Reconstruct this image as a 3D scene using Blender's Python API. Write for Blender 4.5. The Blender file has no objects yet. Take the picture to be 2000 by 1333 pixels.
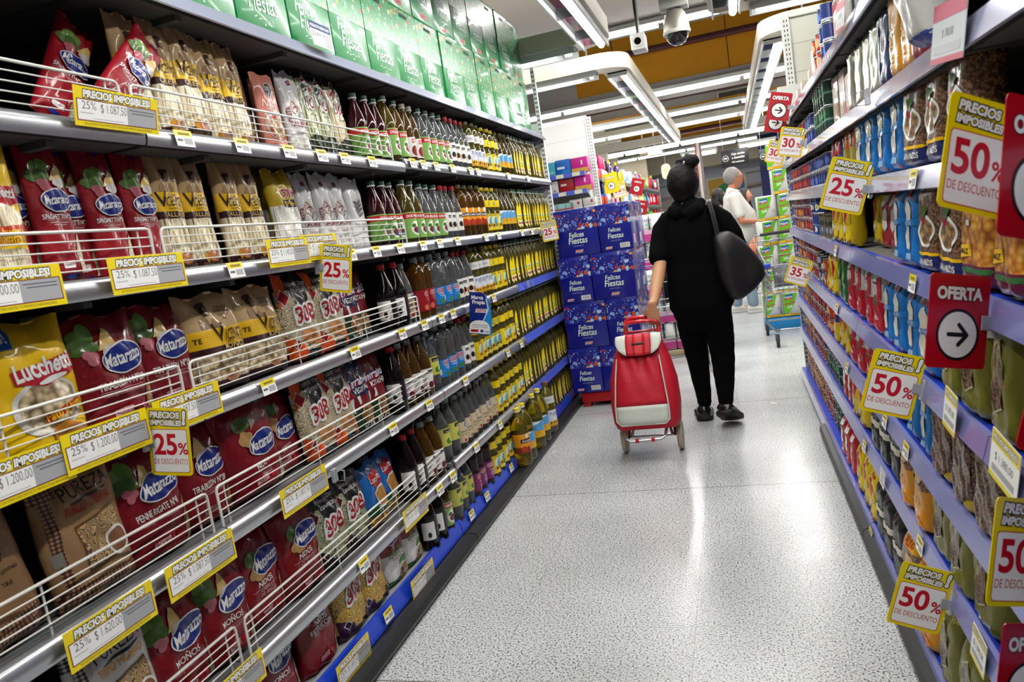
import bpy, bmesh, math, random
import numpy as np
from mathutils import Vector, Matrix
random.seed(7)
S = bpy.context.scene
COL = S.collection
PI = math.pi
# ------------------------------------------------------------------ camera
cam = bpy.data.cameras.new('camera')
cam.sensor_fit = 'HORIZONTAL'; cam.sensor_width = 36.0
cam.lens = 1465.0 * 36.0 / 2000.0
cam.clip_start = .02; cam.clip_end = 200
camo = bpy.data.objects.new('camera', cam); COL.objects.link(camo)
def camera_pose():
    f = 1465.0
    d = Vector((425.0, -264.5, f)).normalized()      # aisle direction in camera axes (x right, y down, z ahead)
    h = Vector((1.0, -0.155, 0.0))
    n = d.cross(h).normalized()
    if n.y > 0: n = -n
    x = d.cross(n)
    if x.x < 0: x = -x
    # rows: world X, Y, Z expressed in camera axes -> camera axes in world
    right = Vector((x.x, d.x, n.x)); down = Vector((x.y, d.y, n.y)); fwd = Vector((x.z, d.z, n.z))
    m = Matrix((right, -down, -fwd)).transposed().to_4x4()
    m.translation = (0, 0, 1.35)
    return m
camo.matrix_world = camera_pose()
S.camera = camo
cam.dof.use_dof = True; cam.dof.focus_distance = 3.6; cam.dof.aperture_fstop = 8.0
# ------------------------------------------------------------------ world, exposure
w = bpy.data.worlds.new('world'); S.world = w; w.use_nodes = True
w.node_tree.nodes['Background'].inputs[0].default_value = (.9, .95, 1, 1)
w.node_tree.nodes['Background'].inputs[1].default_value = .012
vs = S.view_settings
S.display_settings.display_device = 'sRGB'
vs.view_transform = 'Standard'; vs.look = 'None'; vs.gamma = 1; vs.exposure = 0.0
vs.use_curve_mapping = False
cy = S.cycles
cy.max_bounces = 8; cy.diffuse_bounces = 1; cy.glossy_bounces = 3; cy.transmission_bounces = 8
cy.transparent_max_bounces = 12; cy.caustics_reflective = False; cy.caustics_refractive = False
cy.sample_clamp_indirect = 6
# ------------------------------------------------------------------ lamps of the store (the rows of tubes)
def area(name, x, y, z, sx, sy, power, col=(1, .985, .95)):
    l = bpy.data.lights.new(name, 'AREA'); l.shape = 'RECTANGLE'; l.size = sx; l.size_y = sy
    l.energy = power; l.color = col
    o = bpy.data.objects.new(name, l); COL.objects.link(o); o.location = (x, y, z)
    return o
LP = 0.62
for (x, y, ln, p) in ((-.82, .4, 3.0, 50), (-.82, 4.0, 3.4, 62), (.12, .4, 3.0, 62), (.10, 4.0, 3.4, 62),
                      (-.85, 9.0, 3.6, 85), (-.83, 13.0, 3.6, 85), (.52, 9.0, 3.6, 85), (.50, 13.0, 3.6, 85)):
    area('tube_light', x, y, 2.655, .10, ln, p * LP)
for (y, z, p) in ((10.9, 3.02, 150), (15.0, 2.98, 180), (17.4, 2.9, 300), (20.2, 2.95, 480)):
    area('tube_light', .0, y, z, 7.0, .10, p * LP)
for (x, y, p) in ((-3.2, 6.5, 110), (3.0, 6.5, 110), (-3.2, 12, 150), (3.0, 12, 150), (0.0, 6.6, 90)):
    area('tube_light', x, y, 3.3, 2.6, .12, p * LP)
# ------------------------------------------------------------------ materials
def hx(h):
    h = h.lstrip('#')
    c = [int(h[i:i+2], 16) / 255 for i in (0, 2, 4)]
    return tuple(x / 12.92 if x <= .04045 else ((x + .055) / 1.055) ** 2.4 for x in c)
MATS = {}
def newmat(name):
    m = bpy.data.materials.new(name); m.use_nodes = True
    return m, m.node_tree, m.node_tree.nodes['Principled BSDF']
def N(nt, t, **kw):
    n = nt.nodes.new(t)
    for k, v in kw.items():
        if k in n.inputs: n.inputs[k].default_value = v
        else: setattr(n, k, v)
    return n
def bump(nt, b, src, strength, dist=.01):
    bp = N(nt, 'ShaderNodeBump'); bp.inputs['Strength'].default_value = strength; bp.inputs['Distance'].default_value = dist
    nt.links.new(src, bp.inputs['Height']); nt.links.new(bp.outputs[0], b.inputs['Normal'])
def M(h, r=.5, metal=0.0, coat=0.0, trans=0.0, ior=1.45, wr=0.0, ws=30.0, emit=0.0, alpha=1.0, vary=0.0, vs_=8.0):
    """plain procedural surface: colour, roughness, optional noise relief (wr at scale ws) and colour wear (vary)"""
    k = (h, r, metal, coat, trans, ior, wr, ws, emit, alpha, vary)
    if k in MATS: return MATS[k]
    m, nt, b = newmat('mat_%s_%d' % (h.strip('#'), len(MATS)))
    c = hx(h) + (1,)
    b.inputs['Base Color'].default_value = c
    b.inputs['Roughness'].default_value = r; b.inputs['Metallic'].default_value = metal
    b.inputs['Coat Weight'].default_value = coat; b.inputs['Coat Roughness'].default_value = .07
    if coat and wr: b.inputs['Specular IOR Level'].default_value = .25
    b.inputs['Transmission Weight'].default_value = trans; b.inputs['IOR'].default_value = ior
    b.inputs['Alpha'].default_value = alpha
    if emit:
        b.inputs['Emission Color'].default_value = c; b.inputs['Emission Strength'].default_value = emit
    if wr or vary:
        tc = N(nt, 'ShaderNodeTexCoord')
        if wr:
            n = N(nt, 'ShaderNodeTexNoise', Scale=ws, Detail=3.0); nt.links.new(tc.outputs['Object'], n.inputs['Vector'])
            bump(nt, b, n.outputs['Fac'], wr)
        if vary:
            n2 = N(nt, 'ShaderNodeTexNoise', Scale=vs_, Detail=4.0); nt.links.new(tc.outputs['Object'], n2.inputs['Vector'])
            mx = N(nt, 'ShaderNodeMix', data_type='RGBA', blend_type='MULTIPLY')
            mx.inputs['Factor'].default_value = vary; mx.inputs['A'].default_value = c
            nt.links.new(n2.outputs['Color'], mx.inputs['B']); nt.links.new(mx.outputs['Result'], b.inputs['Base Color'])
    MATS[k] = m
    return m
def film(h): return M(h, r=.42, coat=.45, wr=.55, ws=19)
def ink(h): return M(h, r=.42, coat=.4, wr=.5, ws=19)
def paper(h): return M(h, r=.55)
def ramp(nt, src, stops):
    r = N(nt, 'ShaderNodeValToRGB'); e = r.color_ramp.elements
    e[0].position, e[0].color = stops[0][0], hx(stops[0][1]) + (1,)
    e[1].position, e[1].color = stops[-1][0], hx(stops[-1][1]) + (1,)
    for p, c in stops[1:-1]:
        x = e.new(p); x.color = hx(c) + (1,)
    nt.links.new(src, r.inputs['Fac']); return r.outputs['Color']
def PASTA(kind):
    """food seen through clear film: strands, nests, shapes, seeds"""
    k = ('pasta', kind)
    if k in MATS: return MATS[k]
    m, nt, b = newmat('food_' + kind)
    b.inputs['Roughness'].default_value = .42; b.inputs['Coat Weight'].default_value = .7; b.inputs['Coat Roughness'].default_value = .12
    tc = N(nt, 'ShaderNodeTexCoord'); O = tc.outputs['Object']
    cols = dict(spag=('7a6238', 'd9c9a0', 'eee2c4'), cream=('6f5a3a', 'c9b48a', 'e9dcb8'), tan=('3f2b14', 'a97f45', 'd9b277'),
                green=('2b2f18', '8f9663', 'c9cba0'), gold=('4a2e04', 'c68f14', 'eec348'), lentil=('22140c', '6b4a35', '9d7a5c'),
                corn=('8a4a06', 'dd9326', 'f3c565'), yerba=('2c2a10', '6e6a2c', '8d8b44'), bean=('3a2012', '7d5436', 'b08b66'), white=('a9a495', 'dcd8cb', 'f2efe6'))
    a, bb, c = cols[kind.split('_')[0]]
    typ = kind.split('_')[1]
    if typ == 'strand':
        mp = N(nt, 'ShaderNodeMapping'); nt.links.new(O, mp.inputs['Vector']); mp.inputs['Scale'].default_value = (300, 300, 1.5)
        n = N(nt, 'ShaderNodeTexNoise', Scale=1.0, Detail=1.0); nt.links.new(mp.outputs[0], n.inputs['Vector'])
        src = n.outputs['Fac']; st = [(.32, a), (.45, bb), (.62, c)]
    elif typ == 'nest':
        n = N(nt, 'ShaderNodeTexWave', Scale=46.0, Distortion=34.0, Detail=1.5); n.inputs['Detail Scale'].default_value = .9
        nt.links.new(O, n.inputs['Vector']); src = n.outputs['Fac']; st = [(.04, a), (.32, bb), (.75, c)]
    elif typ == 'seed':
        n = N(nt, 'ShaderNodeTexVoronoi', Scale=170.0); nt.links.new(O, n.inputs['Vector'])
        src = n.outputs['Distance']; st = [(.1, c), (.4, bb), (.75, a)]
    else:
        n = N(nt, 'ShaderNodeTexVoronoi', Scale=62.0); nt.links.new(O, n.inputs['Vector'])
        src = n.outputs['Distance']; st = [(.1, c), (.42, bb), (.8, a)]
    nt.links.new(ramp(nt, src, st), b.inputs['Base Color'])
    bump(nt, b, src, .5 if typ in ('strand', 'nest') else -.5, .004)
    MATS[k] = m
    return m
def GINGHAM(h):
    k = ('ging', h)
    if k in MATS: return MATS[k]
    m, nt, b = newmat('gingham_' + h)
    b.inputs['Roughness'].default_value = .35; b.inputs['Coat Weight'].default_value = .4
    tc = N(nt, 'ShaderNodeTexCoord'); sp = N(nt, 'ShaderNodeSeparateXYZ'); nt.links.new(tc.outputs['Object'], sp.inputs[0])
    s = []
    for ax in ('X', 'Z'):
        mu = N(nt, 'ShaderNodeMath', operation='MULTIPLY'); nt.links.new(sp.outputs[ax], mu.inputs[0]); mu.inputs[1].default_value = 110
        fr = N(nt, 'ShaderNodeMath', operation='FRACT'); nt.links.new(mu.outputs[0], fr.inputs[0])
        gt = N(nt, 'ShaderNodeMath', operation='GREATER_THAN'); nt.links.new(fr.outputs[0], gt.inputs[0]); gt.inputs[1].default_value = .5
        s.append(gt)
    ad = N(nt, 'ShaderNodeMath', operation='ADD'); nt.links.new(s[0].outputs[0], ad.inputs[0]); nt.links.new(s[1].outputs[0], ad.inputs[1])
    mu = N(nt, 'ShaderNodeMath', operation='MULTIPLY'); nt.links.new(ad.outputs[0], mu.inputs[0]); mu.inputs[1].default_value = .5
    dark = dict(brown='3a1a14', black='15120f')[h]; light = dict(brown='b89468', black='d8d4cc')[h]; mid = dict(brown='70452f', black='6d6963')[h]
    nt.links.new(ramp(nt, mu.outputs[0], [(0, light), (.5, mid), (1, dark)]), b.inputs['Base Color'])
    MATS[k] = m
    return m
def CONFETTI(name, base, cols, scale, zmin=None):
    """printed band of dots and swirls on a carton: colours by voronoi cell"""
    k = ('conf', name)
    if k in MATS: return MATS[k]
    m, nt, b = newmat('print_' + name)
    b.inputs['Roughness'].default_value = .3; b.inputs['Coat Weight'].default_value = .3
    tc = N(nt, 'ShaderNodeTexCoord')
    v = N(nt, 'ShaderNodeTexVoronoi', Scale=scale); nt.links.new(tc.outputs['Object'], v.inputs['Vector'])
    sc = N(nt, 'ShaderNodeSeparateColor'); nt.links.new(v.outputs['Color'], sc.inputs[0])
    r = N(nt, 'ShaderNodeValToRGB'); r.color_ramp.interpolation = 'CONSTANT'
    e = r.color_ramp.elements; n = len(cols)
    e[0].position = 0; e[0].color = hx(cols[0]) + (1,); e[1].position = 1 / n; e[1].color = hx(cols[1]) + (1,)
    for i in range(2, n): x = e.new(i / n); x.color = hx(cols[i]) + (1,)
    nt.links.new(sc.outputs[0], r.inputs['Fac'])
    # dots of varying size
    th = N(nt, 'ShaderNodeMath', operation='MULTIPLY'); nt.links.new(sc.outputs[1], th.inputs[0]); th.inputs[1].default_value = .62
    lt = N(nt, 'ShaderNodeMath', operation='LESS_THAN'); nt.links.new(v.outputs['Distance'], lt.inputs[0]); nt.links.new(th.outputs[0], lt.inputs[1])
    mx = N(nt, 'ShaderNodeMix', data_type='RGBA'); nt.links.new(lt.outputs[0], mx.inputs['Factor'])
    mx.inputs['A'].default_value = hx(base) + (1,); nt.links.new(r.outputs['Color'], mx.inputs['B'])
    v2 = N(nt, 'ShaderNodeTexVoronoi', Scale=scale * 2.4); nt.links.new(tc.outputs['Object'], v2.inputs['Vector'])
    s2 = N(nt, 'ShaderNodeSeparateColor'); nt.links.new(v2.outputs['Color'], s2.inputs[0])
    t2 = N(nt, 'ShaderNodeMath', operation='MULTIPLY'); nt.links.new(s2.outputs[2], t2.inputs[0]); t2.inputs[1].default_value = .42
    l2 = N(nt, 'ShaderNodeMath', operation='LESS_THAN'); nt.links.new(v2.outputs['Distance'], l2.inputs[0]); nt.links.new(t2.outputs[0], l2.inputs[1])
    m2 = N(nt, 'ShaderNodeMix', data_type='RGBA'); nt.links.new(l2.outputs[0], m2.inputs['Factor']); nt.links.new(mx.outputs['Result'], m2.inputs['A'])
    r2 = N(nt, 'ShaderNodeValToRGB'); r2.color_ramp.interpolation = 'CONSTANT'; e = r2.color_ramp.elements
    e[0].position = 0; e[0].color = hx(cols[2]) + (1,); e[1].position = .45; e[1].color = hx(cols[3]) + (1,); x = e.new(.65); x.color = hx(cols[0]) + (1,)
    nt.links.new(s2.outputs[0], r2.inputs['Fac']); nt.links.new(r2.outputs['Color'], m2.inputs['B'])
    nt.links.new(m2.outputs['Result'], b.inputs['Base Color'])
    MATS[k] = m
    return m
def LIQUID(h, ior=1.40): return M(h, r=.05, trans=.92 if h not in ('3a1319', '140b0d', '24101c') else .3, ior=ior)
STEEL = M('b9bcc0', r=.28, metal=.9)
WIRE = M('e6e4dc', r=.35)
GREY = M('8b8c8e', r=.45, metal=.15, vary=.25)
RAILG = M('b4b6ba', r=.27, metal=.8)
BLUE = M('1f45c8', r=.35, coat=.3)
LILAC = M('7f83bd', r=.22, coat=.6)
BLACK = M('17181a', r=.45)
WHITEP = M('e9e9e4', r=.45)
DARK = M('2b2c2e', r=.6)
# ------------------------------------------------------------------ mesh builder
class MB:
    def __init__(s): s.v = []; s.f = []; s.fm = []; s.mats = []
    def mi(s, m):
        if m not in s.mats: s.mats.append(m)
        return s.mats.index(m)
    def add(s, vs, fs, m):
        o = len(s.v); k = s.mi(m); s.v += [tuple(p) for p in vs]
        for f in fs: s.f.append(tuple(i + o for i in f)); s.fm.append(k)
        return s
    def box(s, a, b, m):
        (x0, y0, z0), (x1, y1, z1) = a, b
        v = [(x0, y0, z0), (x1, y0, z0), (x1, y1, z0), (x0, y1, z0), (x0, y0, z1), (x1, y0, z1), (x1, y1, z1), (x0, y1, z1)]
        return s.add(v, [(0, 3, 2, 1), (4, 5, 6, 7), (0, 1, 5, 4), (1, 2, 6, 5), (2, 3, 7, 6), (3, 0, 4, 7)], m)
    def rbox(s, a, b, m, r=.004, seg=2):
        bm = bmesh.new(); bmesh.ops.create_cube(bm, size=1)
        for v in bm.verts:
            v.co = Vector([a[i] if v.co[i] < 0 else b[i] for i in range(3)])
        bmesh.ops.bevel(bm, geom=bm.edges[:], offset=r, segments=seg, affect='EDGES', profile=.5)
        bm.verts.index_update()
        s.add([v.co[:] for v in bm.verts], [[v.index for v in f.verts] for f in bm.faces], m); bm.free(); return s
    def tube(s, pts, r, m, n=8, closed=False, rr=None):
        P = [Vector(p) for p in pts]; L = len(P); vs = []; fs = []
        up = None
        for i, p in enumerate(P):
            t = ((P[(i + 1) % L] - P[i - 1]) if (closed or 0 < i < L - 1) else (P[1] - P[0] if i == 0 else P[-1] - P[-2])).normalized()
            if up is None:
                up = Vector((0, 0, 1)) if abs(t.z) < .9 else Vector((1, 0, 0))
            a = (up - t * up.dot(t)).normalized(); c = t.cross(a); up = a
            q = rr[i] if rr else r
            for k in range(n):
                an = 2 * PI * k / n; vs.append(p + (a * math.cos(an) + c * math.sin(an)) * q)
        for i in range(L if closed else L - 1):
            for k in range(n):
                fs.append((i * n + k, i * n + (k + 1) % n, ((i + 1) % L) * n + (k + 1) % n, ((i + 1) % L) * n + k))
        if not closed: fs += [tuple(range(n))[::-1], tuple((L - 1) * n + k for k in range(n))]
        return s.add(vs, fs, m)
    def lathe(s, prof, m, n=20, c=(0, 0, 0), axis='z', sx=1.0):
        vs = []; fs = []
        for r, z in prof:
            for k in range(n):
                a = 2 * PI * k / n; p = (r * math.cos(a) * sx, r * math.sin(a), z)
                if axis == 'y': p = (p[0], p[2], p[1])
                if axis == 'x': p = (p[2], p[0], p[1])
                vs.append((p[0] + c[0], p[1] + c[1], p[2] + c[2]))
        L = len(prof)
        for i in range(L - 1):
            for k in range(n): fs.append((i * n + k, i * n + (k + 1) % n, (i + 1) * n + (k + 1) % n, (i + 1) * n + k))
        fs += [tuple(range(n))[::-1], tuple((L - 1) * n + k for k in range(n))]
        return s.add(vs, fs, m)
    def loft(s, rings, m, cap=True):
        n = len(rings[0]); vs = [p for r in rings for p in r]; fs = []
        for i in range(len(rings) - 1):
            for k in range(n): fs.append((i * n + k, i * n + (k + 1) % n, (i + 1) * n + (k + 1) % n, (i + 1) * n + k))
        if cap: fs += [tuple(range(n))[::-1], tuple((len(rings) - 1) * n + k for k in range(n))]
        return s.add(vs, fs, m)
    def prism(s, poly, z0, z1, m, ax='xyz'):
        """poly in the plane of the first two letters, extruded along the third"""
        n = len(poly); ix = ['xyz'.index(c) for c in ax]; vs = []
        for z in (z0, z1):
            for a, b in poly:
                p = [0, 0, 0]; p[ix[0]] = a; p[ix[1]] = b; p[ix[2]] = z; vs.append(p)
        fs = [tuple(range(n))[::-1], tuple(range(n, 2 * n))] + [(i, (i + 1) % n, n + (i + 1) % n, n + i) for i in range(n)]
        return s.add(vs, fs, m)
    def build(s, name, parent=None, smooth=True, angle=35, loc=None, rz=None):
        me = bpy.data.meshes.new(name); me.from_pydata(s.v, [], s.f)
        for m in s.mats: me.materials.append(m)
        me.polygons.foreach_set('material_index', s.fm)
        if smooth:
            me.polygons.foreach_set('use_smooth', [True] * len(s.f))
            me.set_sharp_from_angle(angle=math.radians(angle))
        me.update()
        o = bpy.data.objects.new(name, me); COL.objects.link(o)
        if parent: o.parent = parent
        if loc: o.location = loc
        if rz is not None: o.rotation_euler.z = rz
        return o
def fixnormals(o):
    bm = bmesh.new(); bm.from_mesh(o.data); bmesh.ops.recalc_face_normals(bm, faces=bm.faces[:]); bm.to_mesh(o.data); bm.free(); return o
def empty(name, loc=(0, 0, 0), rz=0):
    o = bpy.data.objects.new(name, None); COL.objects.link(o); o.location = loc; o.rotation_euler.z = rz; o.empty_display_size = .05
    return o
def tag(o, label, cat, group=None):
    o['label'] = label; o['category'] = cat
    if group: o['group'] = group
    return o
def struct(o): o['kind'] = 'structure'; return o
def kids(o): return [c for c in o.children]
KIDS = {}
def dup(root):
    r = root.copy(); COL.objects.link(r)
    ch = KIDS.get(root.name)
    if ch is None:
        ch = KIDS[root.name] = [(c, list(c.children)) for c in root.children]
    for c, g in ch:
        d = c.copy(); COL.objects.link(d); d.parent = r
        for e in g:
            x = e.copy(); COL.objects.link(x); x.parent = d
    return r
# ------------------------------------------------------------------ lettering and printed shapes
TXT = {}
def text2d(body, bold=0.0, shear=0.0, space=1.0, res=3):
    k = (body, bold, shear, res)
    if k in TXT: return TXT[k]
    c = bpy.data.curves.new('t', 'FONT'); c.body = body; c.offset = bold; c.shear = shear; c.resolution_u = res
    c.align_x = 'CENTER'; c.space_character = space; c.space_line = .95
    o = bpy.data.objects.new('t', c); me = bpy.data.meshes.new_from_object(o)
    v = np.array([q.co[:2] for q in me.vertices]).reshape(-1, 2); f = [tuple(p.vertices) for p in me.polygons]
    bpy.data.meshes.remove(me); bpy.data.objects.remove(o); bpy.data.curves.remove(c)
    if len(v):
        v[:, 0] -= (v[:, 0].min() + v[:, 0].max()) / 2
        v /= .70
        if '\n' in body: v[:, 1] -= (v[:, 1].min() + v[:, 1].max()) / 2 - .5
    TXT[k] = (v, f)
    return TXT[k]
def rot2(v, a): c, s_ = math.cos(a), math.sin(a); return np.c_[v[:, 0] * c - v[:, 1] * s_, v[:, 0] * s_ + v[:, 1] * c]
class PR:
    """a sheet of printed shapes in metres: x across, y up; later bent onto a surface"""
    def __init__(s, w=1, h=1): s.els = []; s.w = w; s.h = h
    def put(s, v, f, m):
        v = np.array(v, float); a, b = v.min(0), v.max(0); lv = 0
        for _, _, _, l2, (c, d) in s.els:
            if l2 > lv and (a < d).all() and (c < b).all(): lv = l2
        s.els.append((v, f, m, lv + 1, (a, b))); return s
    def G(s, pts, m):
        p = [(x * s.w, y * s.h) for x, y in pts]
        return s.put(p, [tuple(range(len(p)))], m)
    def Rc(s, x0, y0, x1, y1, m): return s.G([(x0, y0), (x1, y0), (x1, y1), (x0, y1)], m)
    def E(s, x, y, a, b, m, rot=0, n=28, a0=0, a1=2 * PI):
        t = np.linspace(a0, a1, n, endpoint=False if a1 - a0 > 6.2 else True); v = rot2(np.c_[np.cos(t) * a, np.sin(t) * b], rot) + (x * s.w, y * s.h)
        return s.put(v, [tuple(range(len(v)))], m)
    def RR(s, x0, y0, x1, y1, r, m):
        X0, Y0, X1, Y1 = x0 * s.w, y0 * s.h, x1 * s.w, y1 * s.h; p = []
        for cx, cy, a in ((X1 - r, Y1 - r, 0), (X0 + r, Y1 - r, PI / 2), (X0 + r, Y0 + r, PI), (X1 - r, Y0 + r, 1.5 * PI)):
            for k in range(5): an = a + k * PI / 8; p.append((cx + r * math.cos(an), cy + r * math.sin(an)))
        return s.put(p, [tuple(range(len(p)))], m)
    def T(s, x, y, size, body, m, bold=.012, shear=0.0, rot=0, mw=None, ol=None, olw=.09, sq=1.0):
        """text centred on x with its base line at y; mw caps the width; ol = outline material"""
        for mm, bo in (((ol, bold + olw), (m, bold)) if ol else ((m, bold),)):
            rs = 9 if size > .03 else 3; v, f = text2d(body, bo, shear, 1.0, rs)
            if not len(v): continue
            v = v * size; v = v * (sq, 1)
            v0, _ = text2d(body, bold, shear, 1.0, rs); wd = (v0[:, 0].max() - v0[:, 0].min()) * size * sq
            if mw and wd > mw * s.w: v = v * (mw * s.w / wd, 1)
            v = rot2(v, rot) + (x * s.w, y * s.h); s.put(v, f, mm)
        return s
    def build(s, name, fmap, parent, L=.02, step=.00045, base=.0007):
        """fmap(x, y, lift) -> point; shapes are cut finer than L so they follow the surface"""
        mb = MB()
        for v, f, m, ly, _ in s.els:
            bm = bmesh.new(); bv = [bm.verts.new((p[0], p[1], 0)) for p in v]
            for q in f:
                try: bm.faces.new([bv[i] for i in q])
                except ValueError: pass
            if L:
                bmesh.ops.triangulate(bm, faces=bm.faces[:])
                for _ in range(6):
                    ed = [e for e in bm.edges if e.calc_length() > L]
                    if not ed: break
                    bmesh.ops.subdivide_edges(bm, edges=ed, cuts=1); bmesh.ops.triangulate(bm, faces=[q for q in bm.faces if len(q.verts) > 3])
            bmesh.ops.recalc_face_normals(bm, faces=bm.faces[:])
            if sum(q.normal.z for q in bm.faces) < 0: bmesh.ops.reverse_faces(bm, faces=bm.faces[:])
            bm.verts.index_update(); lift = base + ly * step
            mb.add([fmap(p.co.x, p.co.y, lift) for p in bm.verts], [[p.index for p in q.verts] for q in bm.faces], m); bm.free()
        return mb.build(name, parent, smooth=bool(L), angle=60)
def flat_map(x, y, l): return (x, -l, y)          # sheets facing -Y
# a pillow-shaped film packet standing on its base, front towards -Y
class Packet:
    def __init__(s, w, h, d, seed=0, top=.16, bot=.07, wr=1.0, slump=0.0, taper=.06, box=3.2):
        s.w, s.h, s.d, s.top, s.bot, s.wr, s.sl, s.tp, s.bx = w, h, d, top, bot, wr, slump, taper, box
        r = random.Random(seed); s.p = [r.uniform(0, 6.28) for _ in range(10)]; s.k = [r.uniform(.7, 1.3) for _ in range(6)]
    def surf(s, u, v, side):
        """u in -1..1, v in 0..1"""
        fb = min(1, (v / s.bot)) ** .5 if v > 0 else 0
        ft = min(1, max(0, (1 - v) / (s.top * 1.9))) ** .75
        prof = fb * ft * (1 - .22 * v)
        e = max(0, 1 - abs(u) ** s.bx) ** (.55 if s.bx < 4 else .4)
        q = .05 + .95 * prof
        wv = s.w / 2 * (1 - s.tp * prof + .010 * math.sin(v * 9 * s.k[0] + s.p[0]) * prof)
        x = u * wv + s.w * .008 * math.sin(v * 7 + s.p[1])
        y = s.d / 2 * prof * e
        y += s.wr * e * (.0055 * math.sin(u * 11 * s.k[1] + s.p[2] + v * 3) * math.exp(-((1 - v) / .16)) + .004 * math.sin(u * 9 + s.p[3]) * math.exp(-v / .1))
        y += s.wr * e * q * (.0026 * math.sin(6 * u + 13 * v * s.k[2] + s.p[4]) + .0022 * math.sin(-8 * u + 17 * v + s.p[5]) + .0015 * math.sin(15 * u * s.k[3] + 25 * v + s.p[6]))
        z = s.h * (v - s.sl * .5 * (1 - abs(u)) * 0) + s.wr * .006 * math.sin(5 * u + s.p[7]) * max(0, (v - .8) / .2)
        lean = s.sl * s.d * v * v
        return (x, (-y if side == 0 else y) + lean, max(z, 0))
    def fmap(s, x, y, l):
        u = max(-1, min(1, 2 * x / s.w)); v = max(0, min(1, y / s.h))
        p = Vector(s.surf(u, v, 0)); e = .01
        a = Vector(s.surf(min(1, u + e), v, 0)) - Vector(s.surf(max(-1, u - e), v, 0)); c = Vector(s.surf(u, min(1, v + e), 0)) - Vector(s.surf(u, max(0, v - e), 0))
        n = a.cross(c); n = n.normalized() if n.length > 1e-9 else Vector((0, -1, 0))
        if n.y > 0: n = -n
        return p + n * (l + .0004)
    def mesh(s, name, bands, back=None, nu=18, nv=26):
        """bands: [(v0, v1, material)] of the film itself"""
        mb = MB(); vs = sorted(set([i / nv for i in range(nv + 1)] + [b[0] for b in bands] + [b[1] for b in bands]))
        us = [math.sin(PI / 2 * (-1 + 2 * i / nu)) for i in range(nu + 1)]
        for side in (0, 1):
            for j in range(len(vs) - 1):
                c = (vs[j] + vs[j + 1]) / 2
                m = next(b[2] for b in bands if b[0] <= c <= b[1])
                if side and back: m = back
                pass
            V = [s.surf(u, v, side) for v in vs for u in us]; n = nu + 1
            for b in bands:
                F = []
                for j in range(len(vs) - 1):
                    c = (vs[j] + vs[j + 1]) / 2
                    if b[0] <= c <= b[1]:
                        for i in range(nu):
                            q = (j * n + i, j * n + i + 1, (j + 1) * n + i + 1, (j + 1) * n + i)
                            F.append(q if side == 0 else q[::-1])
                mb.add(V, F, (back or b[2]) if side else b[2])
        o = mb.build(name, smooth=True, angle=80)
        bm = bmesh.new(); bm.from_mesh(o.data); bmesh.ops.remove_doubles(bm, verts=bm.verts[:], dist=1e-5)
        lo = [v for v in bm.verts if not v.link_faces]
        bmesh.ops.delete(bm, geom=lo, context='VERTS'); bm.to_mesh(o.data); bm.free()
        return o
# ------------------------------------------------------------------ registry of repeated goods
BUILD = {}; PROTO = {}; REG = []; DESC = {}
def kind(name, desc, cat, plural):
    DESC[name] = (desc, cat, plural)
    def deco(fn): BUILD[name] = fn; return fn
    return deco
def put(k, x, y, z, rz, row, tx=0.0, ty=0.0, sc=1.0, dz=0.0, order=None):
    if k not in PROTO:
        PROTO[k] = o = BUILD[k]()
    else: o = dup(PROTO[k])
    o.location = (x, y, z + dz); o.rotation_mode = 'XYZ'
    o.rotation_euler = (tx, ty, rz); o.scale = (sc, sc, sc)
    REG.append((row, k, o, y if order is None else order)); return o
ORD = 'first second third fourth fifth sixth seventh eighth ninth tenth eleventh twelfth thirteenth fourteenth fifteenth sixteenth seventeenth eighteenth nineteenth twentieth'.split()
NUM = 'one two three four five six seven eight nine ten eleven twelve thirteen fourteen fifteen sixteen seventeen eighteen nineteen twenty'.split()
def ordw(i): return ORD[i] if i < 20 else '%dth' % (i + 1) if (i + 1) % 10 not in (1, 2, 3) else '%d%s' % (i + 1, {1: 'st', 2: 'nd', 3: 'rd'}[(i + 1) % 10])
def numw(i): return NUM[i - 1] if i <= 20 else str(i)
def label_all():
    g = {}
    for row, k, o, y in REG: g.setdefault((row, k), []).append((y, o))
    for (row, k), L in g.items():
        d, cat, pl = DESC[k]; L.sort(key=lambda t: t[0])
        for i, (y, o) in enumerate(L):
            if len(L) == 1: tag(o, '%s on the %s' % (d, row), cat)
            else: tag(o, '%s, %s of %s from near end, %s' % (d, ordw(i), numw(len(L)), row), cat, '%s on the %s' % (pl, row))
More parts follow.
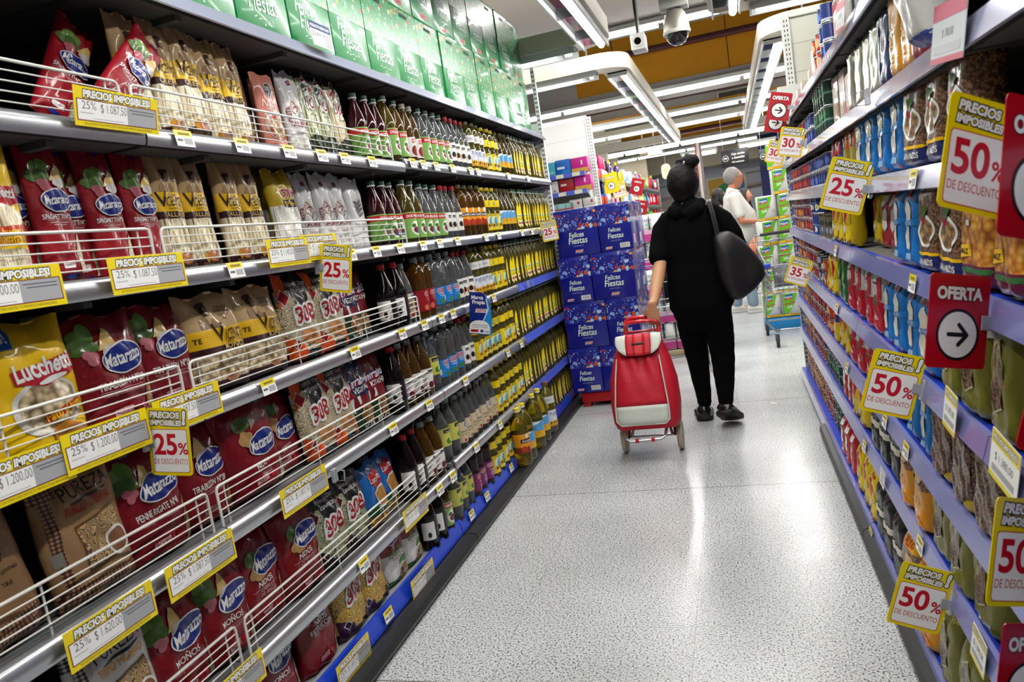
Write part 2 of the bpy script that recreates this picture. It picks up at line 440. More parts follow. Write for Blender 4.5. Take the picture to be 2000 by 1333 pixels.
# ------------------------------------------------------------------ floor
def floor_mat():
    m, nt, b = newmat('terrazzo_tiles')
    tc = N(nt, 'ShaderNodeTexCoord'); O = tc.outputs['Object']
    n1 = N(nt, 'ShaderNodeTexNoise', Scale=150.0, Detail=2.5, Roughness=.6); nt.links.new(O, n1.inputs['Vector'])
    base = ramp(nt, n1.outputs['Fac'], [(.31, '101317'), (.385, '4a4e52'), (.43, 'a6a9a9'), (.49, 'd0d2d1'), (.72, 'e8e9e7')])
    n2 = N(nt, 'ShaderNodeTexNoise', Scale=1.1, Detail=5.0); nt.links.new(O, n2.inputs['Vector'])
    wear = ramp(nt, n2.outputs['Fac'], [(.3, 'dcdcda'), (.6, 'ffffff')])
    mx = N(nt, 'ShaderNodeMix', data_type='RGBA', blend_type='MULTIPLY'); mx.inputs['Factor'].default_value = 1
    nt.links.new(base, mx.inputs['A']); nt.links.new(wear, mx.inputs['B'])
    # tile joints every 1.64 m along the aisle, 1.2 m across
    sp = N(nt, 'ShaderNodeSeparateXYZ'); nt.links.new(O, sp.inputs[0]); js = []
    for ax, off, per in (('Y', 3.655, 1.64), ('X', -.255, .62)):
        a = N(nt, 'ShaderNodeMath', operation='SUBTRACT'); nt.links.new(sp.outputs[ax], a.inputs[0]); a.inputs[1].default_value = off
        d = N(nt, 'ShaderNodeMath', operation='DIVIDE'); nt.links.new(a.outputs[0], d.inputs[0]); d.inputs[1].default_value = per
        r = N(nt, 'ShaderNodeMath', operation='ROUND'); nt.links.new(d.outputs[0], r.inputs[0])
        s = N(nt, 'ShaderNodeMath', operation='SUBTRACT'); nt.links.new(d.outputs[0], s.inputs[0]); nt.links.new(r.outputs[0], s.inputs[1])
        q = N(nt, 'ShaderNodeMath', operation='ABSOLUTE'); nt.links.new(s.outputs[0], q.inputs[0])
        l = N(nt, 'ShaderNodeMath', operation='LESS_THAN'); nt.links.new(q.outputs[0], l.inputs[0]); l.inputs[1].default_value = (.0028 if ax == 'Y' else .0012) / per
        k = N(nt, 'ShaderNodeMath', operation='MULTIPLY'); nt.links.new(l.outputs[0], k.inputs[0]); k.inputs[1].default_value = .75 if ax == 'Y' else .3
        js.append(k)
    ad = N(nt, 'ShaderNodeMath', operation='MAXIMUM'); nt.links.new(js[0].outputs[0], ad.inputs[0]); nt.links.new(js[1].outputs[0], ad.inputs[1])
    m2 = N(nt, 'ShaderNodeMix', data_type='RGBA'); nt.links.new(ad.outputs[0], m2.inputs['Factor'])
    nt.links.new(mx.outputs['Result'], m2.inputs['A']); m2.inputs['B'].default_value = hx('303236') + (1,)
    nt.links.new(m2.outputs['Result'], b.inputs['Base Color'])
    rr = N(nt, 'ShaderNodeTexNoise', Scale=3.0, Detail=4.0); nt.links.new(O, rr.inputs['Vector'])
    mr = N(nt, 'ShaderNodeMapRange'); nt.links.new(rr.outputs['Fac'], mr.inputs[0]); mr.inputs[3].default_value = .16; mr.inputs[4].default_value = .32
    nt.links.new(mr.outputs[0], b.inputs['Roughness'])
    return m
mb = MB(); mb.add([(-9, -4, 0), (9, -4, 0), (9, 25, 0), (-9, 25, 0)], [(0, 1, 2, 3)], floor_mat()); struct(mb.build('floor', smooth=False))
# ------------------------------------------------------------------ ceiling, walls, beams
CEIL = M('d9d5cc', r=.8, vary=.12); GREYC = M('cfc8c2', r=.7, vary=.1); CREAM = M('efe6d2', r=.6); ORANGE = M('f2a616', r=.6, vary=.1); MAROON = M('4a0f14', r=.5)
TUBE = M('ffffff', emit=8.0)
mb = MB(); mb.box((-9, -4, 4.0), (9, 25, 4.15), CEIL); struct(mb.build('ceiling', smooth=False))
mb = MB(); mb.box((-9, -4, 3.5), (9, 4.9, 3.62), M('dcd9bc', r=.8)); mb.box((-9, 4.9, 3.50), (9, 8.9, 3.62), GREYC); struct(mb.build('ceiling_panel', smooth=False))
mb = MB(); mb.box((-9, -4.15, 0), (9, -4, 4.1), M('c9c4bb', r=.7)); struct(mb.build('wall_front', smooth=False))
mb = MB(); mb.box((-9.15, -4, 0), (-9, 25, 4.1), M('d8d2c8', r=.7)); struct(mb.build('wall_left', smooth=False))
mb = MB(); mb.box((9, -4, 0), (9.15, 25, 4.1), M('d8d2c8', r=.7)); struct(mb.build('wall_right', smooth=False))
mb = MB(); mb.box((-9, 24, 0), (9, 24.2, 4.1), M('cfc6ba', r=.7)); struct(mb.build('wall_back', smooth=False))
# dropped beams crossing the store: orange front, grey soffit, one tube row under each
def beam(n, y, z0, z1, front, depth=.7):
    mb = MB(); mb.box((-9, y, z0 + .12), (9, y + depth, z1), front); mb.box((-9, y - .04, z0), (9, y + depth, z0 + .12), GREYC)
    struct(mb.build('trim_%d' % n, smooth=False))
mb = MB(); mb.box((-1.9, 11.0, 3.17), (9, 11.06, 3.86), ORANGE); mb.box((-9, 11.0, 3.17), (-1.9, 11.06, 3.86), GREYC)
mb.box((-9, 10.98, 3.06), (9, 11.9, 3.17), GREYC)
for x in (-1.33, .2, 1.8): mb.box((x - .006, 10.99, 3.17), (x + .006, 11.0, 3.86), M('5a3c0a', r=.6))
struct(mb.build('trim_1', smooth=False))
mb = MB(); mb.box((-9, 8.92, 3.5), (9, 9.0, 4.0), GREYC); struct(mb.build('trim_2', smooth=False))
mb = MB(); mb.box((-9, 13.2, 3.02), (9, 13.3, 3.10), M('d89a2a', r=.6)); mb.box((-9, 15.2, 3.12), (9, 15.3, 4.0), GREYC); mb.box((-9, 15.0, 3.04), (9, 15.9, 3.12), CREAM)
struct(mb.build('trim_3', smooth=False))
mb = MB(); mb.box((-9, 17.6, 2.98), (9, 17.66, 3.6), ORANGE); mb.box((-9, 17.5, 2.9), (9, 18.3, 2.98), CREAM); struct(mb.build('trim_4', smooth=False))
mb = MB(); mb.box((-9, 20.2, 3.02), (9, 20.9, 3.9), GREYC); mb.box((-9, 20.1, 2.95), (9, 20.9, 3.02), CREAM); struct(mb.build('trim_5', smooth=False))
mb = MB(); mb.box((-9, 22.6, 2.55), (9, 24, 3.3), M('c8bba6', r=.7)); struct(mb.build('trim_6', smooth=False))
def pipe(y, z, r, m, lab, nm='sprinkler_pipe'):
    mb = MB(); mb.tube([(-8.9, y, z), (8.9, y, z)], r, m, 10)
    for x in (-3, -1, 1, 3): mb.box((x - .02, y - .02, z), (x + .02, y + .02, z + .12), m)
    tag(mb.build(nm), lab, 'pipe')
pipe(10.85, 3.60, .045, MAROON, 'dark red pipe crossing in front of the big orange panel')
pipe(14.8, 3.50, .05, MAROON, 'dark red pipe crossing in front of the ceiling air grille')
pipe(17.3, 3.08, .045, MAROON, 'dark red pipe along the lower far orange panel')
mb = MB(); mb.rbox((-.02, 15.14, 3.24), (.56, 15.2, 3.48), CREAM, .01)
for i in range(34): mb.box((.03 + i * .0148, 15.12, 3.28), (.037 + i * .0148, 15.14, 3.44), M('1a1614', r=.6))
tag(mb.build('air_grille', smooth=False), 'dark slatted air grille set in the beam above the aisle', 'air grille')
def lamprow(y, z, lab, x0=-3.4, x1=3.4, r=.025):
    t = empty('tube_lamp', (0, y, z)); tag(t, lab, 'ceiling lamp')
    mb = MB(); mb.box((x0, -.06, .03), (x1, .06, .075), WHITEP); mb.build('housing', t, False)
    x = x0 + .05
    while x < x1 - .1:
        e = min(x + 1.18, x1 - .05); mb = MB(); mb.tube([(x, 0, 0), (e, 0, 0)], r, TUBE, 8); mb.build('tube', t); x += 1.24
lamprow(10.96, 3.10 - .09, 'row of white tubes under the big orange panel')
lamprow(13.2, 2.98, 'row of tubes under the narrow orange strip')
lamprow(15.05, 2.99, 'row of white tubes under the beam with the air grille')
lamprow(17.5, 2.84, 'row of white tubes under the lower orange panel')
lamprow(20.1, 2.9, 'farthest row of white tubes above the tills')
lamprow(8.78, 3.40, 'row of tubes behind the dome camera', -3.0, .6)
for (x, z, n) in ((-.55, 2.66, 'far ceiling lamp pair beyond the bun of the woman'), (.75, 2.66, 'far ceiling lamp pair above the black till sign')):
    t = empty('ceiling_lamp', (x, 18.9, z)); tag(t, n, 'ceiling lamp')
    mb = MB(); mb.rbox((-.42, -.5, .02), (.42, .5, .07), WHITEP, .01); mb.build('housing', t)
    for d in (-.3, .3): mb = MB(); mb.rbox((-.38, d - .09, -.02), (.38, d + .09, .02), M('fff6e0', emit=2.0), .01); mb.build('diffuser', t)
# hanging lamp frames: rounded rectangles of cream profile with louvred tubes underneath
LOUV = M('aeb4ba', r=.12, metal=1.0); 
def lamp_frame(name, x0, x1, y0, y1, label, z=2.7, w=.24, hgt=.13, corner=.28, legs=('x1',), cross=()):
    t = empty(name, (0, 0, 0)); tag(t, label, 'ceiling lamp')
    mb = MB(); out = []; inn = []
    for (cx, cy_, a) in ((x1 - corner, y1 - corner, 0), (x0 + corner, y1 - corner, PI / 2), (x0 + corner, y0 + corner, PI), (x1 - corner, y0 + corner, 1.5 * PI)):
        for k in range(7):
            an = a + k * PI / 12; out.append((cx + corner * math.cos(an), cy_ + corner * math.sin(an)))
            ri = max(.02, corner - w); inn.append((cx + ri * math.cos(an), cy_ + ri * math.sin(an)))
    n = len(out); V = [(p[0], p[1], z) for p in out] + [(p[0], p[1], z + hgt) for p in out] + [(p[0], p[1], z + hgt) for p in inn] + [(p[0], p[1], z) for p in inn]
    F = []
    for i in range(n):
        j = (i + 1) % n
        for r in range(4): q = (r + 1) % 4; F.append((r * n + i, r * n + j, q * n + j, q * n + i))
    mb.add(V, F, CREAM); fixnormals(mb.build('frame', t, True, 40))
    def trough(ax, c, a, b):
        # mirrored trough with a tube and cross blades
        mb = MB(); tb = MB(); step = .62; d = .085
        def P(u, v, zz): return (c + v, u, zz) if ax == 'y' else (u, c + v, zz)
        def bx(u0, v0, z0, u1, v1, z1, m):
            p, q = P(u0, v0, z0), P(u1, v1, z1); mb.box(tuple(min(i) for i in zip(p, q)), tuple(max(i) for i in zip(p, q)), m)
        bx(a, -d, z - .012, b, d, z - .002, M('3a3d42', r=.1, metal=1.0))
        bx(a, -d - .012, z - .05, b, -d, z - .001, WHITEP); bx(a, d, z - .05, b, d + .012, z - .001, WHITEP)
        u = a; k = 0
        while u < b - .05:
            bx(u, -d, z - .045, u + .012, d, z - .004, LOUV)
            e = min(u + step, b)
            p0 = P(u + .04, .045 * (1 if ax == 'y' else -1), z - .034); p1 = P(e - .03, .045 * (1 if ax == 'y' else -1), z - .034)
            o = MB(); o.tube([p0, p1], .026, TUBE, 10); o.build('tube', t)
            u = e
        mb.build('louvre', t, False)
    for lg in legs:
        c = x1 - w / 2 if lg == 'x1' else x0 + w / 2
        trough('y', c, y0 + corner, y1 - corner * .6)
    for cr in cross:
        c = y1 - w / 2 if cr == 'y1' else y0 + w / 2
        trough('x', c, max(x0 + corner, -4.2), min(x1 - corner, 4.2))
    mb = MB()
    for (sx, sy) in ((x1 - .35, y0 + .12), (x1 - .35, y1 - .12), (x0 + .35, y0 + .12), (x0 + .35, y1 - .12)):
        mb.tube([(sx, sy, z + hgt), (sx, sy, 3.52)], .008, STEEL, 6)
    mb.build('suspension_rod', t)
    return t
lamp_frame('lamp_frame', -4.6, -.70, -1.6, 6.02, 'hanging rounded lamp frame above the green cartons', legs=('x1',), cross=('y1',))
lamp_frame('lamp_frame', -4.6, -.72, 6.84, 14.8, 'long hanging lamp frame with rounded corner before the orange panel', legs=('x1',), cross=('y0',))
lamp_frame('lamp_frame', .0, 4.4, -1.6, 5.94, 'hanging lamp frame over the flour gondola, beside the dome camera', legs=('x0',), cross=('y1',))
lamp_frame('lamp_frame', .39, 4.4, 6.84, 14.8, 'long hanging lamp frame beside the white slotted panel', legs=('x0',), cross=('y0',))
# posts of the mezzanine on the far side
k = 0
for (x, y) in ((-3.2, 12.2), (-2.75, 12.4), (-3.4, 16.0), (-2.9, 16.2), (-2.45, 16.4), (-2.6, 19.0)):
    mb = MB(); mb.rbox((x - .09, y - .09, 0), (x + .09, y + .09, 3.1), CREAM if k % 3 else GREYC, .01); struct(mb.build('column_%d' % (k + 1), smooth=False)); k += 1
mb = MB()
for y in (12.1, 13.9, 16.1, 18.6): mb.box((-9, y - .07, 3.0), (-2.0, y + .07, 3.12), CREAM)
mb.box((-9, 11.95, 2.4), (-3.0, 12.0, 2.95), M('f3ece0', r=.6)); struct(mb.build('trim_7', smooth=False))
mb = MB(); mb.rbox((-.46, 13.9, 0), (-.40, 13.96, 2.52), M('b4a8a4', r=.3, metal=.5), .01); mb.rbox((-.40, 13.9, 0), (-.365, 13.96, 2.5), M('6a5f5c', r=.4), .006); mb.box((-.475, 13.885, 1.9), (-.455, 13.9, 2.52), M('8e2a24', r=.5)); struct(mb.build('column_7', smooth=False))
# back of the store: windows, posters, blue wall panel
mb = MB(); mb.box((-2.4, 23.9, 1.9), (1.3, 23.99, 2.55), M('cfd0dc', r=.3)); mb.box((-2.4, 23.86, 2.2), (1.3, 23.9, 2.24), M('9a9489', r=.5)); mb.box((-2.5, 23.84, 1.84), (1.4, 23.9, 1.9), M('b9a58c', r=.5)); struct(mb.build('window_1', smooth=False))
mb = MB(); mb.box((-1.1, 23.9, .2), (1.0, 23.99, 1.75), M('dde3e8', r=.3)); mb.box((-1.1, 23.87, .2), (-1.04, 23.9, 1.75), GREYC); mb.box((.2, 23.87, .2), (.26, 23.9, 1.75), GREYC); struct(mb.build('window_2', smooth=False))
mb = MB(); mb.box((.80, 19.4, 0), (9, 19.6, 2.9), M('0c1a55', r=.6)); struct(mb.build('wall_partition', smooth=False))
mb = MB(); mb.box((-9, 20.9, 2.2), (-2.0, 21.0, 2.95), M('c2b59c', r=.6)); mb.box((-9, 20.95, 0), (-2.1, 21.0, 2.2), M('e8dfdc', r=.6)); struct(mb.build('wall_side', smooth=False))
p = PR(); p.Rc(-.5, -.6, .5, .6, paper('e6ece0')); p.G([(-.45, .05), (.4, .55), (-.45, .55)], paper('e6b23a')); p.E(.02, .02, .38, .4, paper('3a9a5f')); p.G([(.1, .55), (.45, .55), (.45, .1)], paper('4c7fb8'))
p.Rc(-.2, -.32, .3, -.28, paper('d8e8da'))
o = p.build('poster', lambda x, y, l: (x * 1.16 - .03, 23.84 - l, y * 1.16 + 1.55), None, L=0); tag(o, 'poster with a large green disc behind the old man', 'poster')
# ------------------------------------------------------------------ the two gondolas
LX = -1.31; LZ = {7: 2.115, 6: 1.765, 5: 1.405, 4: 1.068, 3: .738, 2: .405, 1: .118}
LJ = [.10, 1.535, 3.05, 4.49, 5.83]
RX = .40; RZ = {8: 1.85, 7: 1.59, 6: 1.37, 5: 1.13, 4: .87, 3: .64, 2: .40, 1: .09}
RJ = [.04, 1.49, 2.95, 4.40, 5.85]
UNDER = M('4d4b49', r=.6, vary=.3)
BACKP = M('232325', r=.7)  # back panels: dark grey puts some of the shelf-interior shade into the colour
def shelf_board(mb, sx, xf, xb, y0, y1, z, m, mu):
    """board whose front edge sits at xf; sx = +1 when the front faces +X"""
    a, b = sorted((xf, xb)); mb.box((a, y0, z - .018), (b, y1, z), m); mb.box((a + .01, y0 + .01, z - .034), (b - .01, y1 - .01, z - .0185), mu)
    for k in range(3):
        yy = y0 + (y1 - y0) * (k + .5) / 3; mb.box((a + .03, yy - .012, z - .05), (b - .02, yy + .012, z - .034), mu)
def rail_profile(mb, sx, x, y0, y1, z, hgt, m, tilt=.008):
    if m is RAILG:
        P = [(x - .012, z), (x - .001, z), (x + .006, z - .004), (x + .0115, z - .013), (x + .013, z - .024), (x + .0115, z - .036), (x + .007, z - hgt), (x + .003, z - hgt), (x + .006, z - .024), (x - .003, z - .006), (x - .012, z - .006)]
        mb.prism(P, y0, y1, m, 'xzy'); return
    t = .006; P = [(x - sx * .012, z), (x, z), (x + sx * tilt, z - hgt), (x + sx * (tilt - t), z - hgt - .002), (x - sx * t, z - .006), (x - sx * .012, z - .006)]
    mb.prism([(p[0], p[1]) for p in P], y0, y1, m, 'xzy')
def slot_post(mb, x0, x1, y0, y1, z0, z1, m, face):
    mb.box((x0, y0, z0), (x1, y1, z1), m); D = M('161616', r=.8); z = z0 + .1
    while z < z1 - .03:
        for s in (.32, .68):
            if face == 'y': c = x0 + (x1 - x0) * s; mb.box((c - .003, y0 - .0012, z), (c + .003, y0, z + .016), D)
            else: c = y0 + (y1 - y0) * s; mb.box((x1, c - .003, z), (x1 + .0012, c + .003, z + .016), D)
        z += .033
def fence(parent, y0, y1, z, x):
    mb = MB(); t = .105; pts = [(x, y0, z), (x, y0, z + t), (x, y1, z + t), (x, y1, z)]
    r = .012; P = [(x, y0, z)] + [(x, y0, z + t - r), (x, y0 + r * .3, z + t - r * .3), (x, y0 + r, z + t)] + [(x, y1 - r, z + t), (x, y1 - r * .3, z + t - r * .3), (x, y1, z + t - r)] + [(x, y1, z)]
    mb.tube(P, .0036, WIRE, 8)
    for k in range(1, 5): mb.tube([(x, y0, z + t * k / 5), (x, y1, z + t * k / 5)], .0017, WIRE, 6)
    n = 4
    for k in range(n):
        y = y0 + .035 + (y1 - y0 - .07) * k / (n - 1); mb.tube([(x - .004, y, z - .005), (x - .004, y, z + t)], .0024, WIRE, 6)
    return mb.build('wire_fence', parent)
def left_module(i, label):
    y0, y1 = LJ[i] + .003, LJ[i + 1] - .003; t = empty('gondola_shelving', (0, 0, 0)); tag(t, label, 'shelving')
    mb = MB(); mb.box((-1.80, y0, .05), (-1.785, y1, 2.5), BACKP); mb.build('back_panel', t, False)
    mb = MB(); mb.box((-1.80, y0, 0), (-1.30, y1, .055), BLACK); mb.prism([(-1.30, 0.012), (-1.262, .012), (-1.255, .03), (-1.262, .055), (-1.30, .06)], y0, y1, BLACK, 'xzy'); mb.build('kick_plate', t, True, 20)
    for y in (y0, y1 - .03):
        mb = MB(); slot_post(mb, -1.785, -1.755, y, y + .03, .055, 2.2, WHITEP, 'x'); mb.build('upright', t, False)
    for lv, z in LZ.items():
        dz = 0
        if lv == 2 and i < 2: dz = -.028
        if lv == 6 and i < 2: dz = -.016
        if lv == 7: dz = 0
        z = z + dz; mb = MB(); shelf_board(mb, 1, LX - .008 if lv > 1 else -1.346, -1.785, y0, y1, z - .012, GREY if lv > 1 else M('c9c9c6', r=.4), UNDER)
        sh = mb.build('shelf', t, False); blue = lv == 1 or (i == 3 and lv in (2, 3, 4))
        mb = MB()
        if lv == 1: rail_profile(mb, 1, -1.338, y0, y1, z + .004, .062, BLUE, tilt=.016)
        elif lv == 7: rail_profile(mb, 1, LX - .012, y0, y1, z, .05, M('c3c9e2', r=.18, metal=.3, coat=.6), tilt=.03)
        else: rail_profile(mb, 1, LX - .004, y0, y1, z, .046, LILAC if False else (M('4a5fd0', r=.3, coat=.5) if blue else RAILG), tilt=.012)
        mb.build('price_rail', sh, True, 30)
        if lv in (2, 3, 4, 5, 6) and i < 2: fence(sh, y0 + .012, y1 - (.02 if i == 0 else .05), z - .002, LX - .022)
    return t
for i, lb in enumerate(('nearest pasta shelving bay, wire fences on its grey shelves', 'pasta shelving bay between the nearest bay and the bottles', 'bottle shelving bay beside the pasta, grey rails', 'bottle shelving bay with blue rails before the blue cartons')):
    left_module(i, lb)
mb = MB(); slot_post(mb, -1.345, -1.315, 5.835, 5.865, .0, 2.62, WHITEP, 'y'); mb.box((-1.80, 5.84, 0), (-1.345, 5.86, 2.2), WHITEP)
tag(mb.build('gondola_end_panel', smooth=False), 'white slotted end panel closing the bottle shelving', 'panel')
def right_module(i, label):
    y0, y1 = RJ[i] + .003, RJ[i + 1] - .003; t = empty('gondola_shelving', (0, 0, 0)); tag(t, label, 'shelving')
    mb = MB(); mb.box((.86, y0, .05), (.875, y1, 2.15), BACKP); mb.build('back_panel', t, False)
    mb = MB(); mb.box((.47, y0, 0), (.86, y1, .05), DARK); mb.build('base', t, False)
    if i < 3:
        e = min(y1, 4.74); mb = MB(); mb.prism([(.40, .005), (.352, .005), (.345, .03), (.352, .06), (.372, .07), (.40, .07)], y0, e, BLACK, 'xzy')
        mb.box((.40, y0, .02), (.47, e, .05), M('6a6b6c', r=.5)); mb.build('bumper', t, True, 20)
    for y in (y0, y1 - .03):
        mb = MB(); slot_post(mb, .83, .86, y, y + .03, .05, 2.15, WHITEP, 'y'); mb.build('upright', t, False)
    for lv, z in RZ.items():
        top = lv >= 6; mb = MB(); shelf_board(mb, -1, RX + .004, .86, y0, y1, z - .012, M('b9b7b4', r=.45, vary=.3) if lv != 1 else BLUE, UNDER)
        sh = mb.build('shelf', t, False)
        mb = MB(); mb.box((RX + .002 - (.02 if lv == 1 else 0), y0, z - .0118), (RX + .03, y1, z - .002), M('8b8da8', r=.4) if top else BLUE); mb.build('edge_strip', sh, False)
        mb = MB(); rail_profile(mb, -1, RX - (.02 if lv == 1 else 0), y0, y1, z, .046, M('b4b7d6', r=.16, coat=.8, metal=.15) if top else LILAC, tilt=.012)
        mb.build('price_rail', sh, True, 30)
    return t
for i, lb in enumerate(('nearest bay of the flour gondola, behind the large offer signs', 'flour gondola bay with blue flour and black packets', 'flour gondola bay with green and yellow packets beside cans', 'far bay of the flour gondola full of stacked cans')):
    right_module(i, lb)
mb = MB(); mb.box((.44, 5.86, .06), (.86, 5.875, 2.12), WHITEP); slot_post(mb, .41, .44, 5.855, 5.88, .02, 2.12, WHITEP, 'y')
tag(mb.build('gondola_end_panel', smooth=False), 'white end panel beyond the stacked cans', 'panel')
# taller end gondola rising above the cans
t = empty('end_gondola', (0, 0, 0)); tag(t, 'tall cream end gondola panel rising above the cans', 'shelving')
mb = MB(); mb.box((.545, 6.02, 0), (1.4, 6.05, 2.6), M('ecebd9', r=.5))
for z in (1.2, 1.5, 1.78, 2.02, 2.22, 2.42): mb.box((.545, 6.0185, z), (1.4, 6.02, z + .003), M('b5b4a5', r=.5))
mb.build('back_panel', t, False)
mb = MB(); slot_post(mb, .49, .545, 6.0, 6.05, 0, 2.62, M('f4f3ea', r=.5), 'y'); mb.build('upright', t, False)
mb = MB(); mb.rbox((.545, 5.99, 2.6), (1.4, 6.07, 2.64), M('f4f3ea', r=.5), .006); mb.build('top_cap', t)
mb = MB(); mb.rbox((.885, 5.95, 2.05), (.93, 6.06, 2.72), M('f4f3ea', r=.5), .006); mb.build('side_post', t)
# ------------------------------------------------------------------ pasta packets
RED = film('8e0d1c'); RED2 = film('7c0c18'); YEL = film('f2c40f'); KRAFT = film('bb9a6b'); MAR = ink('35131a'); NAVY = ink('14287c'); WHT = ink('efeeea')
iY = ink('f0bd12'); iR = ink('b01322'); iB = ink('12141a'); iG = ink('628a38'); iG2 = ink('456428'); iCh = ink('d9b66a'); iPk = ink('b0606a'); iGar = ink('cfc6c0'); iPink = ink('d9a5a8'); iTan = ink('9b7c55'); iSk = ink('33190f'); iOr = ink('e2571d'); iBl = ink('1b62b8')
PR_RED = M('c4122a', r=.4); PR_BLK = M('111113', r=.5); PR_WHT = M('f3f2ee', r=.5); PR_GRY = M('a9aaad', r=.5); PR_YEL = M('f5d90a', r=.45); PR_TXT = M('55565a', r=.5)
def finish(o, p, pr, L=.0105): pr.build('front_print', p.fmap, o, L); return o
def oval(pr, x, y, a, b, size, rot=0.06, word='Matarazzo'):
    pr.E(x, y, a, b, WHT, rot); pr.E(x, y, a * .95, b * .91, NAVY, rot)
    pr.T(x, y - size * .42 / pr.h, size, word, WHT, shear=.25, rot=rot, mw=a * 1.72 / pr.w, bold=.02)
def veg(pr, x, y, k):
    """lettuce, cheese wedge, ham and garlic above the oval; k scales in metres"""
    w, h = pr.w, pr.h
    for dx, dy, a, b, m in ((-.020, .016, .016, .014, iG), (-.006, .022, .015, .015, iG), (-.032, .002, .013, .010, iG2), (-.012, .004, .018, .010, iG2)):
        pr.E(x + dx * k / w, y + dy * k / h, a * k, b * k, m, dx * 20)
    pr.G([(x + .002 * k / w, y - .006 * k / h), (x + .026 * k / w, y + .026 * k / h), (x + .034 * k / w, y + .020 * k / h), (x + .036 * k / w, y - .006 * k / h)], iCh)
    pr.E(x + .024 * k / w, y - .010 * k / h, .016 * k, .010 * k, iGar); 
    for dx, dy in ((-.018, -.010), (-.008, -.013), (-.014, -.020)): pr.E(x + dx * k / w, y + dy * k / h, .008 * k, .007 * k, iPk)
@kind('mat_tall', 'red spaghetti packet with blue oval', 'pasta packet', 'red spaghetti packets')
def _():
    p = Packet(.108, .315, .042, 3, top=.09, wr=.8); o = p.mesh('pasta_packet', [(0, 1, RED)])
    r = PR(.108, .315); r.G([(.20, .06), (.46, .06), (.47, .40), (.40, .36), (.24, .22)], PASTA('spag_strand'))
    veg(r, .0, .735, 1.15); oval(r, .08, .575, .043, .026, .019)
    r.T(-.02, .445, .0105, 'SPAGHETTI Nº7', WHT, mw=.72); r.Rc(-.30, .435, .32, .4365, iPink)
    for a, b, y in ((-.24, .24, .418), (-.16, .18, .402)): r.Rc(a, y, b, y + .006, iPink)
    r.G([(-.22, .10), (.08, .10), (.08, .15), (-.22, .15)], WHT); r.T(-.07, .117, .006, 'PAQUETE', iPink); r.E(.18, .955, .013, .004, NAVY)
    r.E(-.02, .045, .022, .006, NAVY)
    return finish(o, p, r)
def mat_bag(name, seed, word, desc, w=.215, h=.27, d=.085, win='tan_shape', sub=None, food=0, oy=.60):
    @kind(name, desc, 'pasta bag', desc.split(' with')[0] + ' bags')
    def _():
        p = Packet(w, h, d, seed, top=.15, wr=1.1); o = p.mesh('pasta_bag', [(0, 1, RED2)], nu=20, nv=28)
        r = PR(w, h); r.G([(.30, .05), (.47, .08), (.49, .42), (.45, .50), (.39, .38), (.32, .24)], PASTA(win))
        if food == 0: veg(r, -.20, .73, 1.5)
        else:
            r.E(-.16, .74, .034, .020, iG2, .2); r.G([(-.05, .66), (.08, .72), (.06, .80), (-.02, .78)], ink('8f8f74'))
            for dx, dy in ((-.16, .62), (-.10, .60), (-.20, .58), (-.13, .55), (-.08, .56)): r.E(dx, dy, .016, .015, ink('b98f55'))
        oval(r, .12, oy, .068, .036, .030, .10)
        r.T(.0, oy - .235, .0165, word, WHT, mw=.62, rot=.03); r.Rc(-.30, oy - .262, .28, oy - .258, iPink)
        if sub: r.T(.02, oy - .315, .010, sub, iPink, mw=.5, rot=.03)
        else:
            r.T(.0, oy - .30, .008, '100% trigo candeal seleccionado', iPink, mw=.55, bold=0)
        r.G([(-.20, .12), (.04, .13), (.04, .185), (-.20, .175)], iPink); r.T(-.08, .137, .009, 'PAQUETE', RED2); r.RR(.08, .13, .14, .18, .003, iR); r.RR(.17, .13, .23, .18, .003, iR)
        return finish(o, p, r)
mat_bag('mat_tirabuzon', 5, 'TIRABUZÓN Nº28', 'dark red spiral pasta bag')
mat_bag('mat_penne', 6, 'PENNE RIGATE Nº48', 'red quill pasta bag with large oval', win='tan_shape', oy=.64)
mat_bag('mat_nidos', 8, 'NIDOS', 'red bag of pasta nests', w=.25, h=.29, d=.10, win='cream_nest', sub='CABELLO', food=1, oy=.50)
mat_bag('mat_monos', 9, 'MOÑOS', 'red bow pasta bag', w=.215, win='cream_shape')
mat_bag('mat_cabello', 11, 'NIDOS', 'red bag of thin pasta nests', win='cream_nest', sub='CABELLO\nDE ÁNGEL', food=1, oy=.66)
mat_bag('mat_fettu', 12, 'NIDOS\nFETTUCCINE', 'red bag of ribbon pasta nests', win='cream_nest', w=.2, oy=.74)
def bust(r, x, y, k):
    w, h = r.w, r.h
    r.G([(x + a * k / w, y + b * k / h) for a, b in ((-.028, 0), (-.024, .018), (-.010, .026), (.008, .026), (.018, .014), (.022, 0))], iTan)
    r.E(x + .000 * k / w, y + .038 * k / h, .011 * k, .015 * k, iSk); r.E(x - .003 * k / w, y + .050 * k / h, .012 * k, .006 * k, ink('3f2f2a'), .2)
    r.E(x + .004 * k / w, y + .036 * k / h, .006 * k, .009 * k, ink('8a6a52')); r.G([(x - .004 * k / w, y + .024 * k / h), (x + .010 * k / w, y + .026 * k / h), (x + .004 * k / w, y + .004 * k / h)], ink('c9ad84'))
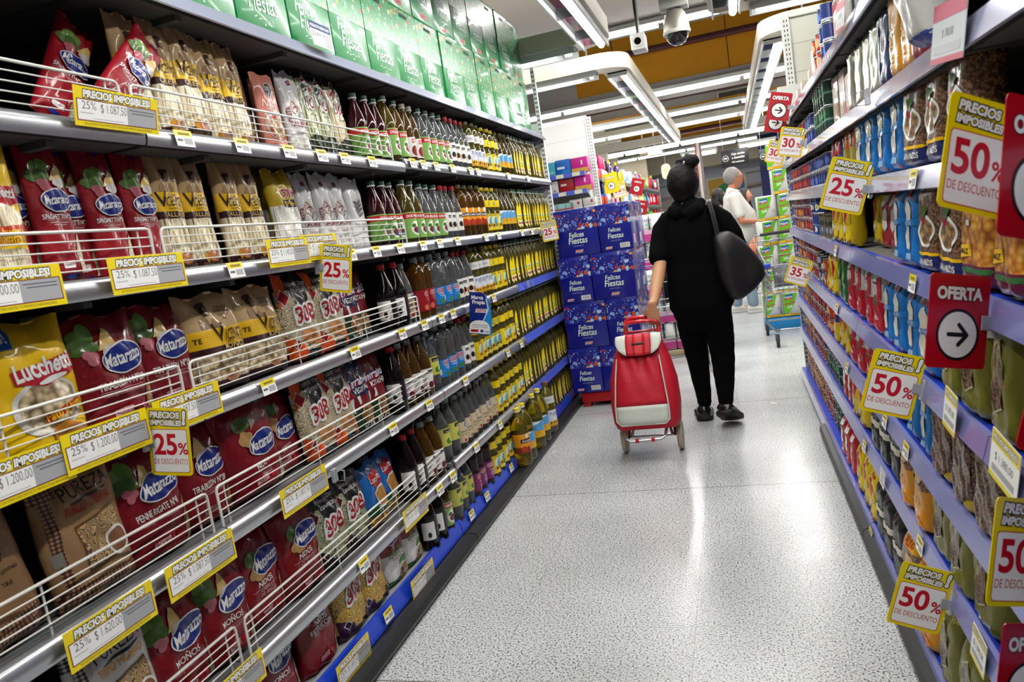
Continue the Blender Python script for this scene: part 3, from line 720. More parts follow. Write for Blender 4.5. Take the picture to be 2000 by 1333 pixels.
def vic_tall(name, seed, word, desc):
    @kind(name, desc, 'pasta packet', 'brown paper pasta packets')
    def _():
        p = Packet(.105, .325, .05, seed, top=.10, wr=1.0)
        o = p.mesh('pasta_packet', [(0, .10, MAR), (.10, .445, PASTA('spag_strand')), (.445, .505, MAR), (.505, .665, iY), (.665, 1, KRAFT)], back=KRAFT, nv=22)
        r = PR(.105, .325); bust(r, -.02, .667, 1.05)
        for i in range(5): r.Rc(.22, .82 - i * .017, .42, .825 - i * .017, iTan)
        r.T(-.28, .545, .040, 'V', iSk, bold=.01, sq=.8); r.T(.10, .55, .024, 'ICENTE', iSk, bold=.005, mw=.62); r.T(.06, .625, .010, 'Don', iSk, shear=.3, bold=0)
        r.T(.08, .522, .006, 'Buenos Aires', iSk, shear=.3, bold=0); r.T(.05, .459, .013, word, iCh, mw=.8, bold=.006)
        for dx, c in ((-.20, 'c98a1a'), (-.02, 'c07a50'), (.14, '7a4a30')): r.E(dx, .115, .013, .015, ink(c)); 
        r.T(0, .045, .008, 'ELABORADO CON HUEVO', iTan, bold=0, mw=.8)
        for i in range(3): r.T(.46, .50 + .0 * i, .001, '.', MAR) if 0 else None
        return finish(o, p, r)
vic_tall('vic_caserito', 13, 'CASERITO', 'brown paper noodle packet, yellow band')
vic_tall('vic_fettuccini', 14, 'FETTUCCINI', 'brown paper ribbon noodle packet')
vic_tall('vic_tallarin', 15, 'TALLARÍN', 'tall brown flat noodle packet')
@kind('vic_bag', 'brown and yellow bow pasta bag', 'pasta bag', 'brown bow pasta bags')
def _():
    p = Packet(.235, .275, .09, 17, top=.2, wr=1.2)
    o = p.mesh('pasta_bag', [(0, .12, MAR), (.12, .40, PASTA('cream_shape')), (.40, .46, MAR), (.46, .64, iY), (.64, 1, KRAFT)], back=KRAFT, nu=20)
    r = PR(.235, .275); bust(r, -.13, .65, 1.35)
    for i in range(4): r.T(.17, .83 - i * .04, .008, ('TU PASTA', 'EN MANERA', 'CASERITA', '1938')[i], iSk, bold=0)
    r.T(-.04, .50, .052, 'V', iSk, sq=.8); r.T(.22, .505, .030, 'ICENTE', iSk, bold=.005, mw=.36); r.T(.16, .60, .011, 'Don', iSk, shear=.3, bold=0); r.T(.20, .476, .008, 'Buenos Aires', iSk, bold=0, shear=.3)
    r.T(.16, .415, .016, 'MOÑOS', iCh, bold=.01); r.T(-.40, .52, .014, 'TE', iSk)
    for dx, dy in ((-.05, .14), (.0, .12), (.05, .145)): r.E(dx, dy, .014, .012, ink('c9936a'))
    return finish(o, p, r)
@kind('luc_tall', 'yellow spaghetti packet with red banner', 'pasta packet', 'yellow spaghetti packets')
def _():
    p = Packet(.12, .33, .05, 19, top=.08, wr=.9); o = p.mesh('pasta_packet', [(0, .12, YEL), (.12, .27, PASTA('spag_strand')), (.27, 1, YEL)], back=YEL)
    r = PR(.12, .33); r.E(.12, .905, .018, .006, iR); r.G([(-.5, .54), (-.5, .64), (.44, .66), (.44, .56), (.2, .53)], iR); r.T(-.02, .585, .02, 'Lucchetti', WHT, mw=.8, bold=.03)
    r.E(.0, .46, .05, .028, ink('e8dcc0')); r.E(.0, .465, .04, .02, PASTA('spag_strand')); r.G([(-.5, .33), (-.5, .39), (.44, .42), (.44, .37)], ink('b5381a')); r.T(.05, .355, .014, 'al huevo', YEL, mw=.6, rot=.03)
    r.T(.05, .30, .016, 'spaghettin Nº7', ink('8a3b10'), mw=.8, rot=.04); r.G([(-.5, .72), (-.30, .72), (-.30, .80), (-.5, .80)], iBl); r.E(-.2, .71, .012, .022, ink('3a2a18'), .3)
    return finish(o, p, r)
@kind('luc_bag', 'yellow pasta bag with red banner', 'pasta bag', 'yellow pasta bags')
def _():
    p = Packet(.25, .285, .10, 21, top=.13, wr=1.1); o = p.mesh('pasta_bag', [(0, 1, YEL)], nu=20, nv=26)
    r = PR(.25, .285); r.G([(-.46, .80), (-.46, .955), (-.08, .955), (-.05, .90), (-.08, .80)], iBl); r.T(-.26, .845, .024, 'NUEVO!', WHT, mw=.34, bold=.02)
    r.E(.06, .36, .085, .060, ink('d8d4c8'), .1); r.E(.07, .37, .074, .05, PASTA('cream_shape'), .1)
    r.G([(-.20, .545), (-.22, .64), (.0, .66), (.44, .72), (.46, .62), (.36, .56), (.08, .50)], iR); r.T(.12, .585, .036, 'Lucchetti', WHT, mw=.60, rot=.10, bold=.03)
    r.E(.16, .545, .04, .006, WHT, .15)
    r.G([(.0, .235), (.0, .29), (.47, .40), (.47, .34)], iR); r.T(.23, .285, .019, 'Fatti al huevo', YEL, mw=.44, rot=.22, bold=.02)
    r.T(.24, .235, .012, 'mostachol Nº55', ink('8a5a10'), rot=.2, bold=0); r.E(.16, .12, .036, .03, ink('c9822e')); r.E(.26, .10, .03, .026, ink('b8763a'))
    return finish(o, p, r)
def pack308(name, seed, desc, food, w=.20, h=.30, d=.085, top='17181b', side=('e2571d', 'b01322'), words='Fideos con\nHuevo', bot=True):
    @kind(name, desc, 'pasta bag', desc + 's')
    def _():
        fm = PASTA(food); p = Packet(w, h, d, seed, top=.16, wr=1.2); o = p.mesh('pasta_bag', [(0, .12, ink(top)), (.12, .80, fm), (.80, 1, ink(top))], back=ink(top), nu=20)
        r = PR(w, h); T = ink(top)
        r.G([(-.20, .62), (-.26, .98), (.26, .98), (.20, .62), (.0, .56)], T)
        for s in (-1, 1):
            r.G([(s * .48, .60), (s * .20, .98), (s * .48, .99)], ink(side[0]))
            cx, cy = s * .40, .72; r.G([(cx, cy + .10), (cx + .09, cy), (cx, cy - .10), (cx - .09, cy)], WHT); r.G([(cx, cy + .085), (cx + .077, cy), (cx, cy - .085), (cx - .077, cy)], ink(side[1]))
            cx, cy = s * .36, .20; r.G([(s * .49, .04), (s * .49, .30), (s * .22, .18), (s * .20, .04)], ink(side[0])); r.G([(cx, cy + .07), (cx + .07, cy), (cx, cy - .07), (cx - .07, cy)], WHT); r.G([(cx, cy + .055), (cx + .055, cy), (cx, cy - .055), (cx - .055, cy)], ink(side[1]))
        r.T(0, .80, .017, words, WHT, shear=.3, bold=0)
        r.T(.02, .44, .052, '308', ink('a3121f'), shear=.2, ol=WHT, olw=.11, bold=.02, rot=.10)
        if bot:
            r.E(-.04, .27, .034, .026, ink('c98d55')); r.E(.14, .25, .026, .026, ink('b97a48'))
        r.T(.0, .05, .014, '500g', ink('8a8f94'), bold=0, shear=.3)
        return finish(o, p, r)
pack308('p308', 23, 'clear ribbon pasta bag lettered 308', 'cream_nest')
pack308('p308_green', 25, 'bag of green pasta nests', 'green_nest', w=.2, h=.26, side=('17181b', '5a0f1a'), top='16181a', bot=False, words='Fideos con\nEspinaca')
pack308('p308_yellow', 26, 'bag of golden pasta nests', 'gold_nest', w=.215, h=.27, d=.10, side=('3a1638', '3a1638'), top='15161b', bot=False, words='Fideos con\nSémola')
def tall308(name, seed, desc, food, c):
    @kind(name, desc, 'pasta packet', desc + 's')
    def _():
        p = Packet(.11, .32, .05, seed, top=.10, wr=1.2); o = p.mesh('pasta_packet', [(0, .17, ink(c[0])), (.17, .92, PASTA(food)), (.92, 1, ink(c[0]))], back=ink(c[0]))
        r = PR(.11, .32)
        for cx, cy, m in ((-.2, .80, c[1]), (.2, .80, c[2]), (.0, .88, c[2])): r.G([(cx, cy + .085), (cx + .2, cy), (cx, cy - .085), (cx - .2, cy)], WHT); r.G([(cx, cy + .07), (cx + .165, cy), (cx, cy - .07), (cx - .165, cy)], ink(m))
        r.T(.05, .58, .042, '308', ink('8e1522'), shear=.2, ol=WHT, olw=.10, sq=.8, mw=.85); r.T(.05, .50, .009, 'Tallarines', iB, shear=.3, bold=0)
        for i in range(7): r.E(-.36 + i * .12, .19 + .02 * (i % 3), .012, .022, ink('22331a'), (i - 3) * .2)
        r.G([(-.35, .05), (-.2, .11), (-.05, .05), (-.2, -.0)], ink(c[1]))
        return finish(o, p, r)
tall308('t308_black', 27, 'tall black and clear noodle packet', 'green_strand', ('141516', '1d3a24', '9c1424'))
tall308('t308_red', 28, 'tall clear noodle packet, red diamond', 'spag_strand', ('1d1416', '9c1424', '3a4a22'))
@kind('pink_pack', 'salmon pink ready pasta packet', 'pasta packet', 'salmon pink pasta packets')
def _():
    p = Packet(.125, .27, .04, 31, top=.08, wr=.6); c = film('c67b68'); o = p.mesh('pasta_packet', [(0, .10, WHT), (.10, 1, c)], back=c)
    r = PR(.125, .27); o8 = [(.0 + .021 / .125 * math.cos(a) * 1.0, .80 + .026 / .27 * math.sin(a)) for a in [PI / 8 + k * PI / 4 for k in range(8)]]
    r.G(o8, WHT); r.G([(x * .9, .80 + (y - .80) * .9) for x, y in o8], iB); r.T(0, .805, .006, 'EXCESO EN\nSODIO', WHT, bold=.01)
    r.T(-.05, .585, .026, 'Nosu', ink('e8cfc6'), shear=.3, bold=.0); r.T(-.05, .555, .007, 'casarecce', WHT, bold=0)
    r.E(.0, .36, .055, .05, ink('b9a79b')); r.T(.0, .47, .009, 'A LA BOLOGNESA', WHT, mw=.8, bold=.01, rot=-.06); r.E(.02, .33, .044, .042, ink('a8431d')); r.E(.02, .33, .036, .034, PASTA('tan_nest'))
    for i in range(6): r.G([(-.5 + i * .17, .0), (-.42 + i * .17, .0), (-.37 + i * .17, .09), (-.45 + i * .17, .09)], iR)
    return finish(o, p, r)
@kind('white_pack', 'silvery white noodle packet', 'pasta packet', 'silvery white noodle packets')
def _():
    p = Packet(.115, .30, .05, 33, top=.12, wr=1.3); c = film('d5d3d0'); o = p.mesh('pasta_packet', [(0, .22, PASTA('white_strand')), (.22, 1, c)], back=c)
    r = PR(.115, .30)
    for k in range(3): r.put(*ring2(.018 - k * .002, .0014, r, (-.12 + k * .14), .58 - .05 * k), (ink('c46a3a'), ink('8a2a38'), ink('8a8a8a'))[k])
    r.T(0, .36, .016, 'TALLARÍN', ink('8a2030'), mw=.8, bold=.02); r.T(0, .28, .008, 'con vegetales', ink('c46a3a'), bold=0); r.E(.0, .86, .014, .008, iBl); r.E(.0, .86, .010, .005, ink('d9642a')); r.T(-.34, .5, .012, 'PASTA', ink('8a2030'), rot=PI / 2)
    return finish(o, p, r)
def ring2(rad, t, r, x, y, n=24):
    v = []; f = []
    for k in range(n):
        a = 2 * PI * k / n
        for q in (rad - t, rad + t): v.append((q * math.cos(a) + x * r.w, q * 1.2 * math.sin(a) + y * r.h))
    for k in range(n): j = (k + 1) % n; f.append((2 * k, 2 * k + 1, 2 * j + 1, 2 * j))
    return v, f
@kind('white_grey_pack', 'white packet with grey leaf drawing', 'pasta packet', 'white leaf packets')
def _():
    p = Packet(.13, .29, .05, 34, top=.12, wr=1.0); c = film('dcdcda'); o = p.mesh('pasta_packet', [(0, 1, c)])
    r = PR(.13, .29); g = ink('6b6e70')
    for i in range(7):
        s = -1 if i % 2 else 1; r.E(s * .10, .50 + i * .03, .014, .006, g, s * .6)
    r.Rc(-.008, .42, .008, .72, g); r.T(0, .33, .012, 'TALLARINES', g, mw=.7); r.T(0, .28, .009, '500', g)
    return finish(o, p, r)
@kind('coto_tall', 'yellow topped clear spaghetti packet', 'pasta packet', 'yellow topped packets')
def _():
    p = Packet(.17, .30, .06, 35, top=.10, wr=1.3); c = film('b79a12'); o = p.mesh('pasta_packet', [(0, .10, c), (.10, .60, PASTA('white_strand')), (.60, 1, c)], back=c)
    r = PR(.17, .30); r.T(.10, .70, .022, 'COTO', iR, bold=.05, ol=WHT, olw=.06, shear=.15); r.G([(-.2, .58), (-.2, .66), (.48, .66), (.48, .58)], iB); r.T(.14, .595, .014, 'Fideos', iY, mw=.5, shear=.2)
    r.E(.36, .22, .02, .03, iG2); r.E(.44, .18, .02, .026, iG); r.E(-.2, .12, .018, .022, ink('a9744a')); r.E(-.02, .12, .018, .022, ink('8f5c38'))
    return finish(o, p, r)
def terra(name, seed, top, bot, word, desc):
    @kind(name, desc, 'pasta bag', desc + 's')
    def _():
        p = Packet(.19, .27, .075, seed, top=.16, wr=1.4); o = p.mesh('pasta_bag', [(0, .36, ink(bot)), (.36, .5, film('7c1220')), (.5, 1, film(top))], back=film(top))
        r = PR(.19, .27); r.G([(-.48, .40), (-.30, .56), (-.34, .30)], WHT); r.G([(.48, .62), (.28, .50), (.40, .38)], ink('8d98b0')); r.G([(-.48, .70), (-.2, .52), (-.48, .5)], ink('8a1626'))
        r.G([(-.44, .70), (.40, .78), (.42, .70), (-.42, .62)], iR); r.T(.0, .665, .030, 'Terrabusi', WHT, mw=.8, rot=.08, shear=.2, ol=NAVY, olw=.05); r.T(.05, .56, .020, word, WHT, mw=.6, rot=.05)
        r.E(.10, .24, .05, .035, ink('b5793c')); r.E(.10, .24, .042, .028, PASTA('tan_shape')); r.T(0, .06, .014, word, WHT, mw=.6)
        r.RR(-.2, .40, -.04, .52, .003, WHT)
        return finish(o, p, r)
terra('terra_a', 37, '1b2550', '123c20', 'VEGETAL', 'navy and green pasta bag'); terra('terra_b', 38, '7a1220', '123c20', 'MOSTACHOL', 'maroon and navy pasta bag')
def pureza(name, seed, body, ging, word, desc, tcol, win):
    @kind(name, desc, 'pasta bag', desc + 's')
    def _():
        p = Packet(.215, .30, .085, seed, top=.14, wr=1.0); g = GINGHAM(ging); B = film(body); o = p.mesh('pasta_bag', [(0, .16, g), (.16, .80, B), (.80, 1, g)], back=g, nu=20)
        r = PR(.215, .30); r.Rc(-.5, .16, -.36, .82, g) if 0 else r.G([(-.44, .14), (-.34, .14), (-.34, .86), (-.44, .86)], g)
        r.G([(-.30, .70), (-.24, .90), (.44, .94), (.46, .72)], B); r.T(.08, .765, .030, 'PUREZA', iB, mw=.62, rot=.06, bold=.0); r.E(.08, .735, .055, .003, iB, .08)
        r.T(.06, .655, .019, word, ink(tcol), mw=.6, rot=.05, bold=.02); r.G([(-.16, .22), (-.18, .56), (.34, .62), (.38, .26)], ink('6b4a24')); r.G([(-.145, .235), (-.165, .545), (.33, .60), (.365, .27)], PASTA(win))
        r.E(.26, .34, .034, .034, WHT); r.E(.26, .34, .028, .028, ink('8d5a36')); r.RR(-.46, .34, -.36, .44, .003, ink('8f8a80'))
        return finish(o, p, r)
pureza('pureza_brown', 41, 'a88359', 'brown', 'FUSILLI INTEGRAL', 'brown checked wholemeal pasta bag', 'b5261e', 'tan_nest')
pureza('pureza_white', 42, 'cfcdc8', 'black', 'TIPO HUEVO', 'white and black checked pasta bag', 'd98a1c', 'tan_nest')
@kind('pureza_back', 'brown checked bag turned sideways', 'pasta bag', 'checked bags')
def _():
    p = Packet(.24, .30, .10, 43, top=.14, wr=1.2); g = GINGHAM('brown'); B = film('8f6c48'); o = p.mesh('pasta_bag', [(0, .2, g), (.2, 1, B)], back=g)
    r = PR(.24, .30); r.E(-.05, .74, .04, .04, WHT); r.E(-.05, .74, .034, .034, ink('6b3a20')); r.T(.18, .56, .034, '4', iB); r.Rc(.04, .55, .045, .70, iSk); r.T(.20, .48, .010, 'Porciones', iB, bold=0, shear=.2); r.T(-.02, .40, .012, 'Preparar en casa', iB, bold=0, shear=.2); r.E(-.2, .58, .016, .02, iSk)
    return finish(o, p, r)
@kind('luc_blue', 'blue soup pasta bag', 'pasta bag', 'blue soup pasta bags')
def _():
    p = Packet(.19, .24, .085, 45, top=.12, wr=1.1); o = p.mesh('pasta_bag', [(0, .20, PASTA('gold_shape')), (.20, .36, ink('14502a')), (.36, 1, film('1767b4'))], back=film('1767b4'))
    r = PR(.19, .24); r.G([(-.2, .68), (-.24, .82), (.0, .88), (.26, .84), (.22, .68), (.02, .58)], iR); r.T(.0, .71, .022, 'Lucchetti', WHT, mw=.42, rot=.06); r.E(.12, .44, .05, .045, WHT); r.E(.12, .44, .045, .038, ink('c98a3c')); r.T(0, .25, .02, 'Zuppe', WHT, shear=.2)
    return finish(o, p, r)
@kind('mat_veg', 'white and red vegetable pasta bag', 'pasta bag', 'vegetable pasta bags')
def _():
    p = Packet(.19, .26, .075, 47, top=.16, wr=1.1); o = p.mesh('pasta_bag', [(0, .10, ink('2f6b2a')), (.10, .62, film('dedcd6')), (.62, 1, RED2)], back=film('dedcd6'))
    r = PR(.19, .26); r.E(.0, .58, .12, .03, RED2); oval(r, .0, .72, .055, .036, .022); r.T(.08, .42, .024, 'VEGETALES', ink('4a8a3a'), mw=.75, rot=.06); r.T(.08, .37, .009, 'pasta con verduras', iR, bold=0); r.RR(.0, .26, .40, .33, .006, ink('3f8a3a')); r.G([(-.1, .06), (.47, .10), (.47, .28), (.1, .22)], PASTA('tan_shape')); r.T(.2, .10, .010, 'Nuevo', WHT)
    return finish(o, p, r)
# ------------------------------------------------------------------ placing the pasta (front plane just behind each rail)
RNAME = {7: 'pasta gondola top', 6: 'sixth pasta shelf up', 5: 'fifth pasta shelf up', 4: 'fourth pasta shelf up', 3: 'third pasta shelf up', 2: 'second pasta shelf up', 1: 'lowest pasta shelf'}
XF = -1.405
rr = random.Random(5)
def lay(lv, items, z=None):
    zz = (LZ[lv] if z is None else z) - .012 - (.028 if lv == 2 else .016 if lv == 6 else 0)
    for it in items:
        k, y = it[0], it[1]; e = it[2] if len(it) > 2 else {}
        put(k, XF + e.get('x', 0), y, zz + e.get('z', 0), PI / 2 + e.get('rz', rr.uniform(-.06, .06)), RNAME[lv], tx=e.get('tx', -.06), ty=e.get('ty', rr.uniform(-.03, .03)), sc=e.get('sc', 1))
lay(6, [('vic_caserito', 1.66), ('vic_caserito', 1.765, {'z': .01}), ('vic_caserito', 1.865, {'z': .02}), ('vic_fettuccini', 1.965), ('vic_fettuccini', 2.07),
        ('pink_pack', 2.165, {'x': -.05}), ('pink_pack', 2.255), ('pink_pack', 2.325, {'x': -.06}), ('white_pack', 2.40), ('t308_black', 2.50), ('t308_black', 2.60), ('t308_red', 2.715)])
lay(6, [('mat_tall', 1.475, {'z': .04, 'ty': .82, 'tx': -.06, 'x': .05}), ('mat_tall', 1.40, {'z': .03, 'ty': .60, 'tx': -.16, 'x': -.03})])
for y, z, x in ((1.02, .03, -.05), (1.16, .03, -.12), (1.12, .075, -.07), (1.30, .03, -.16)): lay(6, [('mat_tall', y, {'z': z, 'tx': -1.50, 'x': x, 'rz': .9 + y * .3, 'ty': 0})])
lay(5, [('luc_tall', 1.165, {'z': .0, 'x': .02}), ('mat_tall', 1.25, {'x': -.03, 'ty': -.05}), ('mat_tall', 1.325, {'z': .01}), ('mat_tall', 1.395, {'x': -.03}), ('mat_tall', 1.475), ('mat_tall', 1.585),
        ('vic_tallarin', 1.685), ('vic_tallarin', 1.795), ('vic_tallarin', 1.875, {'x': -.07}), ('vic_tallarin', 1.945), ('vic_tallarin', 2.055), ('coto_tall', 2.235), ('coto_tall', 2.32, {'x': -.10}), ('white_pack', 2.395, {'x': -.02}), ('white_pack', 2.49), ('white_pack', 2.595), ('white_grey_pack', 2.72)])
lay(4, [('luc_bag', 1.155), ('luc_bag', .94), ('mat_tirabuzon', 1.375), ('mat_tirabuzon', 1.56, {'x': -.02}), ('vic_bag', 1.75), ('vic_bag', 1.955), ('p308', 2.18), ('p308', 2.355), ('terra_a', 2.53, {'x': -.02}), ('terra_b', 2.66, {'x': -.05})])
lay(3, [('pureza_back', .975, {'x': -.01, 'ty': -.1}), ('pureza_brown', 1.215), ('mat_penne', 1.40), ('mat_tirabuzon', 1.60, {'x': -.02}), ('mat_nidos', 1.80, {'z': .01}), ('mat_nidos', 1.99, {'x': -.05}), ('p308', 2.165), ('p308', 2.31), ('terra_a', 2.46), ('terra_b', 2.59)])
lay(2, [('pureza_white', 1.20), ('mat_monos', 1.385), ('mat_monos', 1.555), ('mat_cabello', 1.74, {'x': -.02}), ('mat_cabello', 1.93), ('p308_green', 2.11), ('p308_green', 2.27), ('luc_blue', 2.44), ('luc_blue', 2.585, {'x': -.02})])
lay(1, [('mat_fettu', 1.36), ('mat_monos', 1.52), ('mat_monos', 1.70), ('mat_fettu', 1.93), ('p308_yellow', 2.14), ('p308_yellow', 2.30), ('mat_veg', 2.50), ('mat_veg', 2.66)])
# ------------------------------------------------------------------ bottles
PROF = dict(
    round=[(.5, .0), (.86, .004), (1, .03), (1, .52), (.95, .59), (.78, .69), (.55, .79), (.38, .87), (.33, .90), (.33, .94)],
    slim=[(.5, .0), (.88, .004), (1, .03), (1, .30), (1, .60), (.93, .69), (.70, .79), (.46, .87), (.36, .905), (.36, .94)],
    wide=[(.5, .0), (.88, .004), (1, .03), (1, .47), (.93, .50), (.93, .53), (.99, .56), (.99, .75), (.80, .84), (.50, .90), (.36, .925), (.36, .95)],
    ribbed=[(.5, .0), (.88, .004), (1, .03), (.95, .06), (1, .09), (.95, .12), (1, .15), (1, .45), (.94, .48)] + [((1.0 if k % 2 else .93), .50 + k * .022) for k in range(1, 13)] + [(.85, .83), (.55, .89), (.36, .925), (.36, .95)],
    big=[(.6, .0), (.9, .005), (1, .03), (1, .20), (.96, .22), (1, .24), (1, .55), (.97, .57), (1, .60), (.95, .70), (.70, .81), (.40, .885), (.26, .91), (.26, .945)])
SHAPES = {}; BACKROW = MB()
CAPR = dict(round=.40, slim=.42, wide=.44, ribbed=.44, big=.34)
def bottle_kind(name, desc, typ, R, H, liq, cap, lab, plural=None, ior=1.38):
    """lab(pr): prints on the body; the sheet is as wide as the girth"""
    @kind(name, desc, 'bottle', plural or desc.split(',')[0] + 's')
    def _():
        pf = PROF[typ]; mb = MB(); mb.lathe([(r * R, z * H) for r, z in pf], LIQUID(liq, ior), 20); o = mb.build('bottle', angle=80); SHAPES[name] = (typ, R, H, liq)
        c = CAPR[typ] * R; z0 = pf[-1][1] * H; mb = MB()
        mb.lathe([(c * .9, z0 - .006), (c * 1.08, z0 - .005), (c * 1.08, z0 - .001), (c * .96, z0), (c * .96, z0 + .002)], M('e8e6e0', r=.4) if cap[1] else M(cap[0], r=.35), 14)
        mb.lathe([(c * .9, z0 + .0), (c, z0 + .001), (c, H * .996), (c * .9, H)], M(cap[0], r=.35), 14)
        mb.build('cap', o, angle=40)
        pr = PR(2 * PI * R, H); lab(pr)
        pr.build('label', lambda x, y, l: (math.sin(x / R) * (R + .0004 + l), -math.cos(x / R) * (R + .0004 + l), y), o, L=.011)
        return o
def band(p, z0, z1, c, hw=.5): p.Rc(-hw, z0, hw, z1, ink(c))
def lab_vin(p):
    band(p, .10, .50, '7fae58'); band(p, .40, .48, 'b8141f'); p.T(0, .42, .011, 'DOS ANCLAS', WHT, bold=.03, mw=.3)
    p.E(0, .25, .030, .032, ink('e9ead8')); p.E(.01, .22, .022, .014, ink('7a1c2c')); p.E(-.05, .29, .012, .008, ink('3f6f2f')); p.E(.05, .2, .02, .01, ink('27407c'))
def lab_white(p):
    band(p, .16, .50, 'e6e4de', .42); p.Rc(-.11, .40, .02, .45, PR_BLK); p.T(-.04, .41, .007, 'menoyo', WHT, bold=0); p.E(-.08, .28, .012, .014, PR_BLK); p.E(.02, .26, .012, .016, ink('c78a4a')); p.E(.06, .24, .010, .012, ink('b0402a')); p.Rc(.14, .20, .2, .34, PR_GRY)
def lab_pur(p):
    band(p, .12, .44, 'dcdfe6'); band(p, .12, .22, 'd9a01c'); p.T(0, .34, .020, 'PUREZA', NAVY, mw=.26, bold=0); p.E(0, .325, .02, .0012, NAVY)
    for i in range(-3, 4): p.E(i * .06, .19, .011, .013, ink('e0aa22')); p.E(i * .06, .19, .005, .006, ink('5a3512'))
    band(p, .58, .72, 'd6d6d2'); p.E(.06, .65, .006, .010, ink('3a3a3a')); p.Rc(-.3, .63, -.05, .67, ink('b9b9b5'))
def lab_cos(p):
    band(p, .10, .44, 'f0cf10'); p.E(-.02, .27, .030, .036, ink('dfe9c0')); p.E(.01, .27, .020, .030, ink('4b9ac0')); p.E(.02, .20, .024, .010, ink('3f7a2a')); p.E(-.08, .20, .012, .013, ink('e0a818')); p.E(-.08, .20, .006, .0065, ink('5b2410')); p.T(-.02, .39, .014, 'Costa', ink('2f6a2a'), shear=.3, mw=.2); p.Rc(.2, .16, .28, .30, WHT)
    band(p, .58, .72, 'f0cf10'); p.E(.02, .65, .014, .013, ink('5f9030')); p.T(.02, .64, .008, 'Costa', WHT, shear=.2)
def lab_sun(p):
    band(p, .20, .50, '5aa0d6', .4); p.Rc(-.4, .20, .4, .32, ink('e0b01c')); p.G([(-.4, .5), (-.2, .43), (0, .5)], ink('e8eef4')); p.E(.05, .30, .014, .016, ink('d99a18')); p.E(-.10, .29, .012, .014, ink('d99a18')); p.Rc(.22, .24, .34, .44, WHT)
def lab_nat(p):
    w = p.w; L = [(0, .66), (.055, .58), (.085, .46), (.09, .30), (.075, .14), (0, .09)]
    p.G(L + [(-a, b) for a, b in L[::-1][1:-1]], ink('f4d800')); p.G([(-.072, .40), (.072, .40), (.07, .34), (-.07, .34)], ink('e9f0b0')); p.T(0, .35, .0085, 'Natura', ink('2d7a34'), mw=.13, bold=.02)
    p.G([(-.062, .15), (0, .11), (.062, .15), (.06, .25), (-.06, .25)], ink('f3ead0')); p.E(-.02, .20, .007, .008, ink('a0261c')); p.E(.025, .19, .007, .008, ink('8a4a20')); p.E(0, .29, .006, .005, ink('4d8a2c'))
def lab_coc(p):
    band(p, .22, .56, 'e89a16'); band(p, .22, .33, '7a3510'); p.Rc(-.16, .40, .12, .47, PR_BLK); p.T(-.02, .415, .013, 'Cocinero', WHT, shear=.2, mw=.26, bold=.02); p.E(-.02, .52, .010, .014, WHT); p.E(.08, .31, .02, .02, ink('e0661a')); p.E(-.1, .30, .018, .016, ink('b8320f'))
def lab_cblue(p):
    band(p, .16, .44, '1f7fd0'); p.T(.0, .36, .017, 'COTO', iR, bold=.05, ol=WHT, olw=.07, mw=.22); p.T(-.02, .31, .008, 'Vinagre de\nAlcohol', WHT, bold=0); p.RR(-.26, .20, -.16, .29, .002, WHT); p.E(.06, .21, .02, .012, ink('6a3a24')); p.E(-.04, .21, .016, .010, ink('3f7a3a')); p.E(.12, .22, .008, .012, WHT)
def lab_beige(p):
    band(p, .12, .50, 'cdbb98', .40); p.Rc(-.02, .40, .12, .48, ink('1f5fb0')); p.T(.05, .415, .010, 'Sol', WHT, bold=.03); p.T(0, .30, .011, 'VINAGRE', iSk, mw=.3, bold=0); p.T(0, .25, .009, 'de Alcohol', iSk, shear=.3, bold=0); p.E(-.04, .16, .008, .008, iR); p.Rc(-.34, .28, -.22, .44, PR_GRY)
def lab_red(p):
    band(p, .14, .48, '8f1420'); p.T(.03, .38, .017, 'COTO', iR, bold=.05, ol=WHT, olw=.07, mw=.22); p.T(.03, .31, .008, 'Vinagre de\nManzana', iPink, bold=0); p.E(.05, .20, .014, .010, iB); p.E(-.08, .20, .012, .012, ink('c96a4a'))
def lab_lemon(p):
    band(p, .28, .58, 'c8c65a', .4); p.Rc(-.10, .50, .08, .56, PR_BLK); p.T(0, .51, .008, 'menoyo', WHT, bold=0); p.E(0, .36, .018, .014, ink('3d7a2c')); p.E(.05, .38, .012, .012, ink('d9d04a')); p.Rc(.2, .30, .3, .46, PR_GRY)
def lab_dark(p):
    band(p, .20, .50, '1b171b', .4); p.RR(-.30, .18, -.08, .46, .003, WHT); p.RR(.02, .22, .26, .42, .003, ink('6a3a6a')); p.T(.10, .43, .010, 'Cuvinal', WHT, shear=.2, bold=0); p.E(-.18, .26, .008, .012, iB); p.E(.14, .26, .012, .008, ink('8f9a6a'))
def lab_mix(p):
    band(p, .14, .46, 'e3e0da', .42); p.Rc(-.10, .38, .06, .43, PR_BLK); p.T(-.02, .385, .008, 'menoyo', WHT, bold=0); p.E(.06, .22, .016, .016, ink('b0202a')); p.E(-.04, .20, .014, .014, ink('5a1820')); p.Rc(-.3, .2, -.2, .36, PR_GRY)
def lab_apple(p):
    band(p, .12, .44, 'e4ddd4', .46); p.T(0, .35, .018, 'COTO', iR, bold=.05, mw=.2); p.E(-.03, .22, .022, .024, ink('7a1a1c')); p.E(.06, .20, .018, .02, ink('8f2a22'))
def lab_purple(p):
    band(p, .14, .48, '7a1f5c'); p.T(0, .37, .016, 'COTO', iR, bold=.05, ol=WHT, olw=.07, mw=.22); p.E(.02, .24, .02, .014, ink('b070b0')); p.T(0, .30, .008, 'Vinagre', WHT, bold=0)
OIL, AMB, DKV, CLR, AMO = 'd8cb52', 'd6a54e', '3a1319', 'e9eeee', 'cf8f2e'
GRC, GRYC, REDC, YELC, OLV = ('1d4a33', 1), ('8a8d90', 0), ('b01824', 0), ('e8cf2a', 0), ('5a5226', 0)
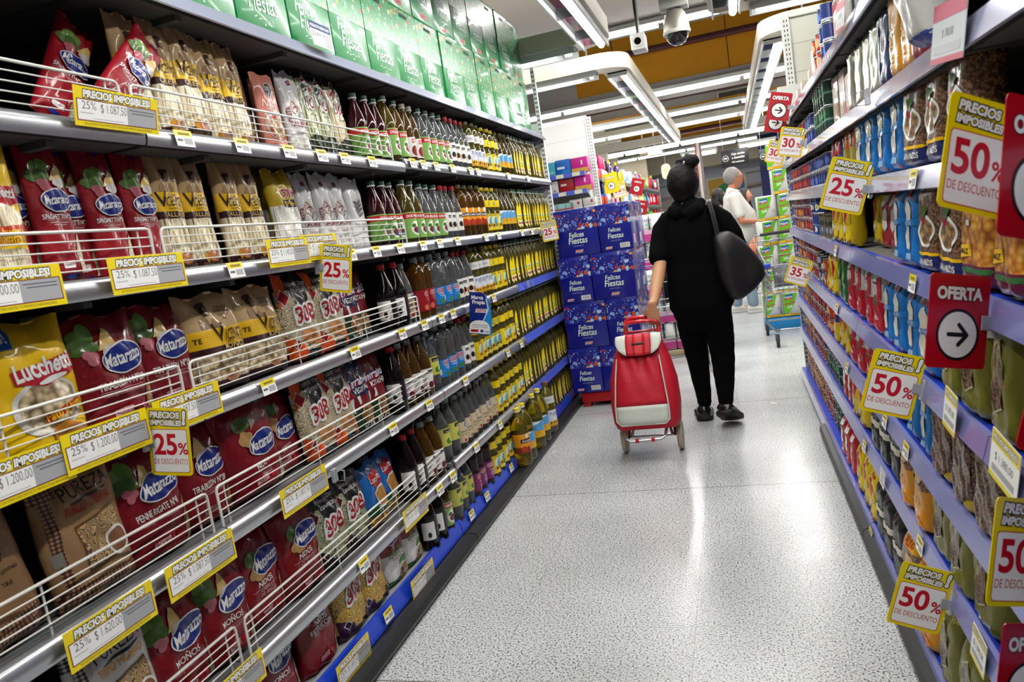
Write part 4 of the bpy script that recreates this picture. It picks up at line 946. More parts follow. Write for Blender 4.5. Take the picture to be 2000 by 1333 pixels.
bottle_kind('b_dark', 'dark red vinegar bottle, green label', 'round', .040, .275, DKV, GRC, lab_vin)
bottle_kind('b_amb', 'pale amber vinegar bottle, green label', 'round', .040, .275, AMB, GRC, lab_vin)
bottle_kind('b_big', 'stout yellow vinegar bottle, green label', 'round', .046, .285, 'd2b24a', GRC, lab_vin)
bottle_kind('b_apple', 'amber apple vinegar bottle, white label', 'round', .038, .275, AMB, ('b8a890', 1), lab_apple)
bottle_kind('b_clr', 'clear vinegar bottle, green label', 'round', .042, .275, CLR, GRC, lab_vin)
bottle_kind('b_wht', 'clear red capped vinegar bottle', 'round', .038, .275, CLR, REDC, lab_white)
bottle_kind('b_pur', 'pale oil bottle, white band labels', 'wide', .043, .285, OIL, OLV, lab_pur)
bottle_kind('b_cos', 'oil bottle, wide yellow labels', 'wide', .043, .280, OIL, YELC, lab_cos)
bottle_kind('b_sun', 'oil bottle, sky blue label', 'round', .041, .280, 'b89a38', OLV, lab_sun)
bottle_kind('b_nat', 'slim oil bottle, yellow leaf label', 'slim', .037, .285, OIL, ('33553a', 1), lab_nat)
bottle_kind('b_coc', 'golden oil bottle, orange label', 'wide', .043, .285, 'd0901c', OLV, lab_coc)
bottle_kind('b_cblue', 'ribbed clear bottle, blue label', 'ribbed', .046, .285, CLR, GRYC, lab_cblue)
bottle_kind('b_beige', 'clear vinegar bottle, beige label', 'round', .039, .265, CLR, GRYC, lab_beige)
bottle_kind('b_red', 'ribbed amber bottle, red label', 'ribbed', .042, .280, AMO, GRYC, lab_red)
bottle_kind('b_lemon', 'clear bottle, pale green label', 'round', .043, .275, CLR, GRYC, lab_lemon)
bottle_kind('b_blk', 'black vinegar bottle, white sticker', 'round', .042, .275, '140b0d', REDC, lab_dark)
bottle_kind('b_org', 'amber vinegar bottle, red fruit label', 'round', .044, .275, AMO, GRYC, lab_mix)
bottle_kind('b_purple', 'dark ribbed bottle, purple label', 'ribbed', .042, .27, '24101c', GRYC, lab_purple)
bottle_kind('b_big_coc', 'large oil bottle, orange label', 'big', .050, .335, 'e0c43a', ('efd22a', 1), lab_coc)
bottle_kind('b_big_sun', 'large oil bottle, sky blue label', 'big', .050, .335, 'dcc94c', ('efd22a', 1), lab_sun)
bottle_kind('b_big_brown', 'large brown capped bottle', 'big', .050, .335, 'd8c858', ('7a4a24', 0), lab_pur)
BX = -1.372
def seq(y0, y1, n): return [y0 + (y1 - y0) * i / max(1, n - 1) for i in range(n)]
def row(lv, items, back=True):
    for k, ys in items:
        for y in ys:
            z = LZ[lv] - .012 - ((.028 if lv == 2 else .016 if lv == 6 else 0) if y < 3.05 else 0)
            put(k, BX + rr.uniform(-.006, .006), y, z, PI / 2 + rr.uniform(-.25, .25), RNAME[lv].replace('pasta', 'bottle') if y > 3.05 or True else '', order=y)
            if back and y > 3.0 and k not in ('b_blk', 'b_purple'):
                typ, R, H, liq = SHAPES[k]; BACKROW.lathe([(r * R, q * H) for r, q in PROF[typ]] + [(.34 * R, H)], LIQUID(liq, 1.38), 12, (BX - .105 + rr.uniform(-.008, .008), y + rr.uniform(-.01, .01), z))
row(6, [('b_dark', seq(2.80, 2.97, 3)), ('b_big', [3.075]), ('b_amb', [2.885 + .0]) if 0 else ('b_amb', [3.17]), ('b_apple', [3.27, 3.355]), ('b_clr', seq(3.445, 3.715, 4)), ('b_wht', seq(3.80, 4.04, 4)), ('b_pur', [4.13, 4.225, 4.32]), ('b_cos', [4.415, 4.51, 4.605]), ('b_sun', seq(4.70, 4.88, 3)), ('b_nat', seq(4.97, 5.76, 11))])
row(5, [('b_dark', seq(2.83, 2.99, 3)), ('b_big', [3.10, 3.20]), ('b_clr', seq(3.30, 3.48, 3)), ('b_wht', seq(3.58, 3.74, 3)), ('b_coc', seq(3.84, 4.13, 4)), ('b_cos', [4.225, 4.32, 4.415]), ('b_sun', seq(4.51, 4.78, 4)), ('b_nat', seq(4.87, 5.76, 12))])
row(4, [('b_blk', [2.79, 2.88]), ('b_beige', [2.97]), ('b_red', [3.10, 3.19]), ('b_cblue', seq(3.29, 3.49, 3)), ('b_wht', seq(3.59, 3.76, 3)), ('b_pur', seq(3.86, 4.05, 3)), ('b_cos', seq(4.15, 4.34, 3)), ('b_nat', seq(4.44, 5.76, 18))])
row(3, [('b_blk', [2.72]), ('b_org', [2.81, 2.905, 3.0]), ('b_lemon', [3.11]), ('b_cblue', seq(3.21, 3.42, 3)), ('b_wht', [3.52, 3.60]), ('b_cos', seq(3.70, 4.36, 8)), ('b_nat', seq(4.46, 5.76, 18))])
row(2, [('b_blk', [2.70, 2.79]), ('b_org', [2.89, 2.985]), ('b_lemon', [3.10, 3.20]), ('b_beige', seq(3.30, 3.80, 7)), ('b_cos', seq(3.90, 4.38, 6)), ('b_nat', seq(4.47, 5.76, 18))])
row(1, [('b_blk', [2.80, 2.895]), ('b_amb', [2.99]), ('b_lemon', seq(3.10, 3.29, 3)), ('b_purple', seq(3.39, 3.58, 3)), ('b_cos', seq(3.69, 4.38, 8)), ('b_nat', seq(4.47, 5.76, 18))])
o = BACKROW.build('bottle_back_rows', angle=80); o['kind'] = 'stuff'; tag(o, 'second rows of bottles standing behind the front bottles', 'bottles')
for k, y in (('b_big_coc', 4.02), ('b_big_sun', 4.13), ('b_big_sun', 4.36), ('b_big_sun', 4.50), ('b_big_brown', 4.70)):
    put(k, -1.290, y, .062, PI / 2 - .35, 'black bottle ledge')
# ------------------------------------------------------------------ green gift cartons on the top shelf
GRN = M('0f8a46', r=.3, coat=.22); GRN2 = M('0f7a3e', r=.25, coat=.4)
GBAND = CONFETTI('green', '168c4c', ['3fae74', '5fbb8a', 'b8412a', 'c8d8c0', '2f9d62', '8fc8a6', '1d9253', 'd0a040'], 50)
GWHT = ink('dfeee2')
@kind('carton_green', 'green holiday gift carton', 'carton', 'green gift cartons')
def _():
    w, h, d = .296, .395, .34; mb = MB(); mb.rbox((-w / 2, 0, 0), (w / 2, d, h), GRN, .003); o = mb.build('gift_carton')
    r = PR(w, h); r.Rc(-.5, .52, .5, .97, GBAND)
    r.T(-.08, .375, .052, 'Felices', GWHT, shear=.18, bold=.0, sq=.72); r.T(.02, .235, .058, 'Fiestas', GWHT, shear=.18, bold=.006, sq=.76)
    for i in range(5): r.E(-.16 + i * .08, .18 - .01 * (i % 2), .010, .0016, GWHT, .4 - i * .2)
    r.E(0, .135, .004, .004, GWHT)
    r.G([(-.20, .04), (.10, .04), (.13, .10), (-.17, .10)], ink('e3a7a0')); r.T(-.03, .052, .015, 'COTO', iR, bold=.05, mw=.24)
    r.build('front_print', flat_map, o, L=0)
    p2 = PR(d, h); p2.Rc(0, .52, 1, .97, GBAND); p2.build('side_print', lambda x, y, l: (w / 2 + l, x, y), o, L=0)
    mb = MB(); mb.box((-.045, -.0015, h * .885), (.045, -.0005, h * .93), M('0a3a20', r=.7)); mb.build('hand_hole', o, False)
    return o
gz = 2.104
for i in range(16): put('carton_green', -1.375 + rr.uniform(-.004, .004), 1.06 + i * .3025, gz, PI / 2, 'lower row on pasta gondola top')
for i in range(16): put('carton_green', -1.38 + rr.uniform(-.004, .004), 1.06 + i * .3025, gz + .398, PI / 2, 'upper row on pasta gondola top')
# ------------------------------------------------------------------ blue gift cartons on a red pallet
BLU = M('10188a', r=.3, coat=.35)
BBAND = CONFETTI('blue', '141c86', ['6c86d8', '3a53b8', 'b8d0f0', 'c8501e', 'e8a83a', '4a6ac8', '8aa8e8', '2a3aa0', 'a02a3a'], 30)
def bluec(name, w, desc, big):
    @kind(name, desc, 'carton', desc + 's')
    def _():
        h, d = .343, .38; mb = MB(); mb.rbox((-w / 2, 0, 0), (w / 2, d, h), BLU, .003); o = mb.build('gift_carton')
        r = PR(w, h); r.Rc(-.5, .56, .5, .93, BBAND); k = 1 if big else .8
        r.T(-.02, .405, .037 * k, 'Felices', GWHT, shear=.15, bold=.012, sq=.8); r.T(.0, .27, .045 * k, 'Fiestas', GWHT, shear=.15, bold=.015, sq=.84)
        for i in range(5): r.E((-.10 + i * .05) / w * .3, .22 - .008 * (i % 2), .010, .0018, ink('8f9fd8'), .4 - i * .2)
        if big: r.G([(-.10, .07), (.08, .07), (.10, .13), (-.08, .13)], ink('e8cfc8')); r.T(.0, .08, .013, 'COTO', iR, bold=.05)
        else:
            r.G([(-.36, .05), (-.16, .05), (-.14, .10), (-.34, .10)], ink('e8cfc8')); r.T(-.25, .058, .010, 'COTO', iR, bold=.05); r.Rc(.10, .05, .40, .15, WHT)
            for i in range(14): r.Rc(.13 + i * .018, .065, .137 + i * .018, .138, PR_BLK)
        r.build('front_print', flat_map, o, L=0)
        p2 = PR(d, h); p2.Rc(0, .56, 1, .93, BBAND); p2.RR(.2, .1, .5, .3, .004, ink('c8ccd8'))
        p2.build('side_print', lambda x, y, l: (w / 2 + l, x, y), o, L=0)
        return o
bluec('carton_blue', .315, 'wide blue gift carton', 1); bluec('carton_blue_narrow', .235, 'narrow blue gift carton', 0)
PX0, PY = -1.285, 5.50
for lv in range(4):
    z = .118 + lv * .3455; wide_first = lv % 2 == 1; x = PX0 + .012 * lv + rr.uniform(-.004, .004)
    for j in (0, 1):
        big = (j == 0) == wide_first; wd = .315 if big else .235
        for dd in (0, 1):
            k = 'carton_blue' if big else 'carton_blue_narrow'
            put(k, x + wd / 2, PY + dd * .385 + rr.uniform(-.004, .004), z, rr.uniform(-.015, .015), ('front' if not dd else 'rear') + ' of %s pallet layer' % ('lowest', 'second', 'third', 'top')[lv], order=j)
        x += wd + .006
t = empty('pallet', (0, 0, 0)); tag(t, 'red pallet under the blue gift cartons', 'pallet')
RP = M('b0121c', r=.4)
mb = MB(); mb.rbox((PX0 + .05, PY + .02, .035), (PX0 + .57, PY + .80, .112), RP, .008); mb.build('deck', t)
for (x, y) in ((PX0 + .055, PY + .03), (PX0 + .50, PY + .03), (PX0 + .055, PY + .72), (PX0 + .50, PY + .72)): mb = MB(); mb.rbox((x, y, 0), (x + .06, y + .07, .05), RP, .006); mb.build('foot', t)
# ------------------------------------------------------------------ goods on the flour gondola
RROW = {8: 'top flour shelf', 7: 'seventh flour shelf up', 6: 'sixth flour shelf up', 5: 'fifth flour shelf up', 4: 'fourth flour shelf up', 3: 'third flour shelf up', 2: 'second flour shelf up', 1: 'lowest flour shelf'}
TIN = M('c9ccd0', r=.22, metal=.9)
def can_kind(name, desc, R, H, c, accents, cat='can', nm='food_can'):
    @kind(name, desc, cat, desc + 's')
    def _():
        mb = MB(); L = M(c, r=.3, coat=.4); e = .006
        mb.lathe([(R * .90, 0), (R, .001), (R, .004), (R * .965, e)], TIN, 16); mb.lathe([(R * .965, e), (R * .965, H - e)], L, 16); mb.lathe([(R * .965, H - e), (R, H - .004), (R, H - .001), (R * .92, H - .001), (R * .90, H - .004)], TIN, 16)
        o = mb.build(nm, angle=50); pr = PR(2 * PI * R, H)
        for (x, y, a, b, m) in accents: pr.E(x, y, a * R, b * H, ink(m), n=14) if a > 0 else pr.Rc(-.5, y - b, .5, y + b, ink(m))
        pr.build('label', lambda x, y, l: (math.sin(x / R) * (R * .966 + l), -math.cos(x / R) * (R * .966 + l), y), o, L=R * .5)
        return o
can_kind('can_red', 'dark red food can', .0345, .074, '7e1420', [(0, .16, -1, .05, 'd9c9b0'), (0, .55, .55, .22, 'c8402a'), (-.12, .5, .3, .2, 'e8d9b8'), (.16, .4, .25, .16, '2a3f8a')])
can_kind('can_orange', 'orange food can', .0345, .074, 'a8481c', [(0, .82, -1, .06, '5a1a14'), (0, .45, .6, .25, 'e09a3a'), (.16, .4, .25, .2, '7a1a1a')])
can_kind('can_blue', 'blue food can', .0345, .074, '1f2f78', [(0, .16, -1, .05, 'c8ccd8'), (0, .5, .55, .24, '5a78c8'), (-.14, .5, .2, .2, 'c04030')], nm='small_can')
can_kind('can_big_blue', 'wide blue can with white flower', .046, .112, '183a8c', [(0, .5, -1, .03, '6a8ad0'), (0, .30, .5, .14, 'e8e8e0'), (.0, .30, .16, .06, 'e0b030')], nm='wide_can')
can_kind('can_olive', 'olive can with artichoke drawing', .046, .118, '5f5c48', [(-.06, .62, .3, .10, '2a2c22'), (.06, .62, .3, .10, '2a2c22'), (-.06, .35, .28, .12, '8f96b0'), (.06, .35, .28, .12, '8f96b0'), (0, .93, -1, .04, '3a3428')], nm='wide_can')
can_kind('can_green', 'dark green tall can', .036, .108, '173f34', [(0, .5, -1, .04, '6f9a80'), (0, .72, .5, .14, '3d8a5a'), (0, .3, .5, .12, '0f2a24')], nm='tall_can')
can_kind('can_navy', 'navy patterned food can', .037, .078, '16254a', [(0, .6, .7, .22, '9fb0c8'), (.15, .3, .4, .18, 'd9dce0')], nm='small_can')
can_kind('can_vermilion', 'vermilion red stacked tin', .038, .074, 'c8401c', [(0, .5, .6, .25, 'e8b080'), (0, .12, -1, .04, '6a1a10')])
def sack(name, desc, w, h, d, bands, art, seed, cat='packet', nm='food_packet', top=.12, wr=1.0, L=.022, back=None):
    @kind(name, desc, cat, desc.split(',')[0] + 's')
    def _():
        p = Packet(w, h, d, seed, top=top, wr=wr * .55, box=6.5, taper=.03); o = p.mesh(nm, bands, back=back, nu=14, nv=20); r = PR(w, h); art(r); return finish(o, p, r)
FB = film('1473c4'); GL = ink('d9d4c6')
def a_flour(r):
    r.E(-.02, .60, .036, .036, GL); r.E(-.02, .36, .030, .034, GL, .2); r.G([(-.5, .44), (-.5, .50), (.5, .56), (.5, .49)], ink('1f84d6')); r.T(-.05, .475, .012, 'Largo Fino', WHT, mw=.6, bold=0, rot=.05)
    r.RR(-.26, .78, .26, .92, .01, iR); r.T(0, .82, .014, 'Molto', WHT, mw=.42, shear=.2); r.RR(-.2, .10, .15, .17, .003, ink('8fb8dc')); r.E(.34, .06, .008, .004, iR)
sack('flour_blue', 'sky blue rice packet', .135, .225, .075, [(0, 1, FB)], a_flour, 51, wr=1.3)
def a_yel(r):
    r.E(-.04, .58, .034, .034, ink('b8160f')); r.G([(-.28, .60), (-.04, .80), (.22, .62)], ink('b8160f')); r.E(-.12, .74, .008, .012, iR); r.T(.1, .84, .014, 'Polenta', iR, bold=.03, mw=.7); r.G([(-.5, .16), (-.5, .30), (-.05, .40), (-.1, .16)], ink('c9c4b8'))
    for i in range(8): r.E(-.4 + .11 * i, .08 + .03 * (i % 2), .007, .007, ink(('2f6a2a', 'b8320f', 'e8e0c0')[i % 3]))
    r.Rc(.16, .42, .42, .62, ink('d9b21a'))
sack('pack_yellow', 'yellow polenta packet with red drop', .14, .205, .07, [(0, 1, film('e3c014'))], a_yel, 53)
def a_rw(r):
    r.G([(-.5, .34), (-.5, .42), (-.1, .56), (.5, .46), (.5, .34)], ink('b3122a')); r.E(0, .78, .030, .030, ink('d9d6d0')); r.Rc(-.34, .70, .34, .735, iB); r.E(.02, .48, .034, .020, PASTA('bean_seed')); r.T(0, .22, .018, 'Fino', WHT, bold=0, mw=.5); r.RR(.2, .5, .42, .9, .006, ink('b3122a'))
sack('pack_redwhite', 'red and white rice packet', .14, .235, .075, [(0, .42, film('b3122a')), (.42, 1, film('c9c2bc'))], a_rw, 55, wr=1.3)
def a_green(r): r.E(.05, .62, .034, .05, ink('3f7a2c')); r.E(-.2, .55, .02, .03, ink('8fae6a')); r.T(0, .38, .014, 'Lentejas', ink('a9c99a'), bold=0, mw=.7)
sack('pack_green', 'dark green packet', .15, .235, .07, [(0, 1, film('17552a'))], a_green, 57)
def a_black(r): r.Rc(-.5, .43, .5, .53, ink('d6cdbd')); r.T(-.05, .72, .05, 'K', ink('4a4d52'), bold=0); r.T(0, .30, .007, 'arroz integral', ink('8f8a80'), bold=0, mw=.7); r.T(0, .25, .006, 'seleccionado', ink('8f8a80'), bold=0); r.RR(-.3, .34, .3, .40, .002, ink('262a2a'))
sack('pack_black', 'black packet with beige band', .125, .225, .08, [(0, 1, film('141818'))], a_black, 59, top=.1)
def a_orange(r): r.T(-.06, .80, .020, 'GALLO', iR, shear=.2, mw=.6); r.T(-.1, .28, .030, 'ORO', ink('e0b060'), bold=0, mw=.6); r.E(.1, .62, .04, .03, ink('c9a878')); r.G([(-.5, .46), (-.5, .60), (-.2, .52)], ink('e8dcc6')); r.E(.2, .12, .03, .012, ink('e08a10'))
sack('pack_orange', 'orange sack with clear upper half', .15, .255, .10, [(0, .48, film('dd9110')), (.48, .78, PASTA('bean_seed')), (.78, 1, film('dd9a1a'))], a_orange, 61, wr=1.4)
def a_olive(r):
    r.G([(-.16, .20), (-.26, .40), (-.22, .72), (.0, .80), (.16, .62), (.14, .28)], ink('b9b68a')); r.G([(-.145, .22), (-.24, .40), (-.205, .705), (.0, .78), (.145, .61), (.125, .295)], PASTA('lentil_seed')); r.T(.25, .86, .012, 'Lentejas', ink('d9c85a'), mw=.4, bold=0)
sack('pack_olive', 'olive green lentil bag with window', .145, .235, .085, [(0, 1, film('6f6d22'))], a_olive, 63, wr=1.3)
def a_yw(r):
    r.G([(-.42, .10), (-.46, .55), (-.1, .70), (.40, .62), (.44, .2), (.1, .05)], PASTA('lentil_seed')); r.G([(-.5, .72), (-.5, .86), (.5, .88), (.5, .74)], ink('c9a90f')); r.Rc(.2, .80, .4, .9, WHT)
sack('pack_yerba', 'yellow bag of brown lentils', .16, .235, .09, [(0, .16, film('b89a10')), (.16, .66, PASTA('lentil_seed')), (.66, 1, film('a8920e'))], a_yw, 65, wr=1.4)
def a_bean(r):
    r.T(.1, .83, .026, 'Egran', ink('17613a'), bold=.03, mw=.6); r.E(.08, .42, .05, .036, WHT); r.E(.08, .42, .043, .029, PASTA('tan_shape')); r.E(-.05, .53, .012, .010, iR)
    for dx, dy in ((.0, .60), (.06, .62), (.04, .58)): r.E(dx, dy, .014, .010, iG2)
    r.Rc(-.5, .19, .5, .22, iY); r.T(.0, .10, .013, 'GARBANZOS', WHT, mw=.7)
sack('pack_bean', 'clear bean bag, navy base', .15, .235, .085, [(0, .22, ink('1c2560')), (.22, .80, PASTA('bean_seed')), (.80, 1, film('b8bdb6'))], a_bean, 67, wr=1.2)
def a_corn(r): r.T(-.15, .82, .026, 'Egran', ink('17613a'), bold=.03, mw=.5); r.G([(.0, .80), (.5, .92), (.5, .78), (.0, .72)], iR); r.E(-.1, .52, .013, .008, ink('4a7ac0')); r.Rc(-.12, .50, .02, .54, WHT); r.G([(-.4, .24), (-.4, .34), (.0, .36), (.0, .27)], iY); r.T(-.2, .28, .010, 'MAÍZ', iB); r.Rc(-.5, .14, .5, .18, ink('2f6a3a'))
sack('pack_corn', 'yellow corn bag, purple base', .155, .24, .085, [(0, .20, ink('6a1740')), (.20, .74, PASTA('corn_shape')), (.74, 1, film('e3c014'))], a_corn, 69)
def a_pale(r): r.RR(-.35, .55, .35, .85, .01, iR); r.T(0, .65, .018, 'Avena', WHT, mw=.6); r.E(0, .32, .03, .03, ink('e8d9a8'))
sack('pack_bluyel', 'yellow packet with blue top', .13, .20, .07, [(0, .5, film('e0b81c')), (.5, 1, film('17408f'))], a_pale, 71)
sack('pack_amber', 'amber packet with orange top', .12, .21, .07, [(0, .55, film('a8931e')), (.55, 1, film('c8641c'))], lambda r: (r.E(.0, .7, .02, .03, iB), r.T(0, .3, .014, 'GO', iB)), 73)
sack('pack_redbag', 'small red flour packet', .12, .20, .065, [(0, 1, film('b01a20'))], lambda r: (r.E(0, .5, .03, .04, WHT), r.G([(-.3, .7), (.3, .78), (.3, .9), (-.3, .86)], WHT)), 75)
def pouch(name, desc, c, art, seed, w=.13, h=.21, d=.045, metal=0):
    @kind(name, desc, 'pouch', desc.split(',')[0] + 's')
    def _():
        f = M(c, r=.28, metal=metal, coat=.4, wr=.5, ws=16); p = Packet(w, h, d, seed, top=.06, bot=.12, wr=.5, box=5); o = p.mesh('food_pouch', [(0, 1, f)], nu=14, nv=18); r = PR(w, h); art(r); return finish(o, p, r)
pouch('pouch_silver', 'plain silver foil pouch', 'b9b4a6', lambda r: r.E(0, .1, .02, .003, PR_GRY), 81, metal=.75)
pouch('pouch_navy', 'slim navy blue pouch', '14245a', lambda r: r.Rc(-.45, .1, -.2, .9, ink('b9c2d8')), 83)
pouch('pouch_orange', 'slim orange sauce pouch', 'd08a12', lambda r: (r.T(-.05, .4, .03, 'SALSA', ink('e8c890'), rot=PI / 2, bold=0), r.G([(-.3, .9), (.3, .9), (.2, 1), (-.2, 1)], ink('8a7a2a'))), 85, h=.235)
pouch('pouch_red', 'dark red sauce pouch', '8e1a2c', lambda r: r.T(-.05, .45, .04, 'Salsa', ink('d9a8a8'), rot=PI / 2, bold=0), 87, h=.235)
pouch('bag_white', 'white bag leaning out of its shelf', 'd9d8d4', lambda r: (r.Rc(-.4, .60, .4, .8, ink('3a3c40')), r.G([(-.5, .0), (.5, .0), (.5, .14), (-.5, .1)], ink('3a4a9a')), r.Rc(-.5, .88, .5, .96, iY)), 89, w=.15, h=.24, d=.07)
def cbox(name, desc, w, h, d, c, els):
    @kind(name, desc, 'box', desc + 'es')
    def _():
        mb = MB(); mb.rbox((-w / 2, 0, 0), (w / 2, d, h), M(c, r=.4), .002); o = mb.build('food_box'); r = PR(w, h)
        for e in els: r.Rc(*e[:4], ink(e[4])) if len(e) == 5 else r.T(*e[:3], e[3], ink(e[4]), mw=.8)
        r.build('front_print', flat_map, o, L=0); return o
cbox('box_tan', 'white puree box with red stripe', .135, .20, .045, 'cfc6b8', [(-.5, .8, .5, .95, 'a82018'), (.3, .0, .5, .8, 'b8501c'), (-.3, .2, .2, .6, 'd9a878')])
cbox('box_pink', 'pale red and white box', .15, .16, .05, 'd8b8b0', [(-.5, .0, .5, .3, 'b02a30'), (-.3, .4, .3, .8, 'e8dcd8')])
cbox('box_dark', 'dark grey food box', .12, .20, .05, '2f3434', [(-.4, .5, .4, .8, '8f9494'), (-.5, .0, .5, .12, 'a82030')])
cbox('box_small', 'small beige box', .09, .11, .05, 'b9a894', [(-.5, .3, .5, .55, '8a3a2a'), (-.3, .65, .3, .85, 'e8e0d0')])
FX = RX + .044
def rput(k, lv, y, x=0.0, z=0.0, rz=None, tx=None, ty=None):
    return put(k, FX + x - (.022 if lv == 1 else 0) + rr.uniform(0, .006), y, RZ[lv] - .002 if z == 0 else RZ[lv] - .002 + z, -PI / 2 + (rr.uniform(-.08, .08) if rz is None else rz), RROW[lv], tx=-.02 if tx is None else tx, ty=rr.uniform(-.03, .03) if ty is None else ty, order=y)
def rrow(lv, items):
    for it in items:
        ys = it[1] if isinstance(it[1], list) else [it[1]]
        for y in ys: rput(it[0], lv, y, **(it[2] if len(it) > 2 else {}))
def cans(k, lv, y0, y1, n, hgt, layers, x=0.0):
    for i in range(n):
        y = y0 + (y1 - y0) * (i / max(1, n - 1)) if n > 1 else y0
        for j in range(layers):
            c = k if isinstance(k, str) else k[(i + (j > 0 and (i * 7 + j) % 5 == 0)) % len(k)]
            put(c, RX + .052 + x + rr.uniform(0, .004), y + rr.uniform(-.003, .003), RZ[lv] - .0012 + j * hgt, -PI / 2 + rr.uniform(-.5, .5), RROW[lv], order=y + j * .001)
for lv, ly in ((5, 3), (4, 3), (3, 3), (2, 2), (6, 2), (7, 2)):
    cans('can_blue', lv, 5.60, 5.75, 3, .0745, ly); cans('can_orange', lv, 5.02, 5.52, 7, .0745, ly) if lv < 6 else cans('can_red', lv, 5.02, 5.52, 7, .0745, ly)
    cans('can_red', lv, 4.44, 4.94, 7, .0745, ly)
cans('can_orange', 1, 4.66, 5.70, 13, .0745, 3); cans('can_red', 1, 4.30, 4.58, 4, .0745, 3)
cans('can_big_blue', 5, 4.12, 4.32, 3, .1125, 2); cans('can_olive', 5, 3.68, 3.98, 4, .1185, 1); cans('can_olive', 5, 3.72, 3.94, 3, .1185, 2, .1) 
rrow(5, [('pack_yellow', [3.50, 3.33, 3.15]), ('pack_yellow', 2.96, {'x': .07}), ('pack_redbag', [2.62, 2.74], {'x': .06}), ('flour_blue', [2.06, 2.20]), ('flour_blue', 2.36, {'x': .08}), ('pack_bean', [1.895, 1.72]), ('pack_corn', [1.555, 1.385]), ('pack_corn', 1.22)])
cans('can_navy', 4, 4.20, 4.34, 2, .0785, 2); cans('can_vermilion', 4, 3.98, 4.10, 2, .0745, 2)
rrow(4, [('pack_yellow', [3.86, 3.70]), ('pack_green', [3.52, 3.36]), ('pack_redwhite', [3.18, 3.0, 2.78, 2.62]), ('flour_blue', [2.45, 2.30, 2.14, 2.0]), ('pack_olive', [1.80, 1.62]), ('pack_olive', 1.45)])
cans('can_red', 3, 4.24, 4.34, 2, .0745, 3); cans('can_vermilion', 3, 4.02, 4.13, 2, .0745, 2)
rrow(3, [('pack_bluyel', 3.80), ('pack_yellow', [3.62, 3.44]), ('pack_redwhite', [3.26, 3.08, 2.90]), ('flour_blue', [2.62, 2.44]), ('flour_blue', [2.24, 2.08]), ('pack_yerba', [1.90, 1.73]), ('pack_yerba', 1.56)])
cans('can_green', 2, 3.88, 4.32, 6, .1085, 2)
rrow(2, [('pack_redbag', [3.66, 3.53]), ('pack_yellow', [3.34, 3.18]), ('pack_black', [2.88, 2.72, 2.56]), ('pack_orange', [2.36, 2.18]), ('pack_olive', [1.99, 1.82, 1.65])])
cans('can_green', 1, 3.96, 4.18, 3, .1085, 2)
rrow(1, [('pack_redbag', [3.78, 3.64, 3.50]), ('pack_yellow', [3.30, 3.14, 2.98]), ('pack_black', [2.82, 2.66, 2.50]), ('pack_orange', [2.30, 2.12]), ('pack_olive', [1.92, 1.74, 1.56])])
cans('can_blue', 6, 3.92, 4.34, 6, .0745, 2); cans('can_blue', 6, 3.62, 3.82, 3, .0745, 2)
rrow(6, [('pack_bluyel', [3.36, 3.20]), ('pack_amber', [3.02, 2.88]), ('flour_blue', [2.68, 2.50, 2.32, 2.14]), ('pack_bean', [1.95, 1.78]), ('pack_bean', 1.6)])
cans('can_blue', 7, 4.10, 4.32, 3, .0745, 2); cans('can_green', 7, 3.52, 3.88, 5, .1085, 2)
rrow(7, [('box_tan', [3.36, 3.20]), ('box_pink', 3.03), ('pouch_silver', [2.86, 2.71, 2.56, 2.42]), ('pouch_navy', 2.28), ('pouch_orange', [2.14, 2.02]), ('pouch_red', [1.90, 1.78]), ('bag_white', 1.70, {'x': -.03, 'z': .01, 'tx': .28, 'ty': .10})])
rrow(8, [('box_small', [4.9, 4.6, 4.2]), ('box_pink', 3.9), ('box_tan', [3.2, 3.02]), ('box_dark', [2.84, 2.68, 2.5])])
cans('can_vermilion', 8, 3.55, 3.68, 2, .0745, 2); cans('can_blue', 8, 3.36, 3.44, 2, .0745, 3)
# ------------------------------------------------------------------ offer cards, price strips, shelf tags
CLIP = M('d9dde0', r=.15, trans=.5, coat=.5)
SY, SR = M('f3d908', r=.35, coat=.3), M('b5091f', r=.35, coat=.3)
def card(name, w, h, r, m, loc, rot, label, cat, group=None, t=.0012):
    mb = MB(); p = PR(w, h); p.RR(-.5, -.5, .5, .5, r, m); pts = [(x, y) for x, y in p.els[0][0]]
    mb.prism(pts, 0, t, m, 'xzy'); o = fixnormals(mb.build(name, smooth=False)); o.location = loc; o.rotation_euler = rot
    return tag(o, label, cat, group)
def arrow(p, x, y, k, m, left=False):
    s = -1 if left else 1; q = .12 * k
    def bar(a, b):
        (x0, y0), (x1, y1) = a, b; d = math.hypot(x1 - x0, y1 - y0); nx, ny = -(y1 - y0) / d * q, (x1 - x0) / d * q
        p.G([((x + s * u * 1) , 0) for u in ()] or [((x * p.w + s * (x0 + nx)) / p.w, (y * p.h + y0 + ny) / p.h), ((x * p.w + s * (x1 + nx)) / p.w, (y * p.h + y1 + ny) / p.h), ((x * p.w + s * (x1 - nx)) / p.w, (y * p.h + y1 - ny) / p.h), ((x * p.w + s * (x0 - nx)) / p.w, (y * p.h + y0 - ny) / p.h)], m)
        for a_ in (a, b): p.E(x + s * a_[0] / p.w, y + a_[1] / p.h, q, q, m, n=12)
    bar((-.62 * k, 0), (.6 * k, 0)); bar((.05 * k, .55 * k), (.6 * k, 0)); bar((.05 * k, -.55 * k), (.6 * k, 0))
def clip(o, side, w, lo=.0):
    mb = MB(); x = side * w / 2
    mb.rbox((min(x - side * .016, x + side * .012), -.004, -.012 + lo), (max(x - side * .016, x + side * .012), -.0014, .012 + lo), CLIP, .0008, 1)
    mb.rbox((min(x + side * .006, x + side * .016), -.006, -.024 + lo), (max(x + side * .006, x + side * .016), .012, .024 + lo), CLIP, .002, 1); mb.build('clip', o)
